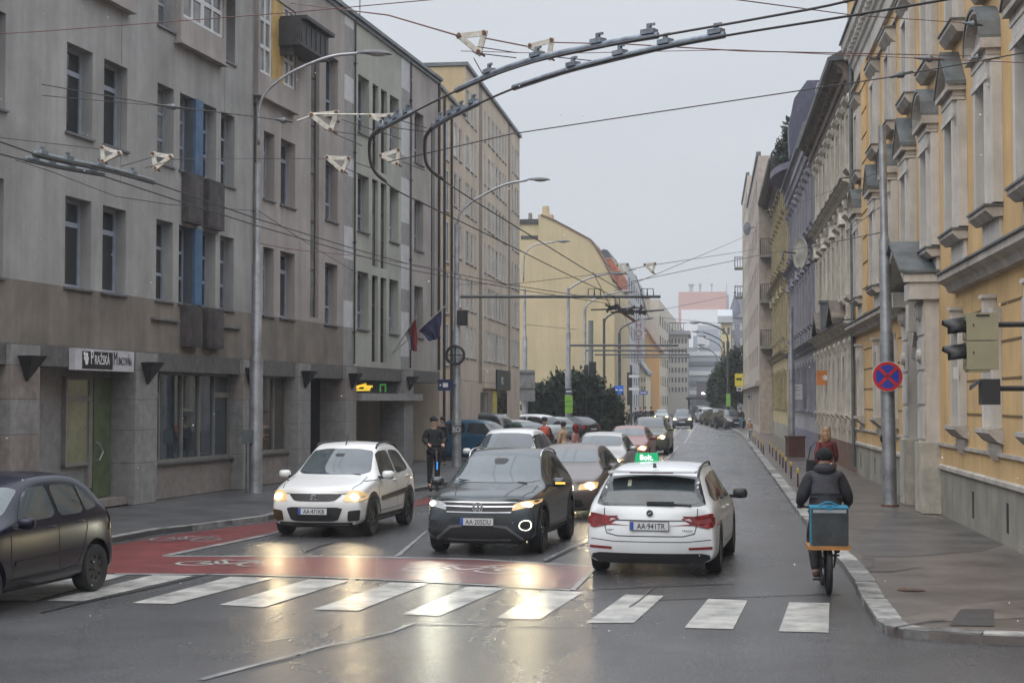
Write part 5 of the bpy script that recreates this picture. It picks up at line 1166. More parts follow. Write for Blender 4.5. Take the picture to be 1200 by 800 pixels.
# ================================================================ overhead wires, all at their real height above the street
HWZ = 5.7
def wire(name, label, pts, r, m, group=None, cat='wire', sag=0.0, n=8, parent=None):
    P = []
    for a, c in zip(pts, pts[1:]):
        for i in range(n): t = i/n; P.append(a.lerp(c, t)+Vector((0,0,-sag*4*t*(1-t))))
    P.append(pts[-1]); o0 = P[0].copy(); b = MB(); b.tube([p-o0 for p in P], r, 5)
    o = b.build(name, m, parent, True); o.location = o0; tag(o, label, cat, group); return o
def CW(*px): return [G(x, y, HWZ) for x, y in px]
gW = 'trolley contact wires'
# two contact wires that bend in from the upper right and run down the street
ca = curve(CW((1200,-22),(1120,-2)), 4)[:-1]
A = CW((1150,-45),(1000,0),(900,20),(772,42.5),(700,56),(640,69),(580,88),(530,109),(480,134),(447,152),(437,160),(433.5,168),(433,182),(435,194),(441,205),(452,214),(470,226),(520,250),(600,289),(660,319),(700,338),(716,346))
B = CW((1260,-33),(1150,-8),(1000,18),(850,42),(760,60),(700,74),(620,97),(560,122),(520,143),(506,152),(500,160),(498,168),(498,184),(500,194),(507,203),(520,212),(560,238),(620,275),(680,312),(716,333),(726,340))
wire('trolley_wire', 'contact wire through the left of the two thick curves, upper one in the sky', curve(A, 4), .012, M_wire, gW, n=1)
wire('trolley_wire', 'contact wire through the right of the two thick curves, lower one in the sky', curve(B, 4), .012, M_wire, gW, n=1)
# parallel pair from the left edge down the street
wire('trolley_wire', 'upper of the two contact wires passing in front of the left lamp', CW((-40,152),(48,183),(180,214),(303,257),(420,293),(485,311),(600,334),(716,352)), .011, M_wire, gW)
wire('trolley_wire', 'lower of the two contact wires passing in front of the left lamp', CW((-40,170),(48,193),(120,206),(220,239),(303,265),(420,299),(485,317),(600,338),(716,356)), .011, M_wire, gW)
wire('trolley_wire', 'thin wire crossing the lower office windows from the left edge', [D(-30,172,31), D(60,201,30), D(135,230,30), D(200,240,31), D(300,247,36)], .008, M_wire)
def sleeve(label, pxs, r, m=None, cat='wire guide'):
    P = curve([G(x, y, HWZ+.07) for x, y in pxs], 4); o0 = P[0].copy(); o = thing('wire_guide', label, cat, o0, 0, 'thick guide rails on the trolley wires'); b = MB(); b.tube([p-o0 for p in P], r, 7); b.build('rail', m or M_tube, o, True)
    for i in range(1, len(P)-1, max(1, len(P)//4)):
        d = (P[i+1]-P[i-1]).normalized(); q = P[i]-o0; b = MB(); b.box(-.05, .05, -.03, .03, -.02, .1); b.M = None
        ang = math.atan2(d.y, d.x); Mx = Matrix.Translation(q) @ Matrix.Rotation(ang, 4, 'Z'); b2 = MB(); b2.M = Mx; b2.box(-.07, .07, -.045, .045, .02, .065); b2.box(-.02, .02, -.015, .015, .06, .12); b2.box(-.06, .0, -.012, .012, .10, .12); b2.build('clamp', M_tube, o)
sleeve('long blue grey guide rail on the upper thick curve in the sky', [(771,41.5),(730,48),(690,56),(640,66.5),(600,78),(565,92),(535,106)], .034)
sleeve('long blue grey guide rail on the lower thick curve in the sky', [(849,41),(810,48),(770,56.5),(735,65),(700,73.5),(660,84),(602,103)], .034)
sleeve('short guide rail where the left thick curve meets the office wall', [(482,132.5),(465,141),(452,148),(440,156)], .034)
sleeve('short guide rail before the right thick curve turns down', [(560,121),(540,131),(525,138),(506,150)], .034)
sleeve('thick guide rail on the upper wire at the left edge', [(40,180),(80,189),(130,199),(180,213)], .05, M_zinc)
sleeve('thick guide rail on the lower wire at the left edge', [(30,186),(70,195),(121,204)], .045, M_zinc)
# the bent part of each curve is a stiff black tube
for lab, px in (('stiff black bend of the left thick curve', A[9:16]), ('stiff black bend of the right thick curve', B[9:16])):
    P = curve(px, 4); o0 = P[0].copy(); b = MB(); b.tube([p-o0+Vector((0,0,.02)) for p in P], .024, 6); o = b.build('wire_bend', M_dark, None, True); o.location = o0; tag(o, lab, 'wire guide', 'stiff wire bends')
# span wires: fixed to facades and poles
def sp(lab, pts, r=.009, m=None, sag=.0): wire('span_wire', lab, pts, r, m or M_wire, 'span wires', sag=sag)
wl = lambda x, y: D(x, y, F1.w(F1.hit(x, y)[0], 0, 0).dot(FW))
wr = lambda x, y: D(x, y, FR.w(FR.hit(x, y)[0], 0, 0).dot(FW))
sp('reddish span wire across the very top left', [D(-40, 42, 24), D(49, 37, 24), D(340, 15, 22), D(560, -5, 20)], .007, M_wirered)
sp('span wire from the dark blind box to the white plates in the sky', [wl(340, 4), D(455, 18, 21), D(540, 43, 18)], .011, M_wirered)
sp('short span wire between the two white plates in the sky', [D(569, 45, 18), D(620, 55, 17.6)], .009, M_wirered)
sp('span wire from the white plates to the palace', [D(649, 50, 17.3), D(735, 52, 16.5), D(870, 60, 16), wr(1150, 66)], .007, M_wirered)
sp('upper thin span wire ending on the palace', [D(850, -2, 14), D(1000, 18, 18), wr(1145, 28)], .006, M_wirered)
sp('long span wire from the office plates to the palace', [D(455, 190, 22), D(600, 157, 21), D(860, 118, 20), D(1040, 91, 19), D(1200, 62, 18)], .008, M_wire)
sp('thin span wire ending at the insulators by the palace', [D(540, 60, 20), D(650, 63, 20), D(860, 58.5, 19), D(975, 64, 19), D(1300, 78, 17)], .005, M_wirered)
sp('long thin wire over the left facade', [D(-30, 158, 25), D(120, 175, 24)], .006)
sp('thin span wire left of the near lamp', [D(49, 99, 24), D(185, 123, 23), D(300, 137, 22), D(330, 141, 21)], .008)
sp('second thin span wire left of the near lamp', [D(49, 112, 25), D(185, 124, 23)], .006)
sp('span wire from the left plates to the near lamp', [D(202, 187, 23), D(303, 186, d1), D(385, 186, 24)], .006)
sp('span wire from the near lamp down to the street wires', [D(303, 247, d1), D(345, 275, 34), D(385, 300, 42), D(460, 345, 60)], .008)
sp('thin span wire at lamp collar height to the second lamp', [D(303, 285, d1), D(340, 292, 33), D(420, 300, 38), D(536, 318, d2)], .009, M_wirered)
sp('span wire from the second lamp towards the thin far plates', [D(536, 333, d2), D(600, 333, 60), D(745, 316, 56)], .010)
sp('span wire from the far plates to the balcony block', [D(738, 316, 56), D(756, 312, 56), D(862, 296, 90), D(892, 291, 120)], .012)
sp('second span wire crossing towards the balcony block', [D(720, 341, 57), D(760, 325, 60), D(860, 283, 100), D(893, 268, 118)], .012)
sp('span wire from the thick pole past the white dish', [D(1035, 272, dR), D(955, 288, 50), D(905, 296, 75), D(740, 330, 58)], .012)
sp('upper short stay of the thick pole', [D(1034, 199, dR), D(1022, 205, dR+4), D(900, 252, 110)], .010)
sp('middle short stay of the thick pole', [D(1035, 240, dR), D(1015, 255, dR+5), D(985, 275, 58)], .010)
sp('thin wire high between the poles far down the street', [D(536, 445, d2), D(613, 452, d3)], .01)
sp('wire from the third lamp to the lamp behind the yew', [D(614, 380, d3), D(676, 386, 100)], .014)
sp('far wire dropping from the boom to the street wires', [D(718, 346, 55), D(733, 372, 90), D(742, 400, 140)], .015)
sp('far wire from the hub towards the dark lamps', [D(760, 366, 100), D(830, 352, 160), D(853, 347, 170)], .018)
sp('far wire on the way to the tall block', [D(775, 372, 120), D(870, 382, 200)], .018)
for i, (x0, y0, x1, y1) in enumerate(((695, 319, 716, 360), (745, 322, 760, 372), (753, 345, 756, 366), (720, 346, 722, 365), (726, 349, 726, 366))):
    sp('vertical hanger wire near the far hub, ' + ('leftmost', 'rightmost and longest', 'short one under the boom end', 'left of the middle pair', 'right of the middle pair')[i], [D(x0, y0, 54), D(x1, y1, 56)], .012)
# white triangular insulator plates
def plate(lab, px, py, wpx, hpx, dist, flip=1, m=None, rot=0.0):
    o = thing('insulator_plate', lab, 'insulator plate', D(px, py, dist), 0, 'triangular insulator plates'); k = dist/FPX; w_, h_ = wpx*k/2, hpx*k
    P = [Vector((-w_*flip, 0, 0)), Vector((w_*flip, 0, .12*h_)), Vector((w_*.55*flip, 0, -h_))]
    P = [Matrix.Rotation(rot, 3, 'Y') @ p for p in P]
    t = max(.016, h_*.16)
    for a, c in ((0, 1), (1, 2), (2, 0)):
        d = (P[c]-P[a]).normalized(); n_ = Vector((-d.z, 0, d.x))*t; b = MB(); y = .012*(a+1)
        q = [P[a]+n_-d*t, P[a]-n_-d*t, P[c]-n_+d*t, P[c]+n_+d*t]; b.slab([(v.x, v.z) for v in q], -y, y); b.build('strap', m or M_insul, o)
    for p in P: b = MB(); b.lathe([(0,-.05),(t*.8,-.05),(t*.8,.05),(0,.05)], (p.x, 0, p.z), 'Y', 8); b.build('bolt', M_rust, o)
    v = P[2]; b = MB(); b.tube([v+Vector((-w_*.5,0,h_*.1)), v, v+Vector((w_*.5,0,-h_*.25))], t*.45, 5); b.build('clamp', M_rust if m is None else M_dark, o)
    return o
plate('white triangular plate high in the sky, left one', 553, 42, 30, 20, 18.2); plate('white triangular plate high in the sky, right one', 634, 52, 26, 17, 17.5, rot=-.15)
plate('rusty white plate in front of the tall office windows, upper left', 380, 135, 30, 18, 22); plate('rusty white plate in front of the office, upper right with bolts', 449, 136, 30, 12, 21)
plate('white plate in front of the office, lower left', 396, 186, 26, 14, 23, rot=.12); plate('white plate in front of the office, lower right', 457, 180, 22, 14, 22.5, rot=-.2)
plate('white plate over the left windows, nearer the left edge', 130, 177, 22, 14, 22, -1, rot=.25); plate('white plate over the left windows, by the stair strips', 190, 183, 22, 15, 22.5, -1, rot=.1)
plate('small far plate above the hub, left one', 729.5, 311, 12, 9, 56); plate('small far plate above the hub, right one', 761.5, 310, 12, 9, 56)
sp('white strap joining the two office plates', [D(348, 142, 22), D(370, 134, 22), D(455, 134.5, 21.5)], .014, M_insul)
for i, (x0, y0, x1, y1) in enumerate(((380, 152, 430, 160), (400, 140, 470, 163), (392, 157, 425, 171), (465, 140, 500, 150), (462, 150, 505, 155), (405, 197, 432, 210), (470, 189, 498, 200), (555, 62, 605, 68), (560, 55, 605, 62), (640, 66, 700, 72), (555, 68, 566, 88), (142, 195, 180, 184), (170, 197, 195, 190), (415, 190, 435, 197))):
    dd = 21.5 if x0 < 540 else 17.5
    sp('thin guy wire tying the guide rails to the plates', [D(x0, y0, dd), D(x1, y1, dd)], .006)
# inline insulators and the hub of switch gear far down the boom
for i, (x0, y0, x1, y1, dd) in enumerate(((1071, 68, 1107, 70, 19), (1128, 27, 1152, 30, 19), (1043, 91, 1070, 84, 19), (1140, 68, 1150, 68, 18), (185, 123, 220, 128, 23), (322, 140, 343, 143, 21.5))):
    p, q = D(x0, y0, dd), D(x1, y1, dd); o = thing('line_insulator', 'dark inline wire insulator ' + ('in the sky near the palace hoods', 'at the top right corner', 'in the pale wire crossing the palace', 'at the right edge', 'over the stair windows', 'right of the near lamp')[i], 'insulator', p, 0, 'inline insulators')
    v = q-p; b = MB(); b.tube([v*0, v*.3, v*.32, v*.45, v*.47, v*.6, v*.62, v], [.012,.02,.035,.035,.05,.035,.02,.012], 8); b.build('insulator', M_zinc, o, True)
for i, (px, py, s_) in enumerate(((722, 362, .32), (745, 365, .3))):
    o = thing('switch_gear', 'dark cluster of wire switch gear far over the road, %s one' % ('left' if i == 0 else 'right'), 'wire gear', D(px, py, 56), 0)
    random.seed(31+i); b = MB()
    for k in range(8): c = (random.uniform(-.26,.26), random.uniform(-.2,.2), random.uniform(-.08,.12)); b.M = Matrix.Translation(c) @ Matrix.Rotation(random.uniform(0,3), 4, 'Y'); b.box(-.2*random.random()-.05, .15, -.03, .03, -.04, .04)
    b.M = None; b.build('fittings', M_dark, o)
    b = MB(); b.tube([(-.9,0,-.02),(0,0,.0),(1.0,0,.05)], .03, 5); b.build('rail', M_dark, o)
    if i == 0: b = MB(); b.slab([(.1,-.1),(.16,-.02),(.72,-.42),(.66,-.5)], -.03, .03); b.build('rusty_bar', M_rust, o)
# ================================================================ vehicles (car-local: +y forward, x to its right, z up)
def paint(name, c, rough=.28, metal=0.0, c2=None):
    return mat(name, c, rough, metal, var=.035, scale=1.5, coat=.35, c2=c2)
M_cglass = mat('car_glass', (.022,.027,.03), .05, var=.5, scale=1.6, ior=1.6, c2=(.006,.008,.009))
M_cglass_l = mat('car_glass_pale', (.06,.078,.086), .06, var=.2, scale=.8, ior=1.75)
M_tyre = mat('tyre_rubber', (.014,.014,.015), .75, var=.25, bump=.3, bscale=60)
M_rim = mat('wheel_rim', (.20,.20,.21), .4, metal=.7, var=.25)
M_rimd = mat('wheel_rim_dark', (.035,.035,.037), .5, metal=.4, var=.25)
M_plas = mat('black_plastic', (.016,.016,.017), .55, var=.2)
M_chrome = mat('chrome_trim', (.55,.56,.58), .2, metal=.9, var=.05)
M_seamc = mat('panel_gap', (.006,.006,.006), .8, var=0)
M_plate = mat('number_plate', (.52,.53,.54), .4, var=.05); M_pltx = mat('plate_lettering', (.012,.012,.015), .5, var=0); M_plb = mat('plate_blue', (.02,.07,.35), .4, var=0)
M_lens_c = mat('headlamp_lens', (.35,.36,.37), .12, var=.2, scale=12, ior=1.6)
M_lens_amber = mat('headlamp_warm_lens', (.45,.32,.18), .12, var=.2, scale=12, emit=.5, ecol=(1,.62,.25))
M_on = mat('lit_lamp_warm', (1,.9,.7), .3, var=0, emit=18, ecol=(1,.78,.42)); M_onw = mat('lit_lamp_white', (1,1,.95), .3, var=0, emit=16, ecol=(1,.97,.80)); M_drl = mat('daylight_ring', (1,1,.95), .3, var=0, emit=2.2, ecol=(1,.97,.75))
M_tail = mat('tail_lamp_red', (.20,.008,.010), .14, var=.35, scale=14, ior=1.6); M_tailw = mat('tail_lamp_clear', (.5,.42,.42), .15, var=.2, scale=12)
class Car: pass
def car_shell(L_, W_, H_, wb, hood_f=.74, cowl=1.0, ycowl=None, yrf=None, yrr=None, ytl=None, tailz=1.0, decky=None, belt_f=.9, belt_r=.98, gz=.20, wr=.33, roofw=.66, tail_round=.12, kind='hatch', dipr=.06):
    f = L_/2; yA = wb/2 + (L_-wb)*.02; ax = (wb/2+.0, -wb/2+.0)
    off = (L_-wb)/2*.04
    ax = (wb/2-off, -wb/2-off)
    ycowl = ycowl if ycowl is not None else f-1.12; yrf = yrf if yrf is not None else ycowl-.72
    yrr = yrr if yrr is not None else -f+.75; ytl = ytl if ytl is not None else -f+.12
    hw = W_/2
    #            y        ztop      wtop   zbelt      wbelt wmid wlow
    ST_ = [(f-.02,  hood_f-.02, .70, hood_f-.12, .80, .86, .84),
           (f-.16,  hood_f+.05, .80, hood_f-.05, .90, .94, .93),
           (f-.50,  hood_f+.13, .84, hood_f+.05, .96, .99, .98),
           (ycowl+.12, cowl-.03, .82, belt_f-.02, .965, 1.0, .985),
           (ycowl,  cowl+.01, .80, belt_f, .965, 1.0, .985),
           (yrf,    H_-.05, roofw, belt_f+.015, .965, 1.0, .985),
           (yrf-.35, H_-.005, roofw+.01, (belt_f*.7+belt_r*.3), .968, 1.0, .985),
           ((yrf+yrr)/2-.2, H_, roofw+.015, (belt_f+belt_r)/2, .968, 1.0, .985),
           (yrr,    H_-dipr, roofw-.01, belt_r, .965, 1.0, .985)]
    if kind == 'sedan': ST_ += [(ytl, tailz, .78, belt_r, .95, .99, .98), (-f+.12, tailz-.02, .78, tailz-.1, .91, .95, .95), (-f+.02, tailz-.12, .74, tailz-.2, .82, .88, .86)]
    else: ST_ += [(ytl, tailz, .80, belt_r-.04, .93, .97, .97), (-f+.02, tailz-.16, .78, tailz-.24, .84, .90, .89)]
    cf = (-1, -.6, 0, .6, 1); V = {}; vs = []
    n = len(ST_)
    def pt(i, j, k):
        y, zt, wt, zb_, wbt, wm, wl = ST_[j]
        zk = (gz+.0, gz+.13, gz+.36, zb_, zt)[k]; wk = (wl*.93, wl, wm, wbt, wt)[k]*hw; c = cf[i]
        if k == 4: zk += .035*(1-c*c)
        if 4 <= j and k == 4 and j <= 8: zk += .012*(1-c*c)
        dy = 0
        if j == 0: dy = (-.05, .02, .03, .0, -.06)[k] - .20*c*c
        elif j == 1: dy = -.06*c*c
        elif j == n-1: dy = -(-.04, .02, .035, .0, -.02)[k] + tail_round*c*c
        elif j == n-2 and kind != 'sedan': dy = .03*c*c
        elif 4 <= j <= 5 and k == 4: dy = -.10*c*c
        elif 4 <= j <= 5 and k == 3: dy = -.0
        return Vector((wk*c, y+dy, zk))
    def vid(i, j, k):
        if (i, j, k) not in V: V[(i, j, k)] = len(vs); vs.append(pt(i, j, k))
        return V[(i, j, k)]
    fs = []
    for j in range(n-1):
        for i in range(4):
            fs.append((vid(i,j,4), vid(i+1,j,4), vid(i+1,j+1,4), vid(i,j+1,4))); fs.append((vid(i,j,0), vid(i,j+1,0), vid(i+1,j+1,0), vid(i+1,j,0)))
        for k in range(4):
            fs.append((vid(0,j,k), vid(0,j,k+1), vid(0,j+1,k+1), vid(0,j+1,k))); fs.append((vid(4,j,k), vid(4,j+1,k), vid(4,j+1,k+1), vid(4,j,k+1)))
    for i in range(4):
        for k in range(4):
            fs.append((vid(i,0,k), vid(i+1,0,k), vid(i+1,0,k+1), vid(i,0,k+1))); fs.append((vid(i,n-1,k), vid(i,n-1,k+1), vid(i+1,n-1,k+1), vid(i+1,n-1,k)))
    me = bpy.data.meshes.new('car_body'); me.from_pydata([tuple(v) for v in vs], [], fs); 
    bm = bmesh.new(); bm.from_mesh(me); bmesh.ops.recalc_face_normals(bm, faces=bm.faces)
    cl = bm.edges.layers.float.new('crease_edge')
    inv = {v: k for k, v in V.items()}
    for e in bm.edges:
        a, b = inv[e.verts[0].index], inv[e.verts[1].index]
        if a[2] == b[2] == 3 and a[1] != b[1] and a[0] in (0, 4): e[cl] = .35
        if a[2] == b[2] == 4 and a[1] != b[1] and a[0] in (0, 4) and min(a[1], b[1]) >= 4: e[cl] = .35
        if a[2] == b[2] == 1 and a[0] in (0, 4) and b[0] in (0, 4): e[cl] = .3
        if a[1] == b[1] and a[1] in (4,) and a[2] == b[2] == 4: e[cl] = .55
        if a[1] == b[1] == n-1 and a[0] == b[0] and a[0] in (0, 4): e[cl] = .2
    bm.to_mesh(me); bm.free()
    o = link('tmp', me); m = o.modifiers.new('s', 'SUBSURF'); m.levels = m.render_levels = 4; m.subdivision_type = 'CATMULL_CLARK'
    solid = eval_mesh(o, 'solid'); bv = BVHTree.FromPolygons([v.co for v in solid.vertices], [p.vertices[:] for p in solid.polygons])
    b = MB()
    for y in ax:
        for s in (-1, 1): b.cyl((s*(hw-.30), y, wr+.015), (s*(hw+.3), y, wr+.015), wr+.062, n=40)
    cut = b.build('cut', M_plas); m2 = o.modifiers.new('b', 'BOOLEAN'); m2.object = cut; m2.operation = 'DIFFERENCE'; m2.solver = 'EXACT'
    me2 = eval_mesh(o, 'car_body'); bpy.data.objects.remove(o); bpy.data.objects.remove(cut)
    me2.polygons.foreach_set('use_smooth', [True]*len(me2.polygons)); me2.set_sharp_from_angle(angle=R(38))
    c = Car(); c.mesh = me2; c.bv = bv; c.ax = ax; c.f = f; c.hw = hw; c.wr = wr; c.L, c.W, c.H = L_, W_, H_; c.p = dict(ycowl=ycowl, yrf=yrf, yrr=yrr, ytl=ytl)
    return c
def rounded(poly, r=.25, it=2):
    for _ in range(it):
        out = []
        for i in range(len(poly)):
            p, q = poly[i], poly[(i+1) % len(poly)]; out += [(p[0]+(q[0]-p[0])*r, p[1]+(q[1]-p[1])*r), (p[0]+(q[0]-p[0])*(1-r), p[1]+(q[1]-p[1])*(1-r))]
        poly = out
    return poly
def decal(c, poly, axis, off=.006, grid=.07, mirror=False):
    """a panel that hugs the body. poly in 2-D; axis: 'R' right side (y,z), 'L' left side, 'F' front (x,z), 'B' back (x,z), 'T' top (x,y)"""
    bm = bmesh.new(); v = [bm.verts.new((p[0], p[1], 0)) for p in poly]; bm.faces.new(v)
    lo = [min(p[i] for p in poly) for i in (0, 1)]; hi = [max(p[i] for p in poly) for i in (0, 1)]
    for i in (0, 1):
        t = lo[i]+grid
        while t < hi[i]-.005:
            co_ = [0, 0, 0]; no = [0, 0, 0]; co_[i] = t; no[i] = 1
            bmesh.ops.bisect_plane(bm, geom=bm.verts[:]+bm.edges[:]+bm.faces[:], dist=1e-5, plane_co=co_, plane_no=no); t += grid
    bmesh.ops.triangulate(bm, faces=bm.faces[:])
    bm.verts.index_update(); vs = []; dirs = {'R': (-1,0,0), 'L': (1,0,0), 'F': (0,-1,0), 'B': (0,1,0), 'T': (0,0,-1)}; d = Vector(dirs[axis]); last = None
    for w_ in bm.verts:
        a, e = w_.co.x, w_.co.y
        o = Vector((3*(1 if axis == 'R' else -1), a, e)) if axis in 'RL' else Vector((a, 5 if axis == 'F' else -5, e)) if axis in 'FB' else Vector((a, e, 4))
        h = c.bv.ray_cast(o, d)
        if h[0] is None: h = c.bv.find_nearest(o+d*(3-c.hw if axis in 'RL' else 5-c.f if axis in 'FB' else 4-c.H))
        nrm = h[1] if h[1].dot(d) < 0 else -h[1]
        vs.append(h[0]+nrm*off)
    fs = [tuple(x.index for x in fc_.verts) for fc_ in bm.faces]; bm.free()
    # face outward
    out = []
    for fc_ in fs:
        n = (vs[fc_[1]]-vs[fc_[0]]).cross(vs[fc_[2]]-vs[fc_[0]]); out.append(fc_ if n.dot(d) < 0 else fc_[::-1])
    return vs, out
def dpart(c, root, name, polys, m, off=.006, grid=.07):
    b = MB()
    for axis, poly in polys: vs, fs = decal(c, poly, axis, off, grid); b.add(vs, fs)
    return b.build(name, m, root, True, fix=False)
def line(pts, w_=.010):
    """thin strips along a 2-D polyline"""
    out = []
    for p, q in zip(pts, pts[1:]):
        d = Vector((q[0]-p[0], q[1]-p[1])); 
        if d.length < 1e-6: continue
        n = Vector((-d.y, d.x)).normalized()*w_/2; e = d.normalized()*w_*.4
        out.append([(p[0]+n.x-e.x, p[1]+n.y-e.y), (p[0]-n.x-e.x, p[1]-n.y-e.y), (q[0]-n.x+e.x, q[1]-n.y+e.y), (q[0]+n.x+e.x, q[1]+n.y+e.y)])
    return out
def wheel(c, root, s, y, spokes=5, m=None, rimr=.62, far=False):
    R_ = c.wr; w_ = .21; x = s*(c.hw-.115)
    b = MB(); pr = [(R_*rimr, -w_/2+.01), (R_*(rimr+.08), -w_/2), (R_*.93, -w_/2), (R_*.99, -w_*.36), (R_, -w_*.2), (R_, w_*.2), (R_*.99, w_*.36), (R_*.93, w_/2), (R_*(rimr+.08), w_/2), (R_*rimr, w_/2-.01)]
    b.lathe(pr, (0,0,0), 'X', 32); wh = link('wheel', None, root, (x, y, R_)); b.build('tyre', M_tyre, wh, 40)
    b = MB(); xo = s*(w_/2-.012); b.lathe([(R_*rimr, xo), (R_*(rimr-.06), xo-s*.012), (R_*(rimr-.07), xo-s*.09), (.0, xo-s*.09)], (0,0,0), 'X', 28)
    b.lathe([(.0, xo+s*.0), (.045, xo), (.06, xo-s*.03)], (0,0,0), 'X', 14)
    for i in range(spokes):
        a = 2*math.pi*i/spokes+.3; b.M = Matrix.Rotation(a, 4, 'X'); t0, t1 = .030, .022*5/spokes+.012
        b.add([(xo-s*.012, -t0, .03), (xo-s*.012, t0, .03), (xo-s*.012, t1*1.4, R_*(rimr-.04)), (xo-s*.012, -t1*1.4, R_*(rimr-.04)), (xo-s*.07, -t0, .03), (xo-s*.07, t0, .03), (xo-s*.07, t1*1.4, R_*(rimr-.04)), (xo-s*.07, -t1*1.4, R_*(rimr-.04))], [(0,1,2,3),(0,4,5,1),(3,2,6,7),(0,3,7,4),(1,5,6,2)])
    b.M = None; b.build('rim', m or M_rim, wh, 35)
    return wh
def mirrors(c, root, m, y, z, turn=1.0, sc_=1.0):
    for s in (-1, 1):
        b = MB(); x = s*(c.hw+.11)
        vs = []; n = 10; pr = [(-.085, .35), (-.06, .85), (0, 1.0), (.05, .8), (.075, .35)]
        for dy, k in pr:
            for i in range(n):
                t = 2*math.pi*i/n; e = .55; ct, st = math.cos(t), math.sin(t)
                vs.append((x+sc_*.115*k*math.copysign(abs(ct)**e, ct), y+dy*sc_, z+sc_*.078*k*math.copysign(abs(st)**e, st)))
        fs = [(i*n+k, i*n+(k+1) % n, (i+1)*n+(k+1) % n, (i+1)*n+k) for i in range(4) for k in range(n)]+[tuple(range(n))[::-1], tuple(range(4*n, 5*n))]
        b.add(vs, fs); b.build('mirror', m, root, 60)
        b = MB(); b.box(min(s*(c.hw-.08), s*(c.hw+.03)), max(s*(c.hw-.08), s*(c.hw+.03)), y-.03, y+.05, z-.07, z-.02); b.build('mirror_stalk', M_plas, root)
def numplate(root, txt, y, z, s, squeeze=1.0, tilt=0.0):
    """s=+1 front, -1 back"""
    p = link('number_plate', None, root, (0, y, z)); p.rotation_euler = (tilt, 0, 0 if s < 0 else math.pi)
    b = MB(); b.box(-.27, .27, -.012, .0, -.062, .062); b.build('plate_holder', M_plas, p)
    b = MB(); b.box(-.26, .26, -.016, -.0121, -.055, .055); b.build('plate', M_plate, p)
    b = MB(); b.box(-.258, -.215, -.0185, -.0161, -.053, .053); b.build('plate_band', M_plb, p)
    ftext('lettering', txt, .076, M_pltx, .022, -.018, -.038, p, extrude=.0008, squeeze=.84, bold=.001)
def hitf(c, x, z, ax='F'):
    d = {'F': Vector((0,-1,0)), 'B': Vector((0,1,0)), 'R': Vector((-1,0,0)), 'L': Vector((1,0,0)), 'T': Vector((0,0,-1))}[ax]
    o = Vector((x, 5, z)) if ax == 'F' else Vector((x, -5, z)) if ax == 'B' else Vector((3, x, z)) if ax == 'R' else Vector((-3, x, z)) if ax == 'L' else Vector((x, z, 4))
    return c.bv.ray_cast(o, d)[0]
def common(c, root, body, sidewin, gaps_y, beltz, handles, cladding=None, glassm=None, rails=None, wipers=True, dm=None):
    link('body', c.mesh, root); c.mesh.materials.clear(); c.mesh.materials.append(body)
    b = MB(); b.box(-c.hw+.30, c.hw-.30, -c.f+.3, c.f-.35, .17, .6); 
    for y in c.ax: b.cyl((-c.hw+.1, y, c.wr), (c.hw-.1, y, c.wr), .05, n=8)
    b.build('underbody', M_plas, root)
    for s in 'LR': dpart(c, root, 'side_glass', [(s, rounded(w_, .12, 2)) for w_ in sidewin], glassm or M_cglass, .005)
    for s in 'LR':
        P = []
        for g in gaps_y: P += [(s, q) for q in line(g, .011)]
        dpart(c, root, 'door_gap', P, M_seamc, .003, .12)
    for s in (-1, 1):
        for (y, z) in handles:
            h = hitf(c, y, z, 'R')
            if h is None: continue
            x = h.x*s; b = MB(); b.tube([(x-s*.005, y+.09, z), (x+s*.028, y+.06, z+.003), (x+s*.03, y-.05, z+.005), (x-s*.005, y-.09, z+.002)], .013, 6); b.build('door_handle', dm or body, root, True)
    if rails:
        for s in (-1, 1):
            ys = [rails[0]+(rails[1]-rails[0])*t for t in (0, .06, .2, .5, .8, .94, 1)]; P = []
            for t, y in zip((0, 1, 1, 1, 1, 1, 0), ys):
                h = hitf(c, s*c.hw*rails[2], y, 'T'); P.append(Vector((s*c.hw*rails[2], y, h.z+(.045 if t else -.01))))
            b = MB(); b.tube(P, .018, 6); b.build('roof_rail', rails[3], root, True)
def soft_spot(root, x, y, z, energy, col, name='headlight_beam', size=84, tilt=6, rad=.055):
    l = bpy.data.lights.new(name, 'SPOT'); l.energy = energy; l.color = col; l.spot_size = R(size); l.spot_blend = .8; l.shadow_soft_size = rad
    o = bpy.data.objects.new(name, l); COL.objects.link(o); o.parent = root; o.location = (x, y, z); o.rotation_euler = (R(90-tilt), 0, 0); return o
def place(root, px, py, heading_vpx, dist=None, back=False, dy=0.0):
    """stand the car on the road at the ground pixel (px,py), its axis aimed at a vanishing point column"""
    p = G(px, py) if dist is None else D(px, HY, dist); p.z = 0
    a = math.atan((heading_vpx-600)/FPX)-YAW     # clockwise from +Y
    root.rotation_euler = (0, 0, -a if back else math.pi-a); root.location = p; return p

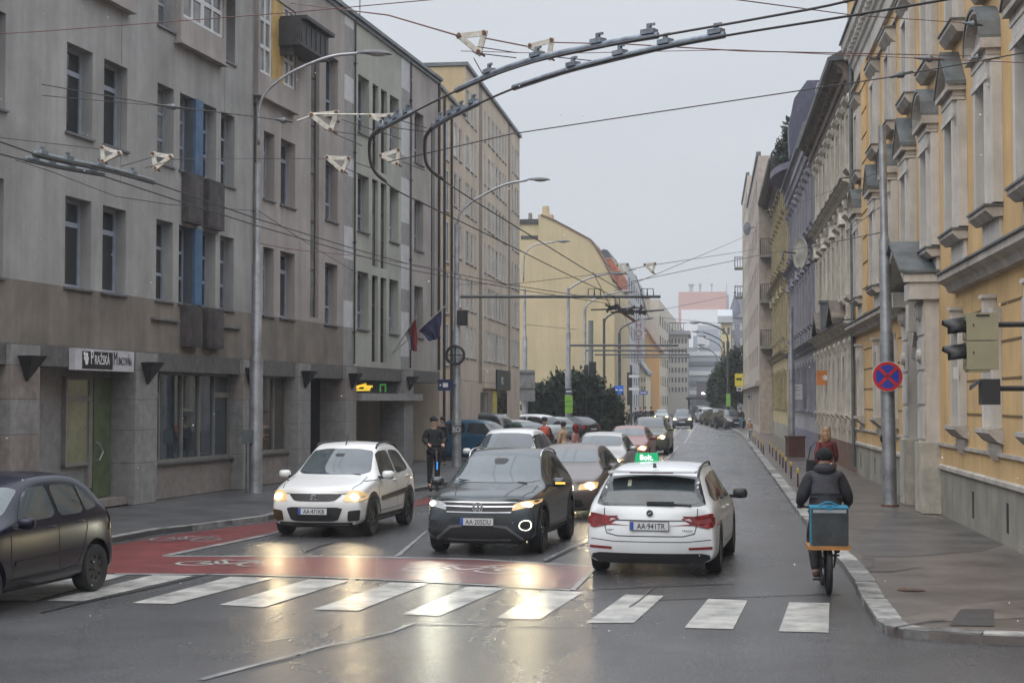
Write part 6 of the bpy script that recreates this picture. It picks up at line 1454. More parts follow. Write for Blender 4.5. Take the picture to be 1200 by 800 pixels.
# ---------------------------------------------------------------- white compact crossover (approaching, left lane)
def crossover(root, body, plate, lit=True, full=True):
    c = car_shell(4.14, 1.755, 1.60, 2.5, hood_f=.80, cowl=1.06, ycowl=.93, yrf=.22, yrr=-1.35, ytl=-1.88, tailz=1.08, belt_f=.98, belt_r=1.08, gz=.22, wr=.325, roofw=.68)
    w1_ = [(.62,1.02),(.30,1.41),(.12,1.475),(-.32,1.485),(-.34,1.04)]; w2_ = [(-.42,1.04),(-.40,1.485),(-.98,1.46),(-1.18,1.40),(-1.30,1.12),(-1.2,1.08)]; w0_ = [(.86,1.02),(.70,1.02),(.55,1.18)]
    common(c, root, body, [w1_, w2_], [[(.83,1.0),(.85,.62),(.80,.42),(-.38,.42),(-.37,1.5)], [(-.38,.42),(-.75,.44),(-.98,.72),(-1.3,.85),(-1.38,1.05)], [(.86,.98),(1.3,.97)]], 1.0, [(-.22,.93),(-1.12,.97)], rails=(.1, -1.35, .66, M_plas))
    dpart(c, root, 'windscreen', [('F', rounded([(-.69,1.075),(.69,1.075),(.57,1.475),(.3,1.515),(-.3,1.515),(-.57,1.475)], .1, 2))], M_cglass_l, .005)
    dpart(c, root, 'rear_window', [('B', rounded([(-.6,1.10),(.6,1.10),(.52,1.44),(-.52,1.44)], .12, 2))], M_cglass, .005)
    dpart(c, root, 'bonnet_gap', [('T', q) for g in ([(-.62,1.86),(-.70,1.5),(-.68,1.0)], [(.62,1.86),(.70,1.5),(.68,1.0)]) for q in line(g, .012)]+[('F', q) for q in line([(-.60,.775),(-.3,.765),(.3,.765),(.60,.775)], .012)], M_seamc, .003)
    # dark sill, wheel-arch lips and lower bumper
    lo = [[(-.92,.24),(.92,.24),(.92,.36),(-.92,.36)]]
    dpart(c, root, 'sill_cladding', [(s, q) for s in 'LR' for q in lo], M_plas, .008)
    for s in 'LR':
        P = []
        for y in c.ax:
            n = 14
            for i in range(n):
                a0, a1 = math.pi*(-.04+1.08*i/n), math.pi*(-.04+1.08*(i+1)/n); r0, r1 = c.wr+.06, c.wr+.125
                P.append((s, [(y+r0*math.cos(a0), .34+r0*math.sin(a0)), (y+r1*math.cos(a0), .34+r1*math.sin(a0)), (y+r1*math.cos(a1), .34+r1*math.sin(a1)), (y+r0*math.cos(a1), .34+r0*math.sin(a1))]))
        dpart(c, root, 'arch_trim', P, M_plas if not full else mat('dirty_arch', (.05,.035,.025), .6, var=.3), .008, .2)
    for s in 'LR': dpart(c, root, 'side_moulding', [(s, [(.72,.60),(.72,.68),(-1.02,.75),(-1.02,.66)])], M_plas, .014)
    dpart(c, root, 'grille', [('F', rounded([(-.50,.775),(.50,.775),(.36,.645),(-.36,.645)], .12, 2))], M_plas, .008)
    dpart(c, root, 'lower_grille', [('F', rounded([(-.52,.545),(.52,.545),(.42,.30),(-.42,.30)], .1, 2))], M_plas, .008)
    for s in (-1, 1): dpart(c, root, 'fog_recess', [('F', rounded([(s*.60,.48),(s*.80,.50),(s*.78,.31),(s*.58,.30)], .1, 2))], M_plas if s < 0 else mat('fog_lamp_amber', (.06,.035,.012), .3, var=.2), .008)
    dpart(c, root, 'bumper_lower', [('F', [(-.80,.235),(.80,.235),(.80,.285),(-.80,.285)])], mat('bumper_dark', (.05,.045,.04), .6, var=.2), .012)
    for s in (-1, 1):
        P = rounded([(s*.50,.64),(s*.56,.79),(s*.66,.835),(s*.82,.80),(s*.855,.70),(s*.80,.645)], .15, 2)
        h = dpart(c, root, 'headlight', [('F', P)], M_lens_amber if lit else M_lens_c, .012)
        b = MB(); p = hitf(c, s*.69, .715); b.ball((p.x, p.y+.008, p.z), (.085, .03, .065)); b.build('bulb', M_on if lit else M_chrome, h, True)
        if lit: soft_spot(root, s*.69, p.y+.07, .715, 36, (1,.78,.45))
    dpart(c, root, 'inner_mirror', [('F', rounded([(-.09,1.43),(.09,1.43),(.08,1.38),(-.08,1.38)], .2, 1))], M_plas, .008)
    # lazy-S emblem
    yb = hitf(c, 0, .71).y+.02; b = MB()
    for q in ([(-.06,.03),(0,.075),(.06,.03),(.035,.012),(0,.04),(-.03,.018)], [(-.06,.03),(-.03,.018),(.05,-.03),(.06,-.03),(.06,-.018),(-.03,.03)], [(-.06,-.03),(0,-.075),(.06,-.03),(.03,-.018),(0,-.04),(-.035,-.012)]):
        b.slab([(x, z+.71) for x, z in q], yb, yb-.008)
    b.build('emblem', M_chrome, root)
    numplate(root, plate, hitf(c, 0, .44).y+.02, .475, 1)
    mirrors(c, root, body, .70, 1.06)
    for s in (-1, 1):
        dpart(c, root, 'tail_lamp', [('B', rounded([(s*.62,1.05),(s*.80,1.05),(s*.82,.75),(s*.66,.78)], .12, 2))], M_tail, .012)
        for y in c.ax: wheel(c, root, s, y, 7, M_rimd)
    b = MB(); 
    for (x0, x1) in ((-.55, .05), (.05, .62)): b.tube([(x0, .98, 1.075), ((x0+x1)/2, .93, 1.088), (x1, .87, 1.11)], .010, 5)
    b.build('wiper', M_plas, root); b = MB(); b.tube([(0,.12,1.57),(0,-.02,1.72)], .012, 5); b.build('antenna', M_plas, root)
    return c
wht = paint('paint_white', (.66,.66,.65), .3)
car = thing('parked_car', 'x', 'car'); car.name = 'compact_crossover'
tag(car, 'white compact crossover with black arches and roof rails approaching in the left lane', 'car')
crossover(car, wht, 'AA·471KB')
# ---------------------------------------------------------------- dark blue-grey SUV (approaching, centre)
def suv(root, body, plate):
    c = car_shell(4.23, 1.82, 1.575, 2.59, hood_f=.86, cowl=1.07, ycowl=.84, yrf=.10, yrr=-1.35, ytl=-1.86, tailz=1.05, belt_f=1.00, belt_r=1.10, gz=.22, wr=.345, roofw=.69)
    w1_ = [(.50,1.05),(.18,1.38),(.0,1.45),(-.38,1.46),(-.40,1.07)]; w2_ = [(-.48,1.07),(-.46,1.46),(-1.0,1.44),(-1.42,1.28),(-1.52,1.16),(-1.2,1.10)]
    common(c, root, body, [w1_, w2_], [[(.80,1.03),(.84,.66),(.80,.40),(-.45,.40),(-.43,1.5)], [(-.45,.40),(-.8,.42),(-1.05,.72),(-1.3,.88),(-1.4,1.1)]], 1.0, [(-.26,.95),(-1.15,.99)], rails=(.05, -1.4, .67, M_chrome))
    dpart(c, root, 'windscreen', [('F', rounded([(-.74,1.085),(.74,1.085),(.61,1.45),(.3,1.49),(-.3,1.49),(-.61,1.45)], .1, 2))], M_cglass_l, .005)
    dpart(c, root, 'inner_mirror', [('F', rounded([(-.13,1.45),(.13,1.45),(.09,1.36),(-.09,1.36)], .2, 1))], M_plas, .008)
    dpart(c, root, 'rear_window', [('B', rounded([(-.6,1.08),(.6,1.08),(.52,1.40),(-.52,1.40)], .12, 2))], M_cglass, .005)
    dpart(c, root, 'bonnet_gap', [('T', q) for g in ([(-.64,1.92),(-.76,1.5),(-.72,.9)], [(.64,1.92),(.76,1.5),(.72,.9)], [(-.40,1.9),(-.5,1.4),(-.52,1.0)], [(.40,1.9),(.5,1.4),(.52,1.0)]) for q in line(g, .010)], M_seamc, .003)
    dpart(c, root, 'sill_cladding', [(s, [(-.95,.24),(.95,.24),(.95,.37),(-.95,.37)]) for s in 'LR'], M_plas, .008)
    for s in 'LR':
        P = []
        for y in c.ax:
            n = 14
            for i in range(n):
                a0, a1 = math.pi*(-.04+1.08*i/n), math.pi*(-.04+1.08*(i+1)/n); r0, r1 = c.wr+.06, c.wr+.13
                P.append((s, [(y+r0*math.cos(a0), .36+r0*math.sin(a0)), (y+r1*math.cos(a0), .36+r1*math.sin(a0)), (y+r1*math.cos(a1), .36+r1*math.sin(a1)), (y+r0*math.cos(a1), .36+r0*math.sin(a1))]))
        dpart(c, root, 'arch_trim', P, M_plas, .008, .2)
    dpart(c, root, 'grille', [('F', rounded([(-.66,.83),(-.5,.845),(.5,.845),(.66,.83),(.52,.665),(-.52,.665)], .1, 1))], M_plas, .008)
    P = []
    for z_, w_ in ((.828, .58), (.765, .56), (.678, .50)): P.append(('F', [(-w_, z_-.009), (w_, z_-.009), (w_+.02, z_+.009), (-w_-.02, z_+.009)]))
    dpart(c, root, 'grille_bar', P, M_chrome, .016, .2)
    dpart(c, root, 'lower_grille', [('F', [(-.50,.44),(.50,.44),(.64,.25),(-.64,.25)])], M_plas, .008)
    P = []
    for s in (-1, 1):
        g = [(s*.26,.475),(s*.44,.455),(s*.56,.36),(s*.68,.27)]; P += [('F', q) for q in line(g, .04)]
    P += [('F', [(-.50,.245),(.50,.245),(.50,.275),(-.50,.275)])]
    dpart(c, root, 'bumper_trim', P, mat('satin_trim', (.16,.17,.18), .4, metal=.5, var=.15), .014)
    for s in (-1, 1): dpart(c, root, 'bumper_corner', [('F', [(s*.84,.235),(s*.62,.235),(s*.55,.33),(s*.84,.42)])], M_plas, .008)
    for s in (-1, 1):
        P = [(s*.52,.70),(s*.53,.785),(s*.62,.835),(s*.88,.865),(s*.88,.81),(s*.72,.745)]
        h = dpart(c, root, 'headlight', [('F', rounded(P, .1, 1))], M_lens_c if s > 0 else M_lens_amber, .012)
        p = hitf(c, s*(.76 if s > 0 else .72), .795); b = MB(); b.ball((p.x, p.y+.004, p.z), (.055 if s > 0 else .12, .02, .04)); b.build('bulb', M_onw if s > 0 else M_on, h, True)
        soft_spot(root, s*.74, p.y+.09, .76, 56 if s < 0 else 46, (1,.84,.5) if s < 0 else (1,.97,.75))
        # loop-shaped daytime lamp low in the bumper
        q = [(s*.62,.43),(s*.64,.55),(s*.80,.57),(s*.82,.44),(s*.74,.39)]; q = rounded(q, .25, 2); cx_, cz_ = sum(x for x, _ in q)/len(q), sum(z for _, z in q)/len(q)
        P = []
        for i in range(len(q)):
            a, b_ = q[i], q[(i+1) % len(q)]; P.append(('F', [a, b_, (cx_+(b_[0]-cx_)*.86, cz_+(b_[1]-cz_)*.86), (cx_+(a[0]-cx_)*.86, cz_+(a[1]-cz_)*.86)]))
        dpart(c, root, 'fog_recess', [('F', q)], M_plas, .008); dpart(c, root, 'daytime_lamp', P, M_drl if s < 0 else M_chrome if False else mat('unlit_ring', (.06,.065,.07), .3, var=.1), .016, .2)
        dpart(c, root, 'tail_lamp', [('B', rounded([(s*.50,1.0),(s*.82,1.0),(s*.84,.82),(s*.6,.86)], .12, 2))], M_tail, .012)
        for y in c.ax: wheel(c, root, s, y, 5, M_rimd)
    yb = hitf(c, 0, .75).y+.022; b = MB(); b.lathe([(.085, yb), (.085, yb+.006), (.070, yb+.006), (.070, yb)], (0, 0, .755), 'Y', 28)
    def vb(p, q, t=.011):
        d = Vector((q[0]-p[0], q[1]-p[1])).normalized(); n = Vector((-d.y, d.x))*t/1.0; b.slab([(p[0]+n.x*.6, p[1]+n.y*.6+.755), (p[0]-n.x*.6, p[1]-n.y*.6+.755), (q[0]-n.x*.6, q[1]-n.y*.6+.755), (q[0]+n.x*.6, q[1]+n.y*.6+.755)], yb+.006, yb)
    for s in (-1, 1): vb((s*.028,.066), (0,.012)); vb((s*.06,.035), (s*.026,-.06)); vb((s*.026,-.06), (0,-.005))
    b.build('emblem', M_chrome, root)
    numplate(root, plate, hitf(c, 0, .52).y+.03, .54, 1)
    mirrors(c, root, body, .62, 1.08)
    b = MB(); x = -(c.hw+.15); b.box(x-.07, x+.08, .66, .705, 1.06, 1.085); b.build('indicator', mat('amber_lit', (1,.4,.03), .4, var=0, emit=3, ecol=(1,.4,.05)), root)
    b = MB()
    for (x0, x1) in ((-.55, .02), (.02, .62)): b.tube([(x0, .90, 1.085), ((x0+x1)/2, .85, 1.10), (x1, .78, 1.125)], .010, 5)
    b.build('wiper', M_plas, root)
    return c
sv = thing('suv', 'dark blue grey suv with lit amber headlight and ring daytime lamp in the centre', 'car')
suv(sv, paint('paint_blue_grey', (.040,.058,.072), .25, .3, c2=(.03,.03,.028)), 'AA·205DU')
# ---------------------------------------------------------------- white estate taxi seen from behind
def estate(root, body, plate):
    c = car_shell(4.70, 1.83, 1.475, 2.72, hood_f=.74, cowl=.98, ycowl=1.18, yrf=.42, yrr=-1.82, ytl=-2.22, tailz=.95, belt_f=.93, belt_r=.99, gz=.19, wr=.325, roofw=.70, tail_round=.17, dipr=.05)
    w1_ = [(.86,.97),(.42,1.32),(.25,1.37),(-.20,1.39),(-.22,.985)]; w2_ = [(-.30,.985),(-.28,1.39),(-1.05,1.38),(-1.10,1.0)]; w3_ = [(-1.17,1.005),(-1.13,1.375),(-1.60,1.32),(-1.92,1.10),(-1.84,1.03)]
    common(c, root, body, [w1_, w2_, w3_], [[(1.02,.95),(1.04,.6),(.98,.38),(-.26,.38),(-.25,1.42)], [(-.26,.38),(-.75,.40),(-1.0,.70),(-1.12,.84),(-1.12,1.0)], [(-2.02,.62),(-2.05,.45)]], 1.0, [(-.1,.86),(-.95,.88)], rails=(.2, -1.75, .67, mat('rail_black', (.03,.03,.03), .4, var=.1)))
    dpart(c, root, 'windscreen', [('F', rounded([(-.72,1.0),(.72,1.0),(.60,1.36),(-.60,1.36)], .1, 2))], M_cglass_l, .005)
    dpart(c, root, 'rear_window', [('B', rounded([(-.76,.965),(.76,.965),(.635,1.345),(.3,1.37),(-.3,1.37),(-.635,1.345)], .07, 2))], M_cglass, .006)
    dpart(c, root, 'rear_window_glass', [('B', rounded([(-.66,.99),(.66,.99),(.56,1.30),(-.56,1.30)], .07, 2))], mat('rear_glass_inner', (.028,.036,.04), .06, var=.5, scale=3, ior=1.6, c2=(.02,.025,.028)), .009)
    dpart(c, root, 'window_sticker', [('B', [(-.34,1.22),(-.29,1.22),(-.29,1.30),(-.34,1.30)])], M_pltx if False else mat('sticker_pale', (.5,.52,.42), .5, var=0), .013)
    b = MB(); b.box(-.60, .60, -2.06, -1.78, 1.405, 1.435); b.build('roof_spoiler', body, root); b = MB(); b.box(-.3, .3, -2.066, -2.061, 1.408, 1.424); b.build('brake_lamp', mat('dark_red_lamp', (.07,.01,.01), .3, var=.1), root)
    dpart(c, root, 'tailgate_gap', [('B', q) for q in line([(-.64,.93),(-.635,.72),(-.60,.60),(-.45,.565),(.45,.565),(.60,.60),(.635,.72),(.64,.93)], .012)]+[('B', q) for q in line([(-.82,.52),(-.5,.49),(.5,.49),(.82,.52)], .009)], M_seamc, .004)
    dpart(c, root, 'tailgate_crease', [('B', q) for q in line([(-.50,.775),(.50,.775)], .014)], M_plas, .006)
    for s in (-1, 1):
        dpart(c, root, 'tail_lamp', [('B', rounded([(s*.42,.80),(s*.50,.815),(s*.80,.87),(s*.90,.87),(s*.90,.71),(s*.78,.665),(s*.60,.70)], .06, 1)), ('R' if s > 0 else 'L', [(-2.3,.84),(-2.08,.82),(-2.12,.72),(-2.3,.70)])], M_tail, .011)
        dpart(c, root, 'reverse_lamp', [('B', [(s*.46,.79),(s*.70,.825),(s*.64,.735)])], M_tailw, .016)
        dpart(c, root, 'reflector', [('B', [(s*.52,.415),(s*.84,.43),(s*.84,.395),(s*.53,.385)])], mat('reflector_red', (.18,.01,.012), .25, var=.1), .010)
        for y in c.ax: wheel(c, root, s, y, 5, M_rim)
    dpart(c, root, 'bumper_lower', [('B', [(-.84,.20),(.84,.20),(.80,.315),(.70,.335),(-.70,.335),(-.80,.315)])], M_plas, .010)
    yb = -hitf(c, 0, .82, 'B').y; b = MB(); b.lathe([(0,-yb-.012),(.040,-yb-.010),(.043,-yb+.0)], (0,0,.875), 'Y', 20); b.build('emblem', M_plas, root)
    b = MB(); b.lathe([(.048,-yb-.002),(.048,-yb-.012),(.041,-yb-.012)], (0,0,.875), 'Y', 24)
    b.slab([(-.025,.86),(.0,.862),(.028,.885),(.012,.892),(-.008,.88),(-.026,.884)], -yb-.016, -yb-.012); b.build('emblem_ring', M_chrome, root)
    numplate(root, plate, min(hitf(c, 0, .65, 'B').y, hitf(c, 0, .76, 'B').y)-.012, .705, -1)
    for x, sgn in ((-.55, 'l'), (.48, 'r')): b = MB(); [b.box(x+i*.025-.04, x+i*.025-.024, -hitf(c, x, .645, 'B').y*-1-.012, hitf(c, x, .645, 'B').y-.004, .637, .655) for i in range(6 if sgn == 'r' else 5)]; b.build('badge', M_chrome, root)
    b = MB(); y = hitf(c, 0, 1.0, 'B').y; b.tube([(-.02,y-.03,.985),(.05,y-.03,1.01),(.56,hitf(c,.4,1.0,'B').y-.02,.985)], .014, 5); b.box(-.05, .32, y-.045, y-.01, .985, 1.03); b.build('wiper', M_plas, root)
    mirrors(c, root, M_plas, .92, .98)
    b = MB(); b.prof([(-1.62,1.47),(-1.72,1.468),(-1.70,1.53),(-1.60,1.478)], -.02, .02); b.build('antenna', M_plas, root)
    for s in (-1, 1): h = dpart(c, root, 'headlight', [('F', rounded([(s*.48,.62),(s*.52,.72),(s*.84,.74),(s*.82,.64)], .12, 1))], M_lens_c, .012)
    for x in (-.33, .33):      # head restraints glimpsed as part of the cabin
        pass
    return c
tx = thing('estate_taxi', 'white estate car seen from behind with a green lit taxi sign on its roof', 'car')
ce = estate(tx, paint('paint_taxi_white', (.60,.62,.63), .26), 'AA·941TR')
# ---------------------------------------------------------------- dark blue hatchback cut by the left edge
def hatch(root, body):
    c = car_shell(3.86, 1.665, 1.50, 2.455, hood_f=.78, cowl=1.02, ycowl=.85, yrf=.15, yrr=-1.35, ytl=-1.78, tailz=1.02, belt_f=.95, belt_r=1.02, gz=.20, wr=.30, roofw=.69, tail_round=.20)
    w1_ = [(.55,.99),(.2,1.31),(.05,1.37),(-.28,1.39),(-.30,1.01)]; w2_ = [(-.38,1.01),(-.36,1.39),(-.92,1.37),(-.97,1.02)]; w3_ = [(-1.02,1.025),(-.98,1.365),(-1.14,1.33),(-1.36,1.08)]
    common(c, root, body, [w1_, w2_, w3_], [[(.72,.98),(.74,.6),(.70,.36),(-.34,.36),(-.33,1.42)], [(-.34,.36),(-.78,.40),(-.93,.62),(-1.02,.84),(-.99,1.03)], [(-1.6,.62),(-1.62,.45)]], 1.0, [(-.16,.90),(-.84,.92)], glassm=M_cglass_l)
    for s in 'LR': dpart(c, root, 'side_moulding', [(s, [(.66,.50),(.66,.56),(-.86,.60),(-.86,.54)])], body, .012)
    dpart(c, root, 'windscreen', [('F', rounded([(-.66,1.04),(.66,1.04),(.55,1.38),(-.55,1.38)], .1, 2))], M_cglass_l, .005)
    dpart(c, root, 'rear_window', [('B', rounded([(-.58,1.04),(.58,1.04),(.50,1.35),(-.50,1.35)], .1, 2))], M_cglass, .005)
    for s in (-1, 1):
        dpart(c, root, 'tail_lamp', [('B', rounded([(s*.60,.98),(s*.76,1.02),(s*.80,.74),(s*.66,.72)], .12, 1)), ('R' if s > 0 else 'L', rounded([(-1.86,.98),(-1.70,1.0),(-1.74,.72),(-1.86,.70)], .12, 1))], M_tail, .011)
        for y in c.ax: wheel(c, root, s, y, 8, M_rimd, .58)
        dpart(c, root, 'headlight', [('F', rounded([(s*.44,.64),(s*.5,.78),(s*.76,.80),(s*.74,.66)], .12, 1))], M_lens_c, .012)
    dpart(c, root, 'bumper_lower', [('B', [(-.76,.21),(.76,.21),(.74,.36),(-.74,.36)])], M_plas, .009)
    mirrors(c, root, body, .62, 1.0, sc_=.9); return c
hb = thing('hatchback', 'dark blue hatchback cut off by the left edge, its rear wheel on the crossing', 'car')
hatch(hb, mat('paint_midnight', (.004,.005,.016), .22, var=.03, coat=.0, spec=.35))
# ---------------------------------------------------------------- saloon and van prototypes for the traffic further back
def saloon(root, body, lit=2, kind='sedan', shade=None, plate=None):
    if kind == 'sedan': c = car_shell(4.45, 1.76, 1.46, 2.65, hood_f=.74, cowl=.98, ycowl=1.05, yrf=.30, yrr=-1.05, ytl=-1.62, tailz=1.0, belt_f=.93, belt_r=.98, wr=.315, kind='sedan')
    elif kind == 'van': c = car_shell(4.6, 1.84, 1.84, 2.8, hood_f=.9, cowl=1.18, ycowl=1.35, yrf=.65, yrr=-2.0, ytl=-2.22, tailz=1.1, belt_f=1.1, belt_r=1.15, wr=.32, roofw=.78, dipr=.03)
    elif kind == 'wagon': c = car_shell(4.5, 1.82, 1.66, 2.65, hood_f=.85, cowl=1.08, ycowl=1.05, yrf=.35, yrr=-1.6, ytl=-2.05, tailz=1.1, belt_f=1.02, belt_r=1.12, wr=.35)
    else: c = car_shell(4.2, 1.76, 1.45, 2.6, hood_f=.74, cowl=1.0, ycowl=1.0, yrf=.22, yrr=-1.3, ytl=-1.9, tailz=1.0, belt_f=.94, belt_r=1.02, wr=.315, roofw=.66)
    p = c.p; H = c.H; f = c.f; zb = 1.0 if kind in ('sedan', 'hatch') else 1.2 if kind == 'van' else 1.1; zt = H-.10; hm = (p['yrf']+p['yrr'])/2
    w1_ = [(p['yrf']+.42, zb), (p['yrf']+.02, zt-.03), (hm+.02, zt), (hm+.02, zb+.02)]; w2_ = [(hm-.06, zb+.02), (hm-.06, zt), (p['yrr']-.0, zt-.04), (p['yrr']-.28, zb+.06), (p['yrr']-.1, zb+.02)]
    common(c, root, body, [w1_, w2_], [[(p['ycowl']-.1, zb), (p['ycowl']-.08,.6), (p['ycowl']-.12,.38), (hm-.02,.38), (hm-.02, zt+.04)], [(hm-.02,.38), (p['yrr']+.35,.4), (p['yrr']+.12,.75), (p['yrr']+.05, zb)]], 1.0, [(hm+.15, zb-.1), (p['yrr']+.3, zb-.08)])
    zc = c.bv.ray_cast(Vector((0, p['ycowl']-.08, 4)), Vector((0,0,-1)))[0].z
    wz = zc+.03; tz = H-.075; hwb, hwt = c.hw*.80, c.hw*.63
    dpart(c, root, 'windscreen', [('F', rounded([(-hwb, wz), (hwb, wz), (hwt, tz-.03), (hwt*.4, tz), (-hwt*.4, tz), (-hwt, tz-.03)], .1, 2))], M_cglass_l, .005)
    rz = (1.03 if kind == 'sedan' else zb+.02)
    dpart(c, root, 'rear_window', [('B', rounded([(-hwb*.95, rz), (hwb*.95, rz), (hwt, H-.12), (-hwt, H-.12)], .1, 2))], M_cglass, .005)
    k = .72 if kind in ('sedan', 'hatch') else .84
    dpart(c, root, 'grille', [('F', rounded([(-.36, k-.02), (.36, k-.02), (.30, k-.14), (-.30, k-.14)], .1, 1))], M_plas, .008)
    dpart(c, root, 'lower_grille', [('F', rounded([(-.5, .42), (.5, .42), (.56, .26), (-.56, .26)], .1, 1))], M_plas, .008)
    for s in (-1, 1):
        h = dpart(c, root, 'headlight', [('F', rounded([(s*.44, k-.13), (s*.46, k-.02), (s*.66, k+.04), (s*.82, k+.03), (s*.80, k-.10)], .12, 1))], M_lens_amber if lit else M_lens_c, .012)
        if lit:
            q = hitf(c, s*.66, k-.05); b = MB(); b.ball((q.x, q.y+.01, q.z), (.11, .04, .075)); b.build('bulb', M_on, h, True)
            if lit > 1: soft_spot(root, s*.66, q.y+.07, k-.05, 16, (1,.80,.48))
        dpart(c, root, 'tail_lamp', [('B', rounded([(s*.50, k+.18), (s*.80, k+.18), (s*.84, k-.02), (s*.6, k+.0)] if kind != 'van' else [(s*.72,1.15),(s*.86,1.15),(s*.88,.8),(s*.74,.8)], .12, 1))], M_tail, .012)
        for y in c.ax: wheel(c, root, s, y, 5, M_rim)
    dpart(c, root, 'bumper_lower', [('B', [(-.8,.21),(.8,.21),(.78,.32),(-.78,.32)])], M_plas, .009)
    if plate: numplate(root, plate, hitf(c, 0, .52).y+.02, .53, 1)
    else:
        for s in (-1, 1):
            y = hitf(c, 0, .6, 'F' if s > 0 else 'B').y; b = MB(); b.box(-.26, .26, min(y, y+s*.02), max(y, y+s*.02), .5 if s > 0 else .62, .6 if s > 0 else .72); b.build('number_plate', M_plate, root)
    mirrors(c, root, body, p['ycowl']-.25, zb+.03, sc_=.95); return c
# ---------------------------------------------------------------- put the traffic on the road
def putw(root, fx, fy, rx, ry, c_ax, hw, side, back=False):
    """place a car from the ground pixels of the front and rear wheel on one side (side: +1 the car's own right)"""
    a, b_ = G(fx, fy), G(rx, ry); d = (a-b_); d.z = 0; d.normalize()
    r = Vector((d.y, -d.x, 0)); mid = (a+b_)/2 - r*(side*(hw-.1)); mid.z = 0
    root.location = mid - d*((c_ax[0]+c_ax[1])/2); root.rotation_euler = (0, 0, math.atan2(d.y, d.x)-math.pi/2)
def aim(root, px, dist, vpx, back=False):
    p = D(px, HY, dist); p.z = 0; a = math.atan((vpx-600)/FPX)-YAW
    root.rotation_euler = (0, 0, -a if back else math.pi-a); root.location = p
# crossover: front axle centre seen near (372, ...) ; heading along the near lane
p = G(384, 626); aim(car, 0, 30, 960); fwd = Vector((math.sin(-car.rotation_euler.z), math.cos(car.rotation_euler.z), 0)); car.location = Vector((p.x, p.y, 0)) - fwd*1.2
p = G(573, 646); aim(sv, 0, 27, 985); fwd = Vector((math.sin(-sv.rotation_euler.z), math.cos(sv.rotation_euler.z), 0)); sv.location = Vector((p.x, p.y, 0)) - fwd*1.27
p = G(771, 668); aim(tx, 0, 24, 985, True); fwd = Vector((math.sin(-tx.rotation_euler.z), math.cos(tx.rotation_euler.z), 0)); tx.location = Vector((p.x, p.y, 0)) + fwd*1.33
# hatchback: rear right wheel on the ground at (103, 693), rear corner near x = 128
aim(hb, 0, 20, 1050); 
hb.location = G(103, 693) - Matrix.Rotation(hb.rotation_euler.z, 3, 'Z') @ Vector((-.73, -1.2, 0)); hb.location.z = 0
# taxi roof sign
ts = thing('taxi_sign', 'small green lit roof sign reading Bolt on the white estate car', 'sign', tx.matrix_basis @ Vector((-.30, -.10, 1.505)), tx.rotation_euler.z)
b = MB(); b.slab([(-.18,-.01),(.18,-.01),(.16,.12),(-.16,.12)], -.06, .06); b.build('sign_body', mat('taxi_green', (.0,.33,.12), .35, var=.05, emit=.12, ecol=(0,.9,.35)), ts)
ftext('lettering', 'Bolt.', .078, mat('taxi_lettering', (.9,1,.95), .4, var=0, emit=.7), 0, -.062, .018, ts, extrude=.001, bold=.003)
PROTO = {}
def traffic(label, kind, col, px, dist, vpx, back=False, lit=1, name='car', group=None, plate=None, rough=.28, z=0.0):
    k = (kind, lit)
    if k not in PROTO or plate:
        o = thing(name, label, 'car'); c = saloon(o, col, lit, kind, plate=plate)
        if not plate: PROTO[k] = o
    else:
        o = copy_tree(PROTO[k]); o['label'] = label; old = PROTO[k].get('paint', None)
        for ch in o.children_recursive:
            if ch.type == 'MESH' and ch.data.materials and ch.data.materials[0] and ch.data.materials[0].name.startswith('paint_'):
                me = ch.data.copy(); me.materials[0] = col; ch.data = me
    o.name = {'sedan': 'saloon_car', 'hatch': 'hatchback', 'van': 'van', 'wagon': 'estate_car'}[kind]
    if group: o['group'] = group
    elif 'group' in o: del o['group']
    aim(o, px, dist, vpx, back); o.location.z = z; return o
qg = 'queue of oncoming cars'
brown = paint('paint_brown_grey', (.105,.085,.08), .3, .3); silver = paint('paint_silver', (.38,.37,.36), .3, .3); redb = paint('paint_red_brown', (.22,.07,.055), .3); dgold = paint('paint_olive_grey', (.11,.11,.085), .3, .2)
cwh = paint('paint_white_b', (.62,.63,.63)); cblue = paint('paint_petrol', (.012,.07,.13), .3); cgrey = paint('paint_graphite', (.075,.085,.095), .3, .3); cteal = paint('paint_teal', (.04,.085,.085), .3); cblk = paint('paint_black', (.012,.012,.014), .25); clg = paint('paint_pale_green_grey', (.2,.25,.24), .3)
traffic('brown grey hatchback with a warm headlight close behind the blue grey suv', 'hatch', brown, 671, 34.2, 985, lit=2, group=qg)
traffic('white estate car whose roof shows above the suv', 'wagon', cwh, 600, 41, 960, lit=0, group=qg)
traffic('silver saloon third in the queue with one warm headlight', 'sedan', silver, 707, 47.0, 960, lit=2, group=qg)
traffic('red brown hatchback behind the silver saloon', 'hatch', redb, 738, 60, 940, lit=1, group=qg)
traffic('olive grey car with two lit lamps behind the red brown one', 'wagon', dgold, 763, 73, 930, lit=1, group=qg)
far_on = traffic('dark car with bright headlights coming alone along the empty far road', 'wagon', cgrey, 800, 143, 840, lit=1, name='car')
traffic('small pale car beside the far pedestrians', 'hatch', clg, 775, 178, 835, lit=1, group=qg)
pk = 'cars parked on the square at the left'
par = math.atan(240/FPX)
def parked(label, kind, col, px, dist, rz, group=pk, lit=0):
    o = traffic(label, kind, col, px, dist, 830, lit=lit, group=group); o.rotation_euler.z = rz; return o
parked('petrol blue suv parked between the pillars and the second lamp', 'wagon', cblue, 534, 63.0, R(84))
parked('long graphite van with pale roof behind the blue suv', 'van', cgrey, 545, 73, R(82))
parked('white hatchback with red tail lamp right of the graphite van', 'hatch', cwh, 594, 79, R(62))
parked('white estate car just left of the person with the orange backpack', 'wagon', cwh, 617, 88, R(55))
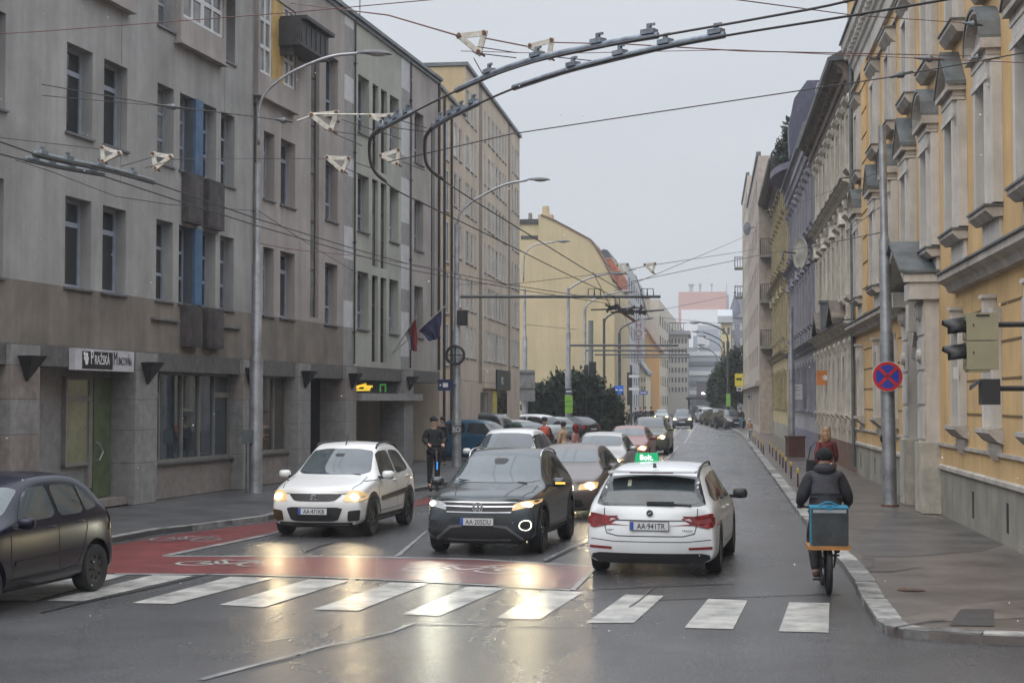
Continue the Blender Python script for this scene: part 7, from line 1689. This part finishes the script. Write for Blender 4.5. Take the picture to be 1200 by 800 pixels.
parked('dark teal hatchback half hidden between the white cars', 'hatch', cteal, 606, 72, R(38))
parked('pale green grey car right of the orange backpack', 'hatch', clg, 645, 96, R(35))
parked('black car parked under the dark yew', 'hatch', cblk, 668, 100, R(50))
fg = 'cars parked on the far right'
for i, (px, dd, col, kd) in enumerate(((856, 138, cblk, 'wagon'), (849, 147, cgrey, 'hatch'), (842, 156, cblk, 'wagon'), (835, 166, cgrey, 'sedan'), (829, 178, cwh, 'wagon'), (823, 190, cblk, 'van'))):
    parked(('nearest and darkest car of the far right parked row', 'second car of the far right parked row', 'third car of the far right parked row', 'fourth car of the far right parked row', 'fifth, pale car of the far right parked row', 'farthest tall car of the far right parked row')[i], kd, col, px-1, dd, R(196), fg)
# ================================================================ people
def skin(name, J, E, m, parent=None, sub=2):
    """J: {joint: (x,y,z,rx,ry)}; E: chains of joint names. One continuous surface grown round the skeleton."""
    ks = list(J); me = bpy.data.meshes.new(name); ed = []
    for ch in E: ed += list(zip(ch, ch[1:]))
    me.from_pydata([J[k][:3] for k in ks], [(ks.index(a), ks.index(b_)) for a, b_ in ed], [])
    o = link(name, me); md = o.modifiers.new('sk', 'SKIN'); md.use_smooth_shade = True; md.branch_smoothing = .6
    for i, k in enumerate(ks): v = me.skin_vertices[0].data[i]; v.radius = (J[k][3], J[k][4]); v.use_root = (i == 0)
    s = o.modifiers.new('ss', 'SUBSURF'); s.levels = s.render_levels = sub
    m2 = eval_mesh(o, name); bpy.data.objects.remove(o); m2.materials.clear(); m2.materials.append(m)
    m2.polygons.foreach_set('use_smooth', [True]*len(m2.polygons)); return link(name, m2, parent)
M_skin = mat('skin', (.42,.26,.19), .6, var=.06); M_cblk = mat('cloth_black', (.013,.013,.016), .85, var=.3, scale=8, bump=.3, bscale=25); M_cnavy = mat('cloth_navy', (.022,.026,.04), .85, var=.3, scale=8)
M_jean = mat('cloth_denim', (.05,.08,.13), .85, var=.2); M_beige = mat('cloth_beige', (.40,.27,.18), .85, var=.15, scale=6, bump=.3, bscale=20); M_marn = mat('cloth_maroon', (.15,.022,.025), .8, var=.25, scale=5, bump=.4, bscale=14)
M_pink = mat('cloth_pink', (.42,.20,.19), .85, var=.2); M_redc = mat('cloth_red', (.45,.03,.05), .85, var=.15); M_blond = mat('hair_blond', (.33,.20,.10), .6, var=.35, scale=14, tscale=(6,6,1)); M_hdark = mat('hair_dark', (.018,.012,.01), .6, var=.2)
M_wc = mat('cloth_pale', (.5,.5,.5), .85, var=.1); M_orng = mat('cloth_orange_red', (.42,.06,.03), .7, var=.1); M_shoe = mat('shoe_dark', (.02,.02,.02), .6, var=.1); M_eye = mat('eye_dark', (.02,.015,.012), .3, var=0)
def head(parent, c, tilt=0.0, yaw=0.0, hair='short', hm=None, s=1.0, back=False):
    """face towards +y; returns the head bits as children"""
    M = Matrix.Translation(c) @ Matrix.Rotation(yaw, 4, 'Z') @ Matrix.Rotation(tilt, 4, 'X') @ Matrix.Scale(s, 4)
    b = MB(); b.M = M
    for x in (-1, 1): b.ball((x*.032, .094, .012), (.013, .008, .007), 8, 5)
    b.box(-.024, .024, .094, .099, -.052, -.046); b.build('face_features', M_eye, parent, True)
    if hair:
        b = MB(); b.M = M
        if hair == 'short': b.ball((0, -.018, .035), (.088, .098, .095), 14, 9)
        elif hair == 'long': b.ball((0, -.02, .03), (.096, .105, .105), 14, 9); b.ball((-.01, -.085, -.10), (.088, .05, .15), 12, 8); b.ball((-.07, -.04, -.15), (.055, .05, .17), 10, 7); b.ball((.06, -.07, -.08), (.045, .05, .12), 10, 7); b.ball((-.10, -.05, -.22), (.04, .03, .12), 8, 6)
        elif hair == 'cap': b.ball((0, -.008, .05), (.10, .108, .085), 14, 9); b.lathe([(.101, 0), (.106, .02), (.101, .04)], (0, -.005, .02), 'Z', 18)
        elif hair == 'hood': b.ball((0, -.025, .01), (.115, .12, .135), 14, 9); b.ball((0, -.05, -.12), (.12, .09, .06), 12, 7)
        b.build('hair' if hair in ('short', 'long') else 'hat', hm or M_hdark, parent, True)
def body_joints(pose):
    J = dict(pelvis=(0,0,.93,.125,.10), waist=(0,0,1.06,.115,.085), chest=(0,.0,1.28,.145,.10), upper=(0,-.005,1.41,.115,.08), neck=(0,.0,1.50,.052,.052), jaw=(0,.025,1.575,.062,.07), skull=(0,.01,1.66,.076,.088), crown=(0,.0,1.72,.055,.06))
    for s, n in ((-1, 'l'), (1, 'r')):
        J['sh'+n] = (s*.165, -.005, 1.405, .062, .062); J['el'+n] = (s*.225, -.02, 1.14, .045, .045); J['wr'+n] = (s*.235, .05, .90, .031, .034)
        J['hip'+n] = (s*.085, 0, .87, .092, .095); J['kn'+n] = (s*.095, .015, .49, .060, .062); J['an'+n] = (s*.10, -.02, .10, .040, .042); J['toe'+n] = (s*.115, .13, .045, .038, .03)
    for k, v in (pose or {}).items(): J[k] = tuple(v)+J[k][3:] if len(v) == 3 else v
    return J
EB = [('pelvis','waist','chest','upper','neck','jaw','skull','crown')]+[ch for n in 'lr' for ch in (('upper','sh'+n,'el'+n,'wr'+n), ('pelvis','hip'+n,'kn'+n,'an'+n,'toe'+n))]
def hand(parent, p, q, m, s=1, side=1):
    """palm and five bent fingers at wrist p, reaching towards q"""
    p, q = Vector(p), Vector(q); d = (q-p).normalized(); a = d.cross(Vector((0,0,1)) if abs(d.z) < .9 else Vector((0,1,0))).normalized(); n = a.cross(d)
    J = {'w': (*p, .026, .02), 'palm': (*(p+d*.06), .036, .018)}; E = [('w', 'palm')]
    for i, (o_, l_) in enumerate(((-.028,.062),(-.01,.075),(.01,.07),(.027,.055))):
        b0 = p+d*.085+a*o_; b1 = b0+d*l_*.5-n*.008; b2 = b1+d*l_*.35-n*.026
        J['f%da' % i] = (*b0, .0095, .0095); J['f%db' % i] = (*b1, .009, .009); J['f%dc' % i] = (*b2, .0075, .0075); E.append(('palm', 'f%da' % i, 'f%db' % i, 'f%dc' % i))
    t0 = p+d*.035-a*.034*side; t1 = t0+d*.03-a*.022*side-n*.01; J['t0'] = (*t0, .012, .012); J['t1'] = (*t1, .0095, .0095); E.append(('w', 't0', 't1'))
    return skin('hand', J, E, m, parent, 1)
def person(label, loc, rz, pose=None, top=M_cblk, legs=M_cblk, hair='short', hm=None, s=1.0, coat=0, group=None, skirt=None, near=False, hyaw=0.0, fat=1.0, htilt=0.0):
    o = thing('person', label, 'person', loc, rz, group); o.scale = (s, s, s)
    J = body_joints(pose); sb = 2 if near else 1
    skin('body', J, EB, M_skin, o, sb)
    def g(keys, k, add=.02): return {n: (J[n][0], J[n][1], J[n][2], J[n][3]*k+add, J[n][4]*k+add) for n in keys}
    T = g(['pelvis','waist','chest','upper','neck'], fat, .022); T['neck'] = (*J['neck'][:2], J['neck'][2]-.03, .066, .066)
    for n in 'lr': T.update(g(['sh'+n,'el'+n,'wr'+n], fat, .018))
    if not coat: pass
    ch = [('pelvis','waist','chest','upper','neck')]+[('upper','sh'+n,'el'+n,'wr'+n) for n in 'lr']
    if coat: p = J['pelvis']; T['hem'] = (p[0], p[1]-.005, p[2]-coat, .165, .135); ch[0] = ('hem',)+ch[0]; T = {**{'pelvis': (*J['pelvis'][:3], .15, .12)}, **{k: v for k, v in T.items() if k != 'pelvis'}}
    skin('jacket' if coat < .3 else 'coat', T, ch, top, o, sb)
    Lg = g(['pelvis'], .95, .01)
    for n in 'lr': Lg.update(g(['hip'+n,'kn'+n,'an'+n], 1.0, .013))
    skin('trousers', Lg, [('pelvis','hip'+n,'kn'+n,'an'+n) for n in 'lr'], legs, o, sb)
    for n in 'lr':
        a, t = Vector(J['an'+n][:3]), Vector(J['toe'+n][:3]); skin('shoe', {'a': (*(a+Vector((0,-.03,-.03))), .046, .05), 'b': (*(a*.4+t*.6), .046, .038), 'c': (*t, .044, .034)}, [('a','b','c')], M_shoe, o, 1)
        if near: e, w_ = Vector(J['el'+n][:3]), Vector(J['wr'+n][:3]); hand(o, w_, w_+(w_-e), M_skin, side=1 if n == 'r' else -1)
    head(o, (J['skull'][0], J['skull'][1], J['skull'][2]-.01), htilt, hyaw, hair, hm); return o
def walk(ph=1, arm=1):
    return dict(hipl=(-.085,.01*ph,.87), knl=(-.09,.14*ph,.50), anl=(-.09,.24*ph,.11), toel=(-.095,.38*ph if ph > 0 else .38*ph+.15,.06), hipr=(.085,-.01*ph,.87), knr=(.09,-.06*ph,.49), anr=(.09,-.28*ph,.16), toer=(.095,-.20*ph if ph > 0 else -.14*ph,.05),
        ell=(-.22,-.10*arm,1.15), wrl=(-.22,-.10*arm,.92), elr=(.22,.06*arm,1.14), wrr=(.22,.20*arm,.95))
# woman in maroon jacket walking up the right pavement
p = D(968, HY, 36); p.z = SW
wm = person('woman with long blond hair in a maroon jacket walking up the right pavement', p, -.05, walk(), M_marn, M_beige, 'long', M_blond, .98, coat=.10, near=True, fat=1.08)
p2_ = p+Vector((-.33, .02, 0)); o = thing('shoulder_bag', 'black shoulder bag hanging at the side of the woman in maroon', 'bag', (p2_.x, p2_.y, SW+.72), .1)
b = MB(); b.slab([(-.13,0),(.13,0),(.11,.26),(-.11,.26)], -.06, .06); b.build('bag_body', M_cblk, o); b = MB(); b.tube([(-.09,0,.25),(-.02,0,.55),(.10,0,.68),(.12,0,.45),(.09,0,.25)], .012, 5); b.build('strap', M_cblk, o)
# rider standing on a scooter by the second lamp
ps = G(508, 577, SW); rzs = math.pi+YAW+.25
sk_ = person('person in black standing on a scooter on the left pavement facing the camera', ps+Vector((0,0,.11)), rzs, dict(ell=(-.25,.02,1.18), wrl=(-.19,.26,1.10), elr=(.25,.02,1.18), wrr=(.19,.26,1.10)), M_cblk, M_cblk, 'cap', M_cblk, 1.03, coat=.06, near=True, fat=1.12)
o = thing('scooter', 'black kick scooter with a blue lit stem under the rider in black', 'scooter', ps, rzs)
b = MB(); b.box(-.09, .09, -.35, .40, .09, .13); b.build('deck', M_dark, o); b = MB(); b.tube([(0,.38,.12),(0,.50,.22),(0,.40,.75),(0,.32,1.12)], .026, 8); b.build('stem', M_dark, o, True)
b = MB(); b.tube([(-.24,.30,1.10),(0,.33,1.13),(.24,.30,1.10)], .016, 6); b.build('handlebar', M_dark, o, True)
b = MB(); b.box(-.014, .014, .455, .465, .60, .80); b.build('stem_light', mat('blue_lit', (.03,.25,.9), .4, var=0, emit=.9, ecol=(.05,.35,1)), o)
for y in (.50, -.38): b = MB(); b.lathe([(.05,-.025),(.105,-.022),(.11,0),(.105,.022),(.05,.025)], (0,y,.11), 'X', 18); b.build('wheel', M_tyre, o, True)
# figures by the parked cars and in the doorway
PP = [('person in black carrying an orange red backpack beside the parked cars', 638, 51, 2.9, dict(), M_cblk, M_cblk, 'cap', M_cblk, 1.02, .08),
      ('woman in a beige coat with dark hair standing beside the parked cars', 660, 49, .9, dict(elr=(.20,.10,1.18), wrr=(.08,.22,1.32)), M_beige, M_cblk, 'short', M_hdark, .96, .42),
      ('person in a pink coat and red hat right of the woman in beige', 674, 50, 1.2, dict(), M_pink, M_cnavy, 'hood', M_redc, .90, .35)]
for lab, px, dd, rz, ps_, tp, lg, hr, hm_, s_, ct in PP:
    p = D(px, HY, dd); p.z = SW if px < 661 else 0.0; p.z = SW; person(lab, p, rz, ps_, tp, lg, hr, hm_, s_, ct)
p = D(638, HY, 50.7); o = thing('backpack', 'orange red backpack worn by the person in black', 'backpack', (p.x, p.y, SW+1.05), .05)
b = MB(); b.tube([(0,-.02,.0),(0,-.05,.08),(0,-.06,.22),(0,-.04,.38),(0,0,.44)], [.12,.17,.18,.16,.06], 10); b.build('pack', M_orng, o, True); b = MB(); b.box(-.14, .14, -.245, -.235, .05, .2); b.build('pocket', M_cblk, o)
p = F1.w(13.0, 1.1, SW); person('figure in a pale top and dark trousers standing in the dark office doorway', p, .4, {}, M_wc, M_cblk, 'short', M_hdark, .98)
p = D(518.5, HY, 57); p.z = SW; person('dark haired person behind the scooter rider at the red brown column', p, 2.6, {}, M_cnavy, M_cblk, 'short', M_hdark, 1.0)
FP = [('pedestrian in dark clothes with a pale shoulder bag, nearest at the yew', 727, 128, walk(1), M_cblk, M_cblk, 1.05), ('pedestrian in black walking second from the yew', 737.5, 132, walk(-1), M_cblk, M_cblk, .95),
      ('pedestrian in dark blue in the middle of the far left group', 744.5, 138, walk(1), M_cnavy, M_cblk, 1.0), ('pedestrian in black just left of the striding one', 756, 134, walk(-1), M_cblk, M_cnavy, 1.05),
      ('pedestrian in black taking a long stride near the kerb', 763, 131, walk(1, -1), M_cblk, M_cnavy, 1.06), ('small far pedestrian in grey between the dark group', 750, 150, walk(1), M_cnavy, M_cblk, 1.0)]
for lab, px, dd, ps_, tp, lg, s_ in FP:
    p = D(px, HY, dd); p.z = SW; person(lab, p, random.choice((.1, 3.0, 2.6, .4)), ps_, tp, lg, 'short', M_hdark, s_, .1, 'pedestrians far on the left')
p = D(868, HY, 128); p.z = SW; person('man in a dark jacket and blue jeans on the far right pavement', p, 3.0, walk(1), M_cblk, mat('jean_pale', (.10,.17,.22), .8, var=.1), 'short', M_hdark, 1.04)
p = D(878, HY, 92); p.z = SW; person('small person with a white hat and beige jacket on the right pavement', p, 3.1, walk(-1), M_beige, M_wc, 'hood', M_wc, .74)
p = D(727.8, HY, 127.6); o = thing('pale_bag', 'pale bag on the shoulder of the pedestrian nearest the yew', 'bag', (p.x, p.y, 1.0)); b = MB(); b.slab([(-.18,0),(.18,0),(.15,.34),(-.15,.34)], -.06, .06); b.build('bag_body', M_wc, o); b = MB(); b.tube([(-.1,0,.33),(0,0,.55),(.1,0,.33)], .015, 5); b.build('strap', M_wc, o)

# ================================================================ courier on a bicycle
pb = G(971, 696); rb = -math.atan((845-600)/FPX)+YAW
bk = thing('bicycle', 'black fat tyred bicycle with a wooden rear rack ridden by the courier', 'bicycle', (pb.x, pb.y, 0), rb)
b = MB()
def bwheel(y, nm='wheel'):
    w_ = link(nm, None, bk, (0, y, .335)); b = MB(); b.lathe([(.27,-.028),(.31,-.036),(.335,-.022),(.338,0),(.335,.022),(.31,.036),(.27,.028)], (0,0,0), 'X', 36); b.build('tyre', M_tyre, w_, True)
    b = MB(); b.lathe([(.272,-.014),(.255,-.012),(.255,.012),(.272,.014)], (0,0,0), 'X', 30); b.cyl((-.035,0,0), (.035,0,0), .025, n=10)
    for i in range(14): a = 2*math.pi*i/14; b.cyl((.02*(-1)**i,0,0), (0,.256*math.cos(a),.256*math.sin(a)), .0025, n=3, caps=False)
    b.build('rim', M_dark, w_); return w_
bwheel(0); fwz = bwheel(1.08); fwz.rotation_euler = (0, 0, .12)
b = MB()
for P in ([(0,.34,.88),(0,.44,.30)], [(0,.44,.30),(0,.90,.80)], [(0,.36,.80),(0,.88,.86)], [(0,.92,.98),(0,.90,.78)]): b.cyl(P[0], P[1], .022, n=8)
for s in (-1, 1): b.cyl((s*.05,0,.335), (s*.03,.44,.30), .012, n=6); b.cyl((s*.05,0,.335), (s*.03,.35,.76), .012, n=6); b.cyl((s*.05,1.08,.335), (s*.03,.92,.78), .016, n=6)
b.build('frame', M_dark, bk)
b = MB(); b.tube([(-.33,.78,1.04),(-.18,.90,1.02),(0,.93,1.0),(.18,.90,1.02),(.33,.78,1.04)], .014, 6); b.build('handlebar', M_dark, bk, True)
b = MB(); b.ball((0,.36,.92), (.09,.14,.04)); b.build('saddle', M_plas, bk, True)
b = MB(); b.box(-.27, .25, -.34, .20, .578, .625); b.build('rack', mat('wood_orange', (.42,.19,.05), .6, var=.25, scale=4, tscale=(1,8,8)), bk)
b = MB()
for s in (-1, 1): b.cyl((s*.07,0,.335), (s*.10,-.1,.578), .01, n=6); b.cyl((s*.07,0,.335), (s*.10,.15,.578), .01, n=6)
b.cyl((-.06,.44,.30), (.06,.44,.30), .02, n=8); b.cyl((-.07,.44,.30), (-.07,.40,.15), .012, n=6); b.cyl((.07,.44,.30), (.07,.48,.45), .012, n=6); b.box(-.17, -.07, .36, .45, .13, .15); b.box(.07, .17, .44, .53, .43, .45); b.build('cranks', M_dark, bk)
b = MB(); b.slab([(-.035,.50),(.035,.50),(.035,.28),(-.035,.28)], -.30, -.285); b.build('mudguard', M_plas, bk)
rd = thing('person', 'courier in a dark hooded jacket riding a bicycle away along the right kerb', 'person', (pb.x, pb.y, 0), rb)
J = dict(pelvis=(0,.37,1.0,.14,.125), waist=(0,.42,1.12,.125,.10), chest=(0,.52,1.34,.155,.11), upper=(0,.57,1.46,.12,.09), neck=(0,.60,1.53,.055,.055), jaw=(0,.64,1.585,.064,.07), skull=(0,.64,1.665,.078,.09), crown=(0,.63,1.725,.055,.06))
for s, n in ((-1, 'l'), (1, 'r')):
    J['sh'+n] = (s*.175,.57,1.445,.068,.068); J['el'+n] = (s*.285,.60,1.17,.05,.05); J['wr'+n] = (s*.30,.80,1.07,.034,.034); J['hip'+n] = (s*.10,.40,.95,.10,.10)
J['knl'] = (-.16,.70,.66,.064,.066); J['anl'] = (-.13,.40,.24,.044,.045); J['toel'] = (-.13,.53,.20,.04,.03); J['knr'] = (.17,.80,.82,.064,.066); J['anr'] = (.14,.50,.54,.044,.045); J['toer'] = (.15,.62,.49,.04,.03)
skin('body', J, EB, M_skin, rd, 2)
M_jk = mat('jacket_slate', (.022,.022,.030), .75, var=.4, scale=5, bump=.5, bscale=12)
T = {k: (J[k][0], J[k][1], J[k][2], J[k][3]*1.14+.03, J[k][4]*1.15+.03) for k in ('pelvis','waist','chest','upper','shl','ell','shr','elr')}
T['pelvis'] = (0,.37,1.0,.20,.17); T['waist'] = (0,.42,1.12,.205,.165); T['chest'] = (0,.51,1.32,.225,.175); T['upper'] = (0,.56,1.44,.19,.14); T['hem'] = (0,.34,.90,.20,.17); T['neck'] = (0,.585,1.50,.085,.08); T['mal'] = (-.305,.70,1.10,.062,.062); T['mar'] = (.305,.70,1.10,.062,.062); T['ell'] = (*J['ell'][:3],.09,.09); T['elr'] = (*J['elr'][:3],.09,.09); T['shl'] = (*J['shl'][:3],.115,.115); T['shr'] = (*J['shr'][:3],.115,.115); T['wrl'] = (-.312,.775,1.085,.048,.048); T['wrr'] = (.312,.775,1.085,.048,.048)
skin('jacket', T, [('pelvis','waist','chest','upper','neck'), ('pelvis','hem')]+[('upper','sh'+n,'el'+n,'ma'+n,'wr'+n) for n in 'lr'], M_jk, rd, 2)
b = MB(); b.ball((0,.53,1.525), (.15,.115,.085), 14, 8); b.build('hood', M_jk, rd, True)
Lg = {'pelvis': (*J['pelvis'][:3], .145, .13)}
for n in 'lr': Lg.update({k: (*J[k][:3], J[k][3]+.016, J[k][4]+.016) for k in ('hip'+n, 'kn'+n, 'an'+n)})
skin('trousers', Lg, [('pelvis','hip'+n,'kn'+n,'an'+n) for n in 'lr'], M_cblk, rd, 2)
for n, m_ in (('l', mat('shoe_brown', (.07,.035,.025), .6, var=.2)), ('r', M_shoe)):
    a, t = Vector(J['an'+n][:3]), Vector(J['toe'+n][:3]); skin('shoe', {'a': (*(a+Vector((0,-.05,-.04))), .048, .05), 'b': (*(a*.4+t*.6), .048, .042), 'c': (*t, .044, .034)}, [('a','b','c')], m_, rd, 1)
    w_ = Vector(J['wr'+n][:3]); hand(rd, w_, w_+Vector((0,.1,-.03)), M_plas, side=1 if n == 'r' else -1)
head(rd, (0,.64,1.655), -.1, 0, 'cap', mat('knit_black', (.01,.01,.011), .95, var=.3, scale=30, bump=.5, bscale=60), s=1.12)
bx = thing('delivery_bag', 'black thermal delivery box with bright blue edges on the bicycle rack', 'bag', (pb.x, pb.y, .626), rb)
b = MB(); pr_ = rounded([(-.225,0),(.225,0),(.228,.47),(-.228,.47)], .045, 2)
b.slab(pr_, -.32, .16); b.build('bag_body', mat('bag_fabric', (.03,.035,.038), .45, var=.3, scale=5, bump=.5, bscale=9), bx, 40)
M_cy = mat('bag_cyan', (.01,.18,.30), .6, var=.15)
b = MB(); b.box(-.235, .235, -.325, .165, .455, .475); b.box(-.238, -.221, -.327, -.318, .0, .455); b.box(-.238, -.226, -.32, -.25, .02, .455); b.build('blue_edge', M_cy, bx)
b = MB(); b.tube([(-.12,-.08,.475),(-.03,-.08,.52),(.03,-.08,.52),(.12,-.08,.475)], .014, 6); b.box(-.03, .03, -.335, -.327, .44, .50); b.build('carry_handle', M_cy, bx)
b = MB(); b.box(-.2, .2, -.328, -.321, .405, .445); b.build('reflective_strip', mat('reflective_grey', (.33,.35,.36), .3, metal=.3, var=.15), bx)

# ================================================================ trees and shrubs
def crown(blobs, n, leaf, m, name, parent, seed=1, droop=0.0):
    random.seed(seed); b = MB(); W_ = [r[0]*r[1]*r[2] for c, r in blobs]
    for i in range(n):
        c, r = random.choices(blobs, W_)[0]
        while True:
            v = Vector((random.uniform(-1,1), random.uniform(-1,1), random.uniform(-1,1)))
            if .2 < v.length < 1: break
        v = v.normalized()*(v.length**.35)*(1 if random.random() < .9 else random.uniform(1.0, 1.28))
        v *= 1+.12*math.sin(v.x*9+seed)+.10*math.sin(v.z*11+v.y*7)
        p = Vector((c[0]+v.x*r[0], c[1]+v.y*r[1], c[2]+v.z*r[2]))
        if p.z < .05: p.z = random.uniform(.05, .4)
        d = (Vector((v.x, v.y, v.z*.6-droop+.25)) + Vector((random.uniform(-.6,.6), random.uniform(-.6,.6), random.uniform(-.5,.5)))).normalized()
        s = leaf*random.uniform(.6, 1.5); a = d.orthogonal().normalized(); a.rotate(Matrix.Rotation(random.uniform(0, 6.28), 3, d)); e = d*s
        b.mi = random.choices((0, 1, 2), (5, 3, 2))[0]
        b.add([p-a*s*.28, p+e*.5-a*s*.33, p+e, p+e*.5+a*s*.33], [(0,1,2,3)])
    for i in range(n//60):                 # sprays of twigs that break the outline
        c, r = random.choices(blobs, W_)[0]; v = Vector((random.uniform(-1,1), random.uniform(-1,.4), random.uniform(-.4,1))).normalized(); d = (v+Vector((random.uniform(-.4,.4), 0, random.uniform(-.1,.5)))).normalized(); q = Vector((c[0]+v.x*r[0], c[1]+v.y*r[1], c[2]+v.z*r[2]))*1.0
        for j in range(9):
            p = q+d*(j*leaf*.22)
            if p.z < .1: break
            e = (d+Vector((random.uniform(-.8,.8), random.uniform(-.8,.8), random.uniform(-.5,.5)))).normalized()*leaf*.55*random.uniform(.7,1.2); a = e.orthogonal().normalized()*leaf*.16; b.mi = random.choice((0, 1, 2)); b.add([p-a, p+e*.5-a, p+e, p+e*.5+a], [(0,1,2,3)])
    return b.build(name, m, parent, fix=False)
LY = [mat('yew_leaf', (.022,.040,.018), .6, var=.3, scale=3), mat('yew_leaf_mid', (.032,.055,.022), .6, var=.3, scale=3), mat('yew_leaf_dark', (.012,.024,.012), .6, var=.3, scale=3)]
M_bark = mat('bark', (.09,.07,.05), .9, var=.3, scale=6, bump=.5, bscale=20)
p = D(672, HY, 108); ty = thing('yew_shrub', 'large dark spreading yew in front of the yellow gable', 'shrub', (p.x, p.y, SW), 0)
k = 108/FPX
crown([((-2.0,0,1.6),(1.15,1.2,1.5)), ((-.6,.3,2.1),(1.3,1.4,1.9)), ((.9,-.1,2.0),(1.4,1.4,1.85)), ((2.0,.1,1.5),(1.15,1.2,1.4)), ((.1,-.5,1.0),(2.3,1.3,1.0)), ((2.6,.2,.8),(.8,.9,.85)), ((-2.5,0,2.7),(.5,.6,.7)), ((.4,.2,3.5),(.6,.6,.6)), ((-.9,.2,3.3),(.5,.5,.6))], 15000, .34, LY, 'foliage', ty, 4)
for i, (x, t) in enumerate(((-1.6, -2.1), (-.3, -.5), (.9, 1.2), (1.8, 2.3))): b = MB(); b.tube([(x*.4,0,-.1),(x*.7,.05,.8),(t,.1,2.2)], [.11,.08,.04], 6); b.build('stem', M_bark, ty, True)
LT = [mat('lime_leaf', (.030,.055,.022), .6, var=.3, scale=3), mat('lime_leaf_mid', (.045,.075,.03), .6, var=.3, scale=3), mat('lime_leaf_dark', (.018,.033,.015), .6, var=.3, scale=3)]
for i, (px, dd, h, lab) in enumerate(((862, 168, 8.2, 'dark leafy street tree beside the modern block, nearer of two'), (847, 196, 7.2, 'dark leafy street tree behind the lamps, farther of two'))):
    p = D(px, HY, dd); o = thing('street_tree', lab, 'tree', (p.x, p.y, SW), 0, 'street trees on the far right')
    b = MB(); b.tube([(0,0,0),(.05,0,1.5),(-.05,0,3.2),(.05,.1,h*.7)], [.16,.13,.1,.04], 8); o_ = b.build('trunk', M_bark, o, True)
    b = MB()
    for j in range(6): a = j*1.1; b.tube([(0,0,2.2+j*.45),(.7*math.cos(a),.7*math.sin(a),3.1+j*.5),(1.2*math.cos(a),1.2*math.sin(a),3.9+j*.5)], [.06,.04,.015], 5)
    b.build('limbs', M_bark, o, True)
    crown([((0,0,h*.55),(1.5,1.5,h*.28)), ((-.7,.2,h*.42),(1.0,1.0,1.3)), ((.7,0,h*.5),(1.1,1.1,1.6)), ((.2,-.3,h*.78),(.9,.9,1.5)), ((-.5,0,h*.7),(.8,.8,1.2))], 5200, .36, LT, 'crown', o, 9+i)
# balcony plants over the lavender house
o = thing('balcony_plants', 'dark potted plants crowding the rounded roof balcony of the lavender house', 'plants', fu.w(c0, -.35, 15.06), -math.pi/2)
crown([((-3.2,0,.7),(1.0,.4,.8)), ((-1.0,0,.8),(1.2,.4,1.0)), ((1.2,0,.6),(1.1,.4,.8)), ((3.2,.1,.8),(1.0,.4,1.0)), ((3.6,.1,1.6),(.5,.3,.8))], 1500, .28, LY, 'foliage', o, 12)

# manhole and drain details on the right pavement
def disc(name, px, py, r, m, z): 
    c = G(px, py, z); b = MB(); n = 20; b.add([(c.x+r*math.cos(2*math.pi*i/n), c.y+r*math.sin(2*math.pi*i/n), z) for i in range(n)], [tuple(range(n))]); o = b.build(name, m, fix=False); return struct(o)
disc('pavement_cover', 1068, 690, .17, M_rust, SW+.012); disc('pavement_cover', 1070, 690, .10, M_patch, SW+.016)
flat('pavement_cracks', [[(998,665),(1023,664),(1024,654),(1010,653),(1010,653.5),(1023,654.6),(1022,663.5),(998,664.4)],
   [(1027,737),(1060,732),(1085,727),(1108,725),(1108,725.8),(1085,728),(1060,733),(1028,738)],[(1000,668),(1045,668),(1080,663),(1080,663.6),(1045,668.8),(1000,668.7)]], M_patch, SW+.014)
# falling sleet: a few tiny flakes in the air, nothing anyone could count
random.seed(77); b = MB()
for i in range(300):
    dd = random.uniform(6, 34); p = D(random.uniform(0, 1200), random.uniform(0, 780), dd); r = random.uniform(.002, .0055)
    if p.z < .2: continue
    b.add([p+Vector((r,0,0)), p+Vector((-r,0,0)), p+Vector((0,r,0)), p+Vector((0,-r,0)), p+Vector((0,0,r)), p+Vector((0,0,-r))], [(4,0,2),(4,2,1),(4,1,3),(4,3,0),(5,2,0),(5,1,2),(5,3,1),(5,0,3)])
o = b.build('snowflakes', mat('snow', (.75,.77,.8), .8, var=0)); o['kind'] = 'stuff'; tag(o, 'tiny sleet flakes drifting in the air over the street', 'snow')
# damp winter air
b = MB(); b.box(-70, 70, -12, 540, -1.2, 40); hz = b.build('haze', [], fix=True); hz['kind'] = 'stuff'; tag(hz, 'pale damp haze hanging in the street', 'haze')
mh = bpy.data.materials.new('haze'); mh.use_nodes = True; n = mh.node_tree.nodes; n.clear(); ou = n.new('ShaderNodeOutputMaterial'); vo = n.new('ShaderNodeVolumePrincipled')
vo.inputs['Color'].default_value = (.95,.965,1,1); vo.inputs['Density'].default_value = .00065; vo.inputs['Anisotropy'].default_value = .2; mh.node_tree.links.new(vo.outputs[0], ou.inputs['Volume']); hz.data.materials.clear(); hz.data.materials.append(mh)
